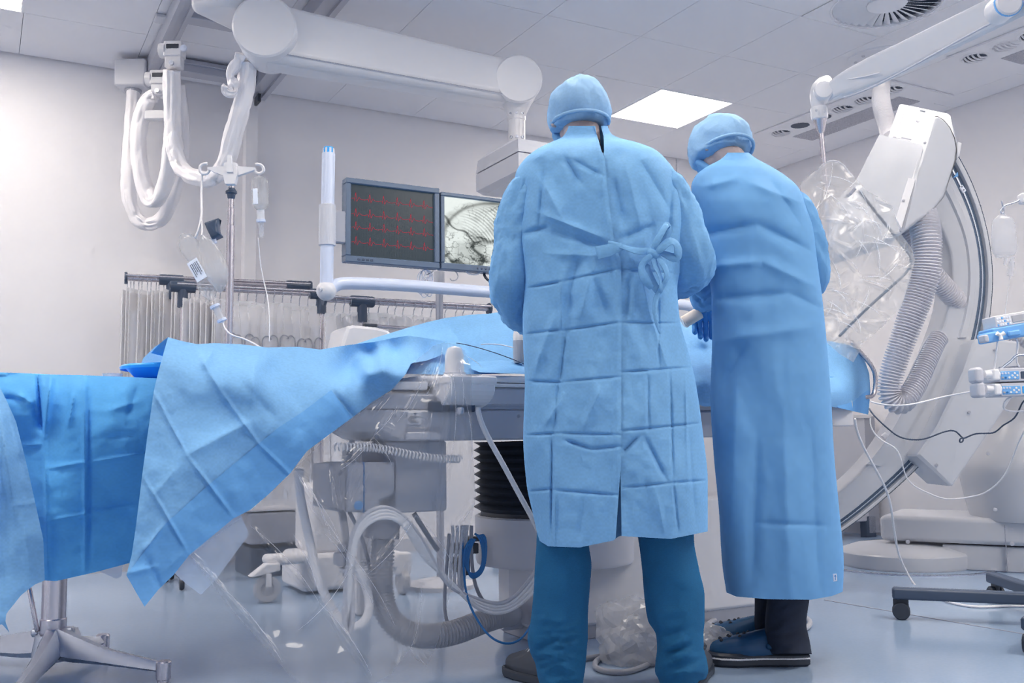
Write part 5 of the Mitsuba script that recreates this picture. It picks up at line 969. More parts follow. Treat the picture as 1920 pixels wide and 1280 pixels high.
def clog(t, heel, d, L=.27):
    d = unit(d * [1, 1, 0]); w = np.cross(EZ, d); s = L / .27
    out = [(-.006, .030), (.04, .040), (.12, .040), (.19, .052), (.235, .046), (.262, .026), (.27, 0)]; out = out + [(x, -y * .95) for x, y in out[::-1][1:]]
    sh = obj('shoe', to_tm(Manifold.batch_hull([sph(heel + d * a * s + w * b + EZ * z, r, 18) for a, b, z, r in ((.10, .0, .05, .040), (.16, .012, .052, .040), (.16, -.012, .052, .040), (.21, .006, .047, .034), (.21, -.006, .047, .034), (.236, 0, .045, .028), (.10, 0, .075, .034))]), .009, 4), 'clog_blue', t, True)
    obj('sole', prism([heel + d * x * s + w * y * 1.04 + EZ * .001 for x, y in out], EZ * .040, .007), 'black_plastic', sh, 40)
    obj('stripe', prism([heel + d * x * s + w * y * 1.055 + EZ * .022 for x, y in out], EZ * .006, .001), 'cable_white', sh, 40)
    obj('strap', tube([heel + d * .11 * s + w * .040 + EZ * .062, heel + d * .04 * s + w * .038 + EZ * .060, heel + d * -.004 + EZ * .058, heel + d * .04 * s - w * .038 + EZ * .060, heel + d * .11 * s - w * .040 + EZ * .062], .008, 8), 'clog_blue', sh, True)
    for k, (a, b) in enumerate(((.15, -.028), (.18, -.018), (.18, .018), (.205, -.03), (.205, 0), (.165, 0), (.23, -.014), (.23, .014))):
        obj('hole', trimesh.creation.icosphere(1, .0055).apply_translation(heel + d * a * s + w * b + EZ * (.0945 - .25 * max(0, a - .16) - abs(b) * .10)), 'black_plastic', sh, True)
    return sh
# ---- the nearer surgeon
O1 = PZ(1110, 1293, 0)
def q1(x, y, o=0): return PO(x, y, O1, o)
t = thing('person', 'person in creased light blue gown tied with a back bow, standing nearest', 'person')
J = dict(head=q1(1086, 218, .105), crown=q1(1082, 162, .145), neck=q1(1096, 278, .065), chest=q1(1118, 400, .0), pelvis=q1(1140, 690, .0), Lsh=q1(1015, 345, .02), Lel=q1(958, 522, .02), Lwr=q1(1010, 606, .36), Rsh=q1(1222, 345, .02), Rel=q1(1296, 492, .04), Rwr=q1(1250, 545, .38),
         Lkn=q1(1062, 930, -.01), Rkn=q1(1240, 930, -.01), Lan=q1(1050, 1235, .03), Ran=q1(1276, 1235, .03))
J['Lto'] = J['Lan'] * [1, 1, 0] + unit(EY * .8 - EX * .62) * .11 + EZ * .032; J['Rto'] = J['Ran'] * [1, 1, 0] + unit(EY + EX * .3) * .11 + EZ * .032
body, gl, hd = person_body(J, EY * 1.0 - EX * .15 - EZ * .35)
obj('body', body, 'skin', t, True); face_parts(t, hd)
obj('hair', cap_mesh(hd, (.086, .098, .078), 2, 0, -.045, .35, .02), 'hair', t, True)
obj('surgical_cap', cap_mesh(hd, (.099, .114, .104), 1, .012, -.055, .34, .016), 'cap_cloth', t, True)
h_, f_, u_, s_ = hd
obj('cap_band', tube([h_ + u_ * (.022 - .050 + .3 * .1 * math.sin(a)) + s_ * .086 * math.cos(a) + f_ * .1 * math.sin(a) for a in np.linspace(0, 2 * np.pi, 24)], .006, 8), 'cap_cloth', t, True)
obj('face_mask', to_tm(Manifold.batch_hull([sph(h_ + f_ * a + u_ * b + s_ * c_, .012, 14) for a, b, c_ in ((.105, -.02, 0), (.11, -.06, 0), (.085, -.10, 0), (.06, -.03, .065), (.06, -.03, -.065), (.045, -.085, .055), (.045, -.085, -.055))]), .012, 2), 'gown_plastic_blue', t, True)
for g_ in gl: obj('glove', to_tm(Manifold.batch_boolean(g_, manifold3d.OpType.Add), .004, 4), 'glove_white', t, True)
rows1 = [(236, 1066, 1140, .052, .045), (250, 1060, 1146, .058, .04), (258, 1052, 1160, .068, .03), (266, 1034, 1192, .085, .015), (280, 1006, 1228, .105, .005), (300, 982, 1250, .12, 0), (325, 967, 1268, .13, 0), (360, 962, 1280, .138, 0), (400, 966, 1283, .142, 0), (470, 975, 1283, .145, 0), (540, 983, 1270, .148, 0), (600, 980, 1275, .152, 0),
         (650, 981, 1288, .158, 0), (715, 984, 1304, .166, 0), (820, 981, 1319, .176, 0), (905, 987, 1327, .182, 0), (972, 1001, 1327, .184, 0), (1010, 1010, 1327, .184, 0)]
seam_y, seam_x = [230, 262, 300, 350, 400, 450, 490, 560, 890, 1010], [1121, 1127, 1133, 1137, 1143, 1150, 1163, 1164, 1163, 1160]
gi1 = RegularGridInterpolator(([900, 985, 1048, 1105, 1163, 1215, 1262, 1345], [200, 300, 410, 520, 612, 705, 808, 910, 1040]), np.random.default_rng(21).uniform(-1, 1, (8, 9)) * .015, bounds_error=False, fill_value=0)
def crs(y0, y1, xs, a, w): return [(x0, y0 + (y1 - y0) * i / (len(xs) - 1), x1, y0 + (y1 - y0) * (i + 1) / (len(xs) - 1), a, w) for i, (x0, x1) in enumerate(zip(xs[:-1], xs[1:]))]
C1 = [(984, 541, 1052, 528, -.008, 3), (1052, 528, 1163, 503, -.006, 3), (1163, 505, 1262, 512, -.005, 3), (980, 627, 1052, 618, -.008, 3), (1052, 620, 1163, 604, -.006, 3), (1163, 605, 1278, 606, -.005, 3), (985, 714, 1055, 717, -.008, 3), (1055, 716, 1163, 706, -.005, 3), (1163, 698, 1300, 688, -.006, 3), (983, 816, 1045, 812, -.008, 3), (1045, 812, 1163, 815, -.006, 3), (1163, 808, 1318, 793, -.007, 3),
      (988, 922, 1035, 916, -.010, 3), (1035, 918, 1160, 928, -.007, 3), (1166, 914, 1260, 905, -.006, 3), (1260, 905, 1326, 900, -.008, 3), (1062, 826, 1110, 842, -.011, 4), (1110, 842, 1163, 836, -.008, 4), (1166, 850, 1196, 818, -.010, 4),
      (1052, 520, 1052, 620, .010, 4), (1062, 620, 1050, 716, -.008, 4), (1048, 716, 1038, 812, -.006, 3), (1035, 815, 1034, 1000, -.010, 3), (1042, 920, 1040, 1020, .007, 3), (1235, 560, 1236, 690, -.005, 3), (1256, 690, 1262, 900, -.007, 3), (1262, 900, 1272, 1000, -.006, 3), (1210, 820, 1250, 900, -.010, 5), (1215, 700, 1216, 812, -.007, 4), (1285, 700, 1290, 900, .006, 4), (1210, 560, 1252, 690, .010, 8),
      (1022, 475, 1140, 480, .006, 8), (1025, 430, 1150, 470, -.010, 9), (975, 440, 1030, 425, -.012, 6), (1000, 395, 1130, 445, .010, 8), (1040, 590, 1000, 700, .010, 9), (1120, 480, 1085, 600, .012, 10), (1085, 480, 1060, 590, -.012, 9), (1100, 490, 1140, 600, -.008, 8), (1010, 330, 1060, 420, .010, 10), (1060, 295, 1090, 345, -.010, 5), (1075, 300, 1130, 330, -.007, 5), (1020, 310, 1010, 430, -.009, 5), (1170, 300, 1200, 420, .008, 10), (1150, 330, 1170, 420, -.010, 7), (1200, 300, 1260, 400, -.009, 9), (1230, 420, 1160, 450, -.010, 7),
      (1262, 330, 1250, 460, -.012, 8), (985, 330, 975, 430, -.014, 7), (1130, 720, 1090, 810, .008, 9), (1060, 735, 1020, 800, .007, 8), (1180, 520, 1170, 600, -.009, 6), (1200, 510, 1215, 570, .012, 7), (1245, 520, 1225, 600, -.010, 7), (1290, 800, 1305, 990, -.006, 5), (1230, 920, 1245, 1000, .006, 6), (1095, 930, 1085, 1015, -.005, 7), (1000, 920, 1010, 1000, -.006, 5), (1150, 240, 1215, 262, .010, 8), (1040, 268, 1000, 300, .008, 8)]
def gd1(X, Y, back):
    sx_ = np.interp(Y, seam_y, seam_x); st = .005 * np.exp(-((X - sx_ + 7) / 5) ** 2)
    amp = np.clip((Y - 255) / 40, 0, 1)
    h = gi1(np.stack([X, Y + (X - 1163) * .05], -1)) + 1.5 * ridges(X, Y, C1) + nz(X, Y, 55, 31, 3) * .022 + nz(X, Y * .45, 22, 32, 2) * .013
    return np.where(back, (h + st) * amp, nz(X, Y, 60, 33, 2) * .02 * amp)
hem1 = [(1000, 1008), (1007, 1011), (1028, 1024), (1087, 1026), (1150, 1013), (1162, 1004), (1172, 1005), (1258, 1010), (1327, 996), (1340, 995)]
gw = gown_mesh(O1, rows1, hem1, gd1, 360, 460, lambda y: np.interp(y, seam_y, seam_x), lambda y: np.where(y > 885, (y - 885) * .045, np.where(y < 300, (300 - y) * .13 - 1.2 * (y > 285), -1.4)))
obj('gown', gw, 'gown_blue', t, True)
obj('sleeve', sleeve_cloth(O1, [(1020, 322, .01), (998, 350, .0), (975, 395, .0), (966, 450, .0), (961, 505, .0), (960, 540, .04), (970, 572, .12), (990, 595, .24), (1008, 606, .36)], [.030, .060, .062, .060, .064, .066, .060, .054, .042], 41, .014), 'gown_blue', t, True)
obj('sleeve', sleeve_cloth(O1, [(1222, 318, .01), (1245, 345, .0), (1268, 390, .0), (1282, 430, .0), (1292, 468, .0), (1296, 492, .06), (1290, 508, .16), (1270, 528, .28), (1250, 543, .38)], [.03, .056, .060, .060, .068, .072, .064, .055, .042], 47, .014), 'gown_blue', t, True)
bw = -.165
obj('tie', cat(ribbon(O1, [(1118, 474, bw - .004), (1140, 469, bw - .004), (1168, 461, bw - .006)], [.036, .034, .02], 0, 14)), 'gown_blue', t, True)
obj('tie', ribbon(O1, [(1140, 455, bw), (1170, 463, bw - .006), (1195, 470, bw - .008), (1216, 471, bw - .012), (1226, 474, bw - .018)], [.012, .016, .022, .02, .012], .6), 'gown_blue', t, True)
bow = obj('bow', to_tm(Manifold.batch_hull([sph(q1(1222, 474, bw - .016), .013, 14), sph(q1(1229, 478, bw - .018), .012, 14)]), .008, 2), 'gown_blue', t, True)
obj('loop', ribbon(O1, [(1224, 472, bw - .018), (1232, 452, bw - .028), (1243, 432, bw - .030), (1251, 422, bw - .024), (1252, 432, bw - .014), (1242, 452, bw - .010), (1228, 472, bw - .012)], [.012, .022, .026, .024, .026, .022, .012], .9), 'gown_blue', bow, True)
obj('loop', ribbon(O1, [(1228, 474, bw - .02), (1243, 462, bw - .035), (1258, 452, bw - .034), (1270, 462, bw - .026), (1268, 482, bw - .02), (1250, 478, bw - .018), (1230, 477, bw - .016)], [.012, .024, .028, .028, .026, .02, .012], .7), 'gown_blue', bow, True)
obj('loop', ribbon(O1, [(1224, 478, bw - .02), (1212, 486, bw - .030), (1203, 500, bw - .032), (1208, 520, bw - .024), (1222, 540, bw - .012)], [.012, .022, .028, .026, .016], .8), 'gown_blue', bow, True)
obj('tail', ribbon(O1, [(1226, 480, bw - .018), (1232, 505, bw - .024), (1240, 528, bw - .020), (1236, 545, bw - .014), (1220, 520, bw - .01), (1216, 495, bw - .012)], [.014, .022, .024, .022, .02, .016], 1.0), 'gown_blue', bow, True)
obj('tail', ribbon(O1, [(1232, 480, bw - .018), (1246, 500, bw - .026), (1250, 520, bw - .02), (1240, 540, bw - .012), (1230, 560, bw - .008), (1228, 590, bw - .010), (1238, 625, bw - .012)], [.014, .02, .022, .02, .016, .010, .006], .9), 'gown_blue', bow, True)
tr = obj('trousers', cat(leg_cloth(O1, [(700, 1010, 1140, .085, 0), (900, 1008, 1122, .085, 0), (1015, 1006, 1104, .078, 0), (1060, 1003, 1109, .075, 0), (1100, 1001, 1106, .073, .0), (1170, 994, 1102, .072, .005), (1196, 989, 1102, .072, .01), (1222, 994, 1100, .07, .015), (1245, 1004, 1098, .068, .02), (1268, 1008, 1095, .066, .02), (1286, 1014, 1092, .062, .025)], 51),
        leg_cloth(O1, [(700, 1135, 1290, .085, 0), (900, 1170, 1302, .085, 0), (1006, 1196, 1301, .078, 0), (1068, 1204, 1311, .075, 0), (1117, 1208, 1321, .073, 0), (1163, 1215, 1321, .072, .005), (1190, 1230, 1319, .07, .01), (1215, 1232, 1320, .07, .01), (1240, 1229, 1326, .072, .012), (1258, 1228, 1328, .072, .015), (1272, 1234, 1323, .066, .02), (1286, 1240, 1314, .06, .025)], 57)), 'scrub_blue', t, True)
sneaker(t, J['Lan'] * [1, 1, 0] + EX * .02 - EY * .04, EY * .8 - EX * .62, .28, 'shoe_grey', 'black_plastic')
sneaker(t, J['Ran'] * [1, 1, 0] - EY * .05 + EX * .02, EY + EX * .3, .28, 'shoe_grey', 'black_plastic')
# ---- the farther surgeon
O2 = PZ(1455, 1246, 0)
def q2(x, y, o=0): return PO(x, y, O2, o)
t = thing('person', 'person in long smooth blue gown and dark clogs beside the plastic-covered shield', 'person')
J = dict(head=q2(1352, 279, .15), crown=q2(1336, 240, .22), neck=q2(1384, 322, .085), chest=q2(1408, 410, .0), pelvis=q2(1448, 690, .0), Lsh=q2(1340, 385, .06), Lel=q2(1322, 490, .10), Lwr=q2(1318, 566, .34), Rsh=q2(1462, 388, .04), Rel=q2(1520, 500, .06), Rwr=q2(1440, 560, .36),
         Lkn=q2(1430, 950, .08), Rkn=q2(1475, 950, -.03), Lan=q2(1453, 1190, .21), Ran=q2(1476, 1212, .0))
J['Lto'] = J['Lan'] * [1, 1, 0] - EX * .10 + EZ * .035 + EY * .02; J['Rto'] = J['Ran'] * [1, 1, 0] - EX * .10 + EZ * .035
body, gl, hd = person_body(J, EY * 1.0 - EX * .7 - EZ * .45)
obj('body', body, 'skin', t, True); face_parts(t, hd)
obj('hair', cap_mesh(hd, (.086, .098, .078), 2, 0, -.045, .35, .02), 'hair', t, True)
obj('surgical_cap', cap_mesh(hd, (.103, .116, .106), 7, .012, -.055, .34, .016), 'cap_cloth', t, True)
h_, f_, u_, s_ = hd
obj('cap_band', tube([h_ + u_ * (.022 - .050 + .3 * .1 * math.sin(a)) + s_ * .088 * math.cos(a) + f_ * .102 * math.sin(a) for a in np.linspace(0, 2 * np.pi, 24)], .006, 8), 'cap_cloth', t, True)
obj('face_mask', to_tm(Manifold.batch_hull([sph(h_ + f_ * a + u_ * b + s_ * c_, .012, 14) for a, b, c_ in ((.105, -.02, 0), (.11, -.06, 0), (.085, -.10, 0), (.06, -.03, .065), (.06, -.03, -.065), (.045, -.085, .055), (.045, -.085, -.055))]), .012, 2), 'gown_plastic_blue', t, True)
for g_ in gl: obj('glove', to_tm(Manifold.batch_boolean(g_, manifold3d.OpType.Add), .004, 4), 'glove_blue', t, True)
rows2 = [(286, 1364, 1404, .055, .06), (298, 1352, 1420, .065, .05), (312, 1326, 1446, .09, .03), (330, 1304, 1474, .11, .02), (350, 1296, 1496, .125, .01), (380, 1300, 1510, .135, 0), (430, 1312, 1526, .145, 0), (500, 1326, 1534, .15, 0), (560, 1334, 1542, .155, 0), (640, 1335, 1550, .16, 0), (740, 1332, 1558, .165, 0), (850, 1338, 1564, .17, 0), (960, 1348, 1574, .175, 0), (1060, 1354, 1582, .175, 0), (1115, 1362, 1580, .17, 0)]
C2 = [(1310, 440, 1420, 420, -.012, 9), (1420, 420, 1520, 470, -.012, 10), (1335, 500, 1430, 490, .010, 10), (1430, 490, 1535, 540, .010, 12), (1340, 560, 1480, 550, -.010, 9), (1480, 550, 1545, 580, -.008, 9), (1340, 640, 1540, 610, .008, 14), (1350, 740, 1400, 640, -.012, 12), (1380, 720, 1370, 1000, .012, 18), (1420, 800, 1410, 1100, -.014, 14), (1470, 760, 1480, 1100, .010, 16), (1520, 800, 1535, 1110, -.012, 14), (1415, 980, 1550, 985, -.006, 5), (1400, 340, 1500, 380, .010, 10), (1320, 350, 1390, 330, .010, 9), (1440, 330, 1500, 420, -.008, 10)]
gi2 = RegularGridInterpolator(([1280, 1350, 1412, 1480, 1600], [270, 380, 480, 590, 700, 820, 985, 1130]), np.random.default_rng(9).uniform(-1, 1, (5, 8)) * .008, bounds_error=False, fill_value=0)
def gd2(X, Y, back): return np.where(back, (1.5 * gi2(np.stack([X, Y], -1)) + 1.5 * ridges(X, Y, C2) + nz(X, Y * .6, 60, 61, 3) * .03) * np.clip((Y - 300) / 40, 0, 1), nz(X, Y, 60, 63, 2) * .02)
hem2 = [(1350, 1105), (1380, 1118), (1440, 1123), (1520, 1124), (1560, 1117), (1590, 1105)]
obj('gown', gown_mesh(O2, rows2, hem2, gd2, 200, 240), 'gown_plastic_blue', t, True)
obj('sleeve', sleeve_cloth(O2, [(1362, 352, .03), (1334, 385, .03), (1324, 430, .05), (1320, 475, .08), (1324, 505, .14), (1324, 540, .24), (1319, 562, .33)], [.03, .058, .064, .064, .066, .055, .044], 71, .012), 'gown_plastic_blue', t, True)
obj('sleeve', sleeve_cloth(O2, [(1455, 352, .02), (1488, 390, .02), (1506, 440, .03), (1516, 490, .05), (1512, 525, .12), (1475, 548, .26), (1440, 560, .36)], [.03, .058, .064, .066, .066, .055, .044], 77, .012), 'gown_plastic_blue', t, True)
tg = obj('tag', prism([q2(x, y, -.155) for x, y in ((1562, 1076), (1569, 1075), (1570, 1089), (1563, 1090))], EY * .003, .0006), 'tube_blue_white', t)
obj('arrow', cat(prism([q2(x, y, -.1556) for x, y in ((1565.4, 1079), (1566.6, 1079), (1566.8, 1087), (1565.8, 1087))], EY * .001), prism([q2(x, y, -.1556) for x, y in ((1563.8, 1080.5), (1566, 1077), (1568.2, 1080.5))], EY * .001)), 'cable_blue', tg)
obj('trousers', cat(leg_cloth(O2, [(760, 1400, 1500, .08, .08), (1000, 1412, 1492, .075, .12), (1130, 1415, 1496, .07, .18), (1180, 1414, 1490, .07, .21), (1206, 1418, 1486, .065, .22)], 81), leg_cloth(O2, [(760, 1430, 1540, .08, -.02), (1000, 1440, 1530, .075, -.02), (1120, 1438, 1518, .072, -.01), (1170, 1434, 1512, .07, 0), (1200, 1436, 1518, .072, 0), (1226, 1444, 1522, .07, 0)], 87)), 'trouser_navy', t, True)
clog(t, J['Ran'] * [1, 1, 0] + EX * .055, -EX + EY * .06, .30)
clog(t, J['Lan'] * [1, 1, 0] + EX * .05, -EX + EY * .12, .29)
# ------------------------------------------------------------------ C-arm
DC = 4.6
t = thing('c_arm', 'large white X-ray C-arm with boxy detector head, curved ring and floor base at the right', 'C-arm')
out_ = [(1745, 225), (1797, 292), (1830, 360), (1851, 430), (1861, 500), (1860, 560), (1852, 620), (1838, 680), (1815, 740), (1775, 810), (1735, 862), (1680, 915), (1620, 966), (1560, 1008), (1490, 1042)]
in_ = [(1690, 300), (1735, 375), (1764, 430), (1778, 465), (1783, 500), (1780, 560), (1766, 612), (1745, 665), (1715, 728), (1672, 808), (1633, 862), (1590, 905), (1540, 945), (1490, 975), (1440, 995)]
Oo, Ii = spline(np.array([(x, y, 0.0) for x, y in out_]), 90), spline(np.array([(x, y, 0.0) for x, y in in_]), 90)
def arm_sec(i, pr):
    a, b = P(Ii[i, 0], Ii[i, 1], DC), P(Oo[i, 0], Oo[i, 1], DC); return [a + (b - a) * u + EY * v for u, v in pr]
prf = [(0, .03), (.03, .008), (.08, 0), (.66, 0), (.70, .006), (.715, .03), (.90, .03), (.905, .004), (.93, 0), (.985, 0), (1, .012), (1, .17), (0, .17)]
ar = obj('ring', skin([arm_sec(i, prf) for i in range(90)]), 'machine_white', t, 35)
obj('track', skin([arm_sec(i, [(.72, .0285), (.895, .0285), (.895, .031), (.72, .031)]) for i in range(90)]), 'bezel_blue', ar, 30)
obj('track_edge', skin([arm_sec(i, [(.80, .024), (.83, .024), (.83, .03), (.80, .03)]) for i in range(90)]), 'steel', ar, 30)
obj('outer_edge', skin([arm_sec(i, [(.988, -.002), (1.012, .004), (1.012, .02), (.988, .01)]) for i in range(90)]), 'dark_blue_grey', ar, 30)
obj('inner_ridge', skin([arm_sec(i, [(.40, .004), (.44, -.012), (.56, -.012), (.60, .004)]) for i in range(6, 40)]), 'machine_white', ar, 40)
obj('inner_strip', skin([arm_sec(i, [(-.02, -.012), (.27, -.012), (.275, .02), (-.02, .02)]) for i in range(41, 66)]), 'machine_white', ar, 30)
sg = obj('sign', prism([P(x, y, DC - .002) for x, y in ((1788, 333), (1797, 330), (1796, 322))], EY * .012, .001), 'pump_blue', ar)
sg = obj('sign', prism([P(x, y, DC - .002) for x, y in ((1800, 351), (1805, 346), (1812, 357), (1807, 362))], EY * .01, .001), 'label_paper', ar)
for x, y in ((1803.5, 350), (1807, 356)): obj('print', prism([P(x + a, y + b, DC - .004) for a, b in ((-1.4, -1), (1, -2), (2, 0), (-.5, 1.4))], EY * .004), 'ink_grey', sg)
for x, y in ((1752, 660), (1786, 600)): pass
obj('knob', rod(P(1664, 816, DC + .02), P(1657, 822, DC + .02), .02, 16), 'white_plastic', ar, 40)
obj('tube_head', rbox((-.16, -.05, -.16), (.14, .27, .20), .05, 5, (P(1462, 985, 4.62), EX, EY, EZ)), 'machine_white', t, 40)
# detector head
def dp(*p): return [P(*q) for q in p]
_fp = plane_px([(1649, 252), (1727, 271), (1731, 276), (1690, 436), (1676, 430), (1570, 478), (1556, 462), (1575, 400), (1607, 337)], [(1649, 252, 4.50), (1727, 271, 4.22), (1690, 436, 4.18)])
dh = obj('detector_body', hullm(np.vstack([_fp, np.array(_fp) + EY * .28 + EX * .06])), 'machine_white', t)
sc = [(1748, 218), (1760, 215), (1772, 222), (1784, 236), (1793, 256), (1797, 278), (1794, 300), (1786, 326), (1772, 368), (1750, 395), (1722, 415), (1692, 438), (1688, 432), (1700, 385), (1716, 325), (1726, 284)]
obj('side_cover', prism(plane_px(sc, [(1727, 271, 4.20), (1690, 436, 4.16), (1795, 280, 4.34)]), EY * .28 + EX * .02, .016), 'machine_white', t, 50)
TP = [(1686, 197, 4.56), (1782, 217, 4.42), (1726, 300, 4.42)]
_tp = plane_px([(1686, 197), (1690, 195), (1777, 213), (1782, 217), (1788, 252), (1726, 300), (1662, 268)], TP); nT = unit(np.cross(np.subtract(_tp[4], _tp[0]), np.subtract(_tp[6], _tp[0]))); nT = nT if nT @ Fw > 0 else -nT
tb_ = obj('top_block', hullm(np.vstack([_tp, np.array(_tp) + nT * .2])), 'machine_white', t)
def tpp(*q, o=0.0): return [p - nT * o for p in plane_px(q, TP)]
obj('recess', prism(tpp((1693, 203), (1742, 213), (1726, 270), (1674, 257), o=.003), nT * .01, .001), 'light_grey', tb_)
obj('inset', prism(tpp((1707, 207), (1738, 213), (1725, 267), (1690, 259), o=.010), nT * .02, .003), 'machine_white', tb_)
obj('rib', prism(tpp((1693, 203), (1698, 204), (1680, 258), (1674, 257), o=.012), nT * .02, .002), 'white_plastic', tb_)
obj('button', trimesh.creation.icosphere(3, .010).apply_translation(tpp((1722, 228), o=.010)[0]), 'white_plastic', tb_, True)
obj('slot', prism(tpp((1725, 206), (1735, 208), (1735, 210), (1725, 208), o=.004), nT * .01), 'dark_blue_grey', tb_)
obj('latch', hullm(np.vstack([np.array(dp((1703, 333, 4.155), (1716, 337, 4.15), (1690, 428, 4.14), (1680, 408, 4.15))), np.array(dp((1703, 333, 4.2), (1716, 337, 4.2), (1690, 430, 4.2), (1680, 410, 4.2)))])), 'white_plastic', t)
for x, y in ((1694, 376), (1734, 268)): obj('screw', lathe([(0, 0), (.006, 0), (.006, .003), (0, .004)], 12, P(x, y, 4.15), -EY), 'mid_grey', t)
obj('rear_bracket', prism(dp((1796, 265, 4.5), (1804, 268, 4.5), (1800, 290, 4.5), (1794, 300, 4.5)), EY * .1, .003), 'machine_white', t)
# carriage, column, base
obj('carriage', prism(dp(*[(x, y, 4.47) for x, y in ((1825, 642), (1836, 634), (1914, 640), (1905, 735), (1870, 790), (1787, 911), (1781, 911), (1722, 856), (1722, 850), (1757, 800), (1784, 745), (1808, 694))]), EY * .26, .012), 'machine_white', t, 40)
for x, y in ((1866, 656), (1817, 773), (1756, 872)): obj('screw', lathe([(0, 0), (.007, 0), (.007, .003), (0, .004)], 12, P(x, y, 4.465), -EY), 'mid_grey', t)
cc = P(1960, 800, 5.0)
def col(s):
    y = 640 + s * 332; xlft = np.interp(y, [640, 785, 830, 872, 900, 931, 963, 972], [1885, 1862, 1836, 1815, 1819, 1826, 1834, 1838]); c = P(1965, y, 5.05); r = (1965 - xlft) * 5.05 / f_px
    a = np.linspace(0, 2 * np.pi, 41)[:-1]; return [c + EX * r * np.sign(math.cos(q)) * abs(math.cos(q)) ** .7 + EY * r * .8 * np.sign(math.sin(q)) * abs(math.sin(q)) ** .7 for q in a]
obj('column', skin([col(s) for s in np.linspace(0, 1, 26)]), 'machine_white', t, 50)
cx_ = [P(np.interp(y, [780, 840, 900, 972], [1862, 1857, 1862, 1873]), y, 4.66) for y in np.linspace(780, 968, 12)]
for x, y in ((1853, 850), (1866, 955)): obj('screw', lathe([(0, 0), (.009, 0), (.009, .004), (0, .006)], 12, P(x, y, 4.64), -EY - EX * .4), 'light_grey', t)
bl = P(1650, 1013, 5.2); ub = unit((P(1920, 1028, 4.84) - bl) * [1, 1, 0]); wb = np.array([-ub[1], ub[0], 0]); bl = bl * [1, 1, 0]
zt_, zm_ = P(1650, 966, 5.2)[2], P(1650, 1013, 5.2)[2]
fb = (bl, ub, wb, EZ)
obj('base_beam', rbox((0, 0, zm_), (1.5, .55, zt_), .03, 5, fb), 'machine_white', t, 40)
obj('base_beam_lower', rbox((.30, .03, 0), (1.5, .5, zm_ - .008), .01, 3, fb), 'machine_white', t, 40)
for s in (.60, 1.05): obj('seam', cbox((s, -.0015, .01), (s + .003, .02, zt_ - .03), .0005, fb), 'mid_grey', t)
for a_, z_ in ((.63, zt_ - .05), (.63, zt_ - .12), (.60, .05), (.70, .1), (.14, zm_ + .0)): obj('screw', lathe([(0, 0), (.011, 0), (.011, .004), (0, .006)], 12, bl + ub * a_ + EZ * z_ + wb * (.03 if z_ < zm_ - .02 else 0.0), -wb), 'light_grey', t)
dc = PZ(1697, 1058, 0)
obj('floor_disc', lathe([(0, 0), (.325, 0), (.33, .01), (.335, .070), (.325, .082), (.25, .108), (.15, .118), (0, .12)], 72, dc), 'machine_white', t, 35)
tag(obj('floor_rail', lathe([(.44, 0), (.44, .006), (.452, .008), (.464, .006), (.464, 0)], 90, dc), 'steel', None, 40), 'round steel rail set in the floor around the C-arm base', 'floor rail')
# corrugated hoses of the C-arm
tag(obj('corrugated_hose', cat(hose([P(*q) for q in ((1722, 380, 4.40), (1735, 430, 4.30), (1738, 470, 4.28), (1732, 525, 4.28), (1712, 585, 4.28), (1692, 640, 4.28), (1675, 690, 4.28), (1668, 722, 4.28), (1670, 745, 4.28), (1686, 756, 4.28), (1704, 742, 4.30), (1722, 712, 4.34), (1742, 668, 4.4), (1762, 632, 4.46))], [.064, .066, .064, .06, .055, .052, .048, .045, .042], .013, 24, .008)), 'hose_light', None, 50), 'big grey corrugated hose hanging in a loop from the detector head inside the C-arm', 'hose')
tag(obj('corrugated_hose', hose([P(*q) for q in ((1690, 425, 4.5), (1722, 475, 4.52), (1750, 515, 4.55), (1790, 560, 4.62), (1830, 600, 4.8))], .05, .013, 22, .008), 'hose_light', None, 50), 'grey corrugated hose crossing behind the C-arm ring', 'hose')
tag(obj('corrugated_hose', hose([P(*q) for q in ((1850, 612, 4.85), (1880, 615, 4.75), (1910, 628, 4.7), (1960, 650, 4.7))], .045, .0135, 20, .006), 'hose_light', None, 50), 'short grey corrugated hose right of the C-arm ring behind the infusion pumps', 'hose')
mc = PZ(1648, 108, HC)
t = thing('ceiling_flange', 'round white bolted flange on the ceiling behind the lamp arm', 'flange')
obj('plate', lathe([(0, -.012), (.15, -.012), (.165, -.008), (.168, 0), (0, 0)], 56, mc), 'tile_white', t, 40)
for k in range(8): obj('bolt', lathe([(0, -.02), (.008, -.02), (.009, -.012), (0, -.012)], 8, mc + .125 * np.array([math.cos(k * .785), math.sin(k * .785), 0])), 'light_grey', t)
tag(obj('corrugated_hose', hose([mc - EZ * .02, mc - EZ * .12 + EX * .01, P(1652, 190, 4.95), P(1660, 225, 4.8), P(1672, 262, 4.62)], .045, .0125, 22, .006), 'hose_light', None, 50), 'pale corrugated hose running from the ceiling flange down to the detector head', 'hose')
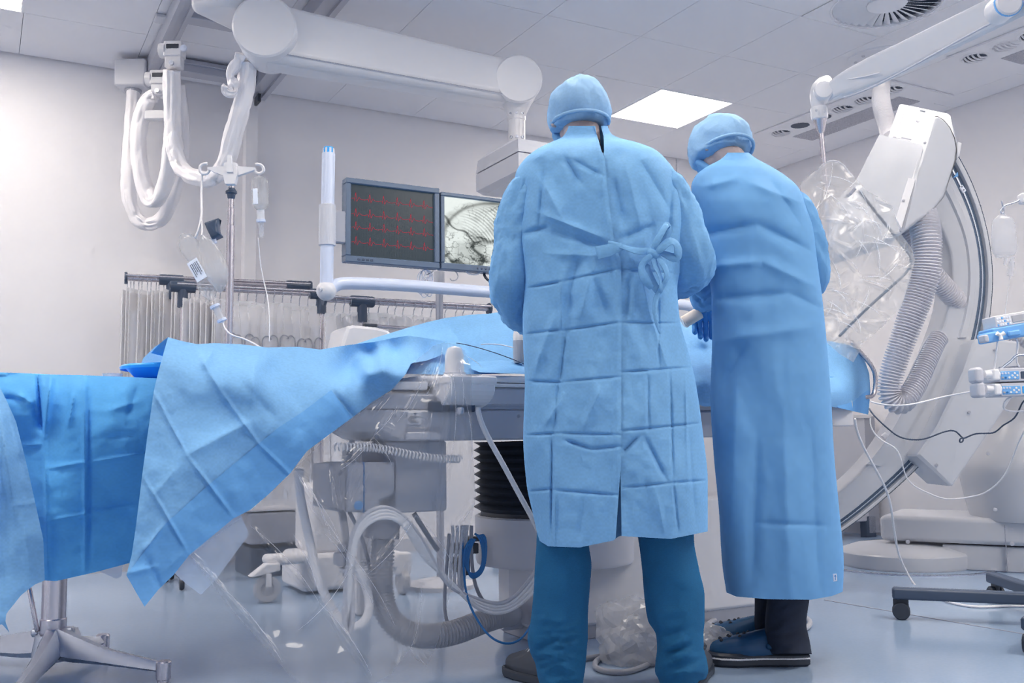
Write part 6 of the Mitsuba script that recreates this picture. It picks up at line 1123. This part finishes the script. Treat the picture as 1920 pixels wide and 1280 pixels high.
# ------------------------------------------------------------------ shield arm from the ceiling
t = thing('shield_hanger', 'long white jointed ceiling arm that ends in a chrome rod holding the clear radiation shield', 'support arm')
def da(x): return 4.0 + (x - 1545) * (3.15 - 4.0) / 350
st = [(1556, 170, 15), (1575, 158, 19), (1600, 147, 24), (1640, 128, 27), (1700, 100, 27), (1800, 51, 27.5), (1880, 12, 28), (1960, -28, 29)]
def bar_sec(x, y, h):
    d = da(x); c = P(x, y, d); up_ = unit(P(x - 45, y - 100, d) - c); hh = h * d / f_px * .95; dp_ = hh * .95; r = []
    for sx_, sy_, a0 in ((1, 1, 0), (-1, 1, 90), (-1, -1, 180), (1, -1, 270)):
        for a in np.linspace(a0, a0 + 90, 6): r.append(c + EY * (dp_ * .62 * sx_ + dp_ * .38 * math.cos(math.radians(a)) + dp_) + up_ * (hh * .62 * sy_ + hh * .38 * math.sin(math.radians(a))))
    return r
stp = np.array([(np.interp(k, range(len(st)), [s[0] for s in st]), np.interp(k, range(len(st)), [s[1] for s in st]), np.interp(k, range(len(st)), [s[2] for s in st])) for k in np.linspace(0, len(st) - 1, 40)])
ab = obj('beam', skin([bar_sec(*s) for s in stp]), 'white_plastic', t, 45)
obj('beam_rib', tube([P(x, y, da(x) - .004) for x, y in ((1583, 182), (1650, 156), (1783, 84), (1900, 24))], .004, 8), 'light_grey', ab, True)
obj('seam', tube([P(x, y, da(x) - .001) for x, y in ((1560, 150), (1600, 147), (1650, 136))], .0025, 6), 'tile_white', ab, True)
el = P(1545, 167, 3.97)
obj('joint', lathe([(0, 0), (.033, 0), (.038, .005), (.040, .010), (.040, .10), (0, .10)], 40, el, Fw * .9 + EX * .2), 'white_plastic', t, 40)
obj('elbow', tube([P(1552, 158, 4.04), P(1538, 166, 4.03), P(1532, 184, 4.03), P(1535, 204, 4.03)], [.036, .036, .028, .024], 20, 30), 'white_plastic', t, True)
ax_ = unit(P(1544, 300, 4.03) - P(1535, 205, 4.03)); so = P(1535, 200, 4.03)
def l_(y): return (P(1537, y, 4.03) - so) @ ax_
obj('socket', lathe([(0, 0), (.030, 0), (.034, .006), (.034, l_(222)), (.030, l_(224)), (0, l_(224))], 32, so, ax_), 'white_plastic', t, 40)
obj('cone', lathe([(0, l_(222)), (.029, l_(223)), (.014, l_(247)), (.012, l_(250)), (0, l_(250))], 24, so, ax_), 'chrome', t, 40)
obj('rod', lathe([(0, l_(248)), (.010, l_(248)), (.010, l_(365)), (0, l_(365))], 18, so, ax_), 'chrome', t, 40)
for y in (207, 209): obj('screw', lathe([(0, 0), (.006, 0), (.006, .004), (0, .005)], 10, P(1530 + (y - 207) * 8, y, 3.99), -EY), 'light_grey', t)
jr = P(1893, 3, 3.1)
obj('joint', lathe([(0, 0), (.036, 0), (.042, .006), (.042, .10), (0, .10)], 36, jr, Fw * .95 + EX * .1), 'white_plastic', t, 40)
obj('joint_ring', lathe([(.042, .004), (.0445, .006), (.0445, .012), (.042, .014)], 36, jr, Fw * .95 + EX * .1), 'pump_blue', t, 40)
# shield and its plastic bag
t = thing('radiation_shield', 'clear shield panel with dark blue rounded edge inside the crumpled plastic', 'shield')
DS = 3.82
pane = [(1548, 330), (1600, 345), (1612, 358), (1660, 420), (1700, 470), (1708, 485), (1706, 500), (1690, 520), (1640, 565), (1600, 603), (1574, 630), (1552, 600), (1545, 480)]
obj('pane', sheet(pane, [(1548, 330, DS), (1708, 485, DS + .1), (1574, 630, DS), (1545, 480, DS)], 20), 'acrylic', t)
obj('edge', tube([P(x, y, DS + (x - 1548) * .0006 - .002) for x, y in pane[2:11]], .0055, 8, 90), 'bezel_blue', t, True)
cl_ = obj('clamp', prism([P(x, y, DS - .02) for x, y in ((1592, 362), (1603, 350), (1607, 354), (1596, 366))], EY * .04, .003), 'mid_grey', t)
obj('inner_rod', tube([P(1549, 378, DS + .03), P(1554, 420, DS + .03), P(1559, 468, DS + .03)], .009, 10), 'light_grey', t, True)
bag = [(1557, 301), (1575, 304), (1588, 318), (1600, 331), (1610, 340), (1622, 356), (1650, 370), (1672, 386), (1678, 402), (1688, 436), (1710, 466), (1716, 488), (1710, 510), (1700, 545), (1690, 575), (1655, 612), (1628, 636), (1618, 642), (1610, 662), (1600, 679), (1575, 664), (1548, 640), (1530, 615), (1520, 560), (1514, 480), (1508, 400), (1500, 345), (1515, 330), (1535, 316)]
rs = np.random.default_rng(17)
def crinkle(seed, n, a=.014):
    r = np.random.default_rng(seed); x = r.uniform(1505, 1715, n); y = r.uniform(300, 680, n); th = r.uniform(0, np.pi, n); L = r.uniform(12, 70, n)
    return [(x_, y_, x_ + L_ * math.cos(q), y_ + L_ * math.sin(q), a * s, w) for x_, y_, L_, q, s, w in zip(x, y, L, th, r.choice([-1, 1], n), r.uniform(1.6, 4, n))]
cr1, cr2 = crinkle(1, 120, .017), crinkle(2, 60)
rim = [(x, y, DS + .02) for x, y in bag]
t = thing('shield_cover', 'crumpled clear plastic bag pulled over the radiation shield before the C-arm', 'plastic bag')
obj('front', sheet(bag, rim + [(1600, 420, DS - .08), (1640, 500, DS - .06), (1580, 550, DS - .09), (1560, 400, DS - .07)], 2.7, lambda x, y: ridges(x, y, cr1) + nz(x, y, 50, 5, 2) * .06), 'film_bag', t, True)
obj('back', sheet(bag, rim + [(1600, 420, DS + .14), (1640, 500, DS + .16), (1580, 550, DS + .13)], 5, lambda x, y: ridges(x, y, cr2) + nz(x, y, 50, 6, 2) * .05), 'film_bag', t, True)
fk = obj('crease_glint', glint_lines([c_[:4] for c_ in cr1[:60] if shapely.Polygon(bag).buffer(-4).contains(shapely.LineString([c_[:2], c_[2:4]]))] + [(1540, 330, 1600, 345), (1600, 345, 1625, 385), (1560, 305, 1540, 380), (1600, 455, 1700, 470), (1590, 560, 1650, 590), (1560, 540, 1590, 570), (1620, 440, 1690, 480), (1610, 330, 1580, 360), (1530, 350, 1590, 400)], lambda x, y: P(x, y, DS - .085), .0013), 'film_white', t, True); labels[fk] = {'kind': 'stuff'}  # whitish tubes drawing bright highlight lines over the bag
obj('bright_core', sheet([(1592, 350), (1612, 366), (1632, 392), (1640, 415), (1622, 428), (1600, 410), (1585, 405), (1570, 430), (1562, 470), (1552, 452), (1556, 410), (1570, 378)], [(1592, 350, DS + .03), (1640, 415, DS + .05), (1562, 470, DS + .02), (1570, 378, DS + .01)], 6, lambda x, y: nz(x, y, 18, 8) * .03), 'film_white', t, True)
obj('edge_fold', tube([P(x, y, DS + .0) for x, y in ((1535, 316), (1557, 302), (1575, 305), (1588, 318), (1600, 331))], .004, 6), 'film_soft', t, True)
# ------------------------------------------------------------------ infusion pumps and stand at the right edge
DP = 3.6; px1 = DP / f_px
t = thing('infusion_stand', 'white infusion stand at the right edge on a black five-caster base', 'infusion stand')
sb = P(1965, 700, DP) * [1, 1, 0]
obj('pole', rod(sb + EZ * .09, sb + EZ * P(1925, 380, DP)[2], .014, 18), 'white_plastic', t, 40)
obj('crown', rbox((-.1, -.02, -.02), (.06, .02, .02), .01, 3, (P(1962, 372, DP), EX, EY, EZ)), 'white_plastic', t, 40)
obj('hook', tube([P(1912, 374, DP), P(1897, 381, DP), P(1883, 386, DP), P(1878, 392, DP), P(1877, 398, DP), P(1880, 400, DP), P(1882, 396, DP), P(1881, 388, DP), P(1878, 376, DP)], .0032, 8, 60), 'steel', t, True)
bf = PZ(1868, 1128, 0)
obj('hub', lathe([(0, .05), (.05, .05), (.05, .12), (.02, .14), (0, .14)], 24, sb), 'black_plastic', t, 40)
for k in range(5):
    u = unit(bf - sb); a = k * 2 * math.pi / 5; e = np.array([u[0] * math.cos(a) - u[1] * math.sin(a), u[0] * math.sin(a) + u[1] * math.cos(a), 0]); L = np.linalg.norm(bf - sb)
    lg = obj('leg', rbox((.02, -.028, .075), (L + .03, .028, .118), .012, 3, (sb, e, np.cross(EZ, e), EZ)), 'dark_blue_grey', t, 40)
    cs = sb + e * L + EZ * .032
    for s in (-1, 1): obj('wheel', lathe([(0, -.010), (.028, -.010), (.032, -.005), (.032, .005), (.028, .010), (0, .010)], 22, cs + np.cross(EZ, e) * .017 * s, np.cross(EZ, e)), 'black_plastic', lg, 40)
    obj('swivel', rbox((-.028, -.008, .0), (.028, .008, .045), .006, 2, (cs, e, np.cross(EZ, e), EZ)), 'black_plastic', lg, 40)
t = thing('infusion_bag', 'clear rectangular infusion bag hanging from the wire hook at the right edge', 'infusion bag')
obj('bag', blob([(1880, 403, DP), (1880, 408, DP), (1881, 420, DP), (1882, 440, DP), (1883, 460, DP), (1884, 474, DP), (1885, 483, DP)], [.010, .036, .044, .046, .048, .048, .044, .02], .28, 34), 'film_soft', t, True)
obj('fluid', blob([(1882, 440, DP), (1883, 455, DP), (1884, 472, DP), (1885, 481, DP)], [.040, .044, .044, .036], .24, 16), 'fluid', t, True)
obj('loop', tube([P(1878, 405, DP), P(1879, 398, DP), P(1881, 398, DP), P(1883, 405, DP)], .003, 6), 'film_soft', t, True)
obj('port', rod(P(1885, 482, DP), P(1885, 497, DP), .006, 10), 'film_soft', t, 40)
obj('drip_chamber', cat(rod(P(1899, 482, DP), P(1897, 494, DP), .007, 12), rod(P(1897, 491, DP), P(1894, 517, DP), .011, 14)), 'film_soft', t, 40)
tag(obj('drip_tube', tube([P(1894, 517, DP), P(1890, 545, DP), P(1886, 575, DP), P(1884, 600, DP), P(1885, 625, DP + .05)], .0022, 6), 'white_plastic', None, True), 'thin clear drip tube below the infusion bag at the right edge', 'tube')
def pump(name, o, u, lab):
    "o: lower left corner of its face"
    t = thing('infusion_pump', lab, 'infusion pump'); v = unit(np.cross(u, -EY) * -1); v = v if v[2] > 0 else -v; w = EY
    return t, (o, u, w, v)
t, fr = pump('a', P(1866, 615, DP), unit(EX + EZ * .16), 'white and blue syringe pump, topmost and tilted, at the right edge')
obj('face', rbox((0, -.01, .0), (.30, .09, .044), .005, 3, fr), 'white_plastic', t, 40)
obj('body', cat(rbox((-.02, -.014, -.048), (.30, .10, .001), .008, 3, fr), rbox((-.052, -.02, -.05), (.0, .05, -.012), .008, 3, fr)), 'pump_blue', t, 40)
obj('display', cbox((.062, -.0125, .008), (.17, -.008, .036), .002, fr), 'hose_grey', t)
for i in range(6):
    for j in range(3): obj('key', cbox((.006 + i * .009, -.0122, .004 + j * .012), (.0125 + i * .009, -.009, .012 + j * .012), .001, fr), 'label_paper' if (i + j) % 4 else 'pump_blue', t)
kn = obj('knob', cat(rbox((-.062, -.03, -.046), (-.044, .02, -.018), .006, 3, fr), ), 'light_grey', t, 40)
for a_ in range(3):
    an = a_ * 2.09 + .4; obj('wing', rod(fr[0] + fr[1] * -.002 + fr[3] * -.03 - EY * .03, fr[0] + fr[1] * (-.002 + .016 * math.cos(an)) + fr[3] * (-.03 + .016 * math.sin(an)) - EY * .032, .006, 10, .008), 'cable_white', t, 40)
obj('grip', rbox((.03, -.03, -.04), (.075, -.012, -.02), .006, 3, fr), 'pump_blue', t, 40)
for q, (y, lab) in enumerate(((716, 'white infusion pump with blue buttons, upper of the matching pair at the right edge'), (743.5, 'white infusion pump with a lit blue display, lower of the matching pair'))):
    x0 = 1872 + 3 * q
    t, fr = pump('b', P(x0, y, DP), unit(EX + EZ * .02), lab)
    obj('body', rbox((0, -.012, .0), (.30, .12, .050), .006, 3, fr), 'light_grey', t, 40)
    obj('panel', cbox((.004, -.0145, .007), (.072, -.010, .038), .002, fr), 'pump_blue', t)
    obj('display', cbox((.078, -.0145, .009), (.15, -.010, .036), .002, fr), 'cap_blue' if q else 'dark_blue_grey', t)
    for i, (a, b, m_) in enumerate(((.010, .031, 'tube_blue_white'), (.021, .031, 'tube_blue_white'), (.032, .031, 'tube_blue_white'), (.010, .015, 'mid_grey'), (.021, .015, 'cable_blue'), (.034, .015, 'cable_white'), (.046, .022, 'cable_white'), (.055, .030, 'cable_white'), (.055, .014, 'cable_white'), (.064, .022, 'cable_white'))):
        obj('button', lathe([(0, 0), (.0042, 0), (.0038, .002), (0, .0025)], 10, fr[0] + fr[1] * a + fr[3] * b - EY * .0145, -EY), m_, t)
    obj('arm', cat(rod(fr[0] + fr[1] * .004 + fr[3] * .028, fr[0] + fr[1] * -.05 + fr[3] * .03, .014, 14), rbox((-.026, -.02, .006), (.0, .04, .048), .008, 3, fr)), 'cable_white', t, 40)
    obj('clamp_knob', cat(rbox((-.096, -.03, -.002), (-.062, .04, .056), .014, 4, fr)), 'light_grey', t, 40)
t = thing('carry_handle', 'bent metal handle on top of the paired infusion pumps at the right edge', 'handle')
obj('bar', tube([P(1878, 692, DP), P(1886, 684, DP), P(1896, 676, DP), P(1906, 667, DP), P(1922, 665, DP), P(1960, 665, DP)], .0045, 8, 50), 'steel', t, True)
obj('rail', rod(P(1874, 691, DP + .03), P(1960, 687, DP + .03), .008, 10), 'mid_grey', t, 40)
def wire(name, pts, r, m, lab, cat_='cable'): return tag(obj(name, tube([P(*q) for q in pts], r, 7, 12 * len(pts)), m, None, True), lab, cat_)
wire('cable', [(1632, 752, 3.8), (1655, 758, 3.75), (1700, 759, 3.7), (1760, 746, 3.7), (1815, 735, 3.66), (1850, 728, 3.62)], .0035, 'cable_white', 'thin white cable stretched from the table end across to the lower pump')
wire('cable', [(1630, 766, 3.85), (1645, 785, 3.8), (1668, 806, 3.8), (1690, 820, 3.8), (1730, 823, 3.8), (1765, 811, 3.8), (1790, 808, 3.8), (1801, 817, 3.8), (1806, 824, 3.8), (1801, 829, 3.79), (1800, 823, 3.78), (1808, 821, 3.79), (1830, 813, 3.8), (1862, 811, 3.8), (1880, 798, 3.75), (1900, 785, 3.7), (1912, 765, 3.66), (1922, 750, 3.62)], .0030, 'dark_blue_grey', 'black wire with a small knot looping across the C-arm carriage')
fl_ = [PZ(x, y, .006) for x, y in ((1712, 1092), (1745, 1114), (1790, 1131), (1830, 1137), (1880, 1136), (1960, 1139))]
tag(obj('cable', tube([P(1603, 785, 3.9), P(1618, 835, 4.0), P(1645, 885, 4.1), P(1664, 925, 4.2), P(1672, 960, 4.3), P(1680, 1015, 4.45), P(1693, 1058, 4.55)] + fl_, .0052, 8, 160), 'cable_white', None, True), 'white cable hanging before the C-arm base and trailing along the floor', 'cable')
wire('cable', [(1632, 784, 3.95), (1636, 806, 3.95), (1655, 826, 3.95), (1680, 842, 3.95), (1692, 870, 3.95), (1700, 895, 3.95), (1715, 911, 3.95), (1745, 926, 3.95), (1775, 935, 3.95), (1820, 931, 3.95), (1845, 924, 3.92), (1880, 895, 3.85), (1900, 855, 3.8), (1912, 825, 3.7), (1925, 800, 3.65)], .0028, 'cable_white', 'thin white wire sagging low in front of the C-arm column')
wire('cable', [(1897, 745, 3.62), (1885, 752, 3.64), (1882, 764, 3.64), (1892, 770, 3.64), (1925, 770, 3.62)], .0032, 'cable_white', 'white cable loop below the lower infusion pump')
wire('cable', [(1872, 633, 3.6), (1869, 655, 3.6), (1866, 680, 3.61), (1864, 697, 3.62)], .0035, 'cable_white', 'short white tube linking the tilted pump to the pump below')
wire('cable', [(1905, 634, 3.62), (1908, 650, 3.62), (1906, 670, 3.62), (1912, 688, 3.62)], .0035, 'cable_white', 'white tubes bundled behind the pumps at the right edge')
# ------------------------------------------------------------------ far right and between the surgeons
t = thing('cabinet', 'pale cabinet standing by the back wall behind the C-arm’s lower end', 'cabinet')
yq = 4.75
obj('body', rbox(PY(1520, 985, yq), PY(1628, 778, yq) + WY * .4, .012, 3), 'light_grey', t, 40)
obj('top', rbox(PY(1515, 784, yq - .02), PY(1634, 776, yq - .02) + WY * .44, .006, 3), 'white_plastic', t, 40)
obj('corner_post', rbox(PY(1630, 1000, yq), PY(1640, 780, yq) + WY * .05, .004, 3), 'mid_grey', t, 40)
obj('foot', rbox(PY(1626, 997, yq) * [1, 1, 0] + EZ * .0, PY(1642, 966, yq) + WY * .06, .004, 3), 'dark_blue_grey', t, 40)
t = thing('device_console', 'white rounded device console seen in the gap between the two surgeons', 'device')
yg = 4.3
obj('housing', rbox(PY(1262, 660, yg), PY(1331, 545, yg) + WY * .3, .03, 4), 'white_plastic', t, 40)
obj('vent', rbox(PY(1323, 556, yg - .004), PY(1328, 546.5, yg - .004) + WY * .01, .004, 2), 'light_grey', t, 40)
obj('stand', rbox(PY(1285, 660, yg + .1) * [1, 1, 0], PY(1315, 650, yg + .1) + WY * .08, .01, 3), 'white_plastic', t, 40)
t = thing('gauze_roll', 'beige rolled dressing in the farther surgeon’s blue glove between the surgeons', 'dressing')
obj('roll', rod(PO(1282, 604, O2, .36), PO(1312, 586, O2, .36), .022, 20), 'gauze', t, 40)
obj('end', rod(PO(1280, 605, O2, .36), PO(1283, 603.4, O2, .36), .018, 20), 'glove_white', t, 40)
# floor clutter
def crumple(c, r, seed, sc_=(1, 1, .8)):
    g = np.random.default_rng(seed); ms = []
    for q in range(3):
        m = trimesh.creation.icosphere(3, 1.0); v = m.vertices; n_ = meshkit.fbm(v * 1.6 + seed + q, 2, seed + q) - .5
        cell = g.normal(size=(26, 3)); cell /= np.linalg.norm(cell, axis=1, keepdims=True); dt = np.sort(v @ cell.T, axis=1)
        k = (.86 - .1 * q) + .7 * n_ + .55 * (1 - dt[:, -1]) - .5 * np.exp(-((dt[:, -1] - dt[:, -2]) / .02) ** 2) * .12
        v2 = v * (r * k)[:, None] * np.asarray(sc_); v2[:, 2] = np.maximum(v2[:, 2], -.6 * r * sc_[2]); v2[:, 2] -= v2[:, 2].min(); v2[:, 2] += .002 * q
        ms.append(trimesh.Trimesh(v2 + np.asarray(c), m.faces, process=False))
    return cat(ms)
tag(obj('crumpled_bag', crumple(PZ(1190, 1236, .003), .13, 3, (1, 1, .95)), 'film_soft', None, False), 'crumpled clear plastic bag on the floor between the nearer surgeon’s legs', 'plastic bag')
tag(obj('crumpled_bag', crumple(PZ(1333, 1232, .003), .085, 9, (1, 1, .8)), 'film_soft', None, False), 'smaller crumpled clear bag on the floor right of the nearer surgeon’s leg', 'plastic bag')
def fwire(pts, r, m, lab): return tag(obj('floor_cable', tube([PZ(x, y, r + .001) for x, y in pts], r, 10, 14 * len(pts)), m, None, True), lab, 'cable')
fwire([(1000, 1245), (1105, 1233), (1160, 1222), (1185, 1218), (1215, 1222), (1225, 1236), (1200, 1252), (1160, 1260), (1125, 1255), (1116, 1243), (1128, 1232), (1150, 1226)], .0085, 'mid_grey', 'grey cable coiled once on the floor between the nearer surgeon’s legs')
fwire([(1300, 1190), (1325, 1172), (1345, 1160), (1380, 1154), (1430, 1151), (1490, 1153), (1514, 1160), (1518, 1170), (1505, 1180), (1470, 1186)], .0095, 'hose_grey', 'thick grey cable curving on the floor around the farther surgeon’s feet')
fwire([(1310, 1197), (1350, 1194), (1400, 1192), (1450, 1190)], .007, 'mid_grey', 'straight grey cable on the floor behind the farther surgeon’s clog')
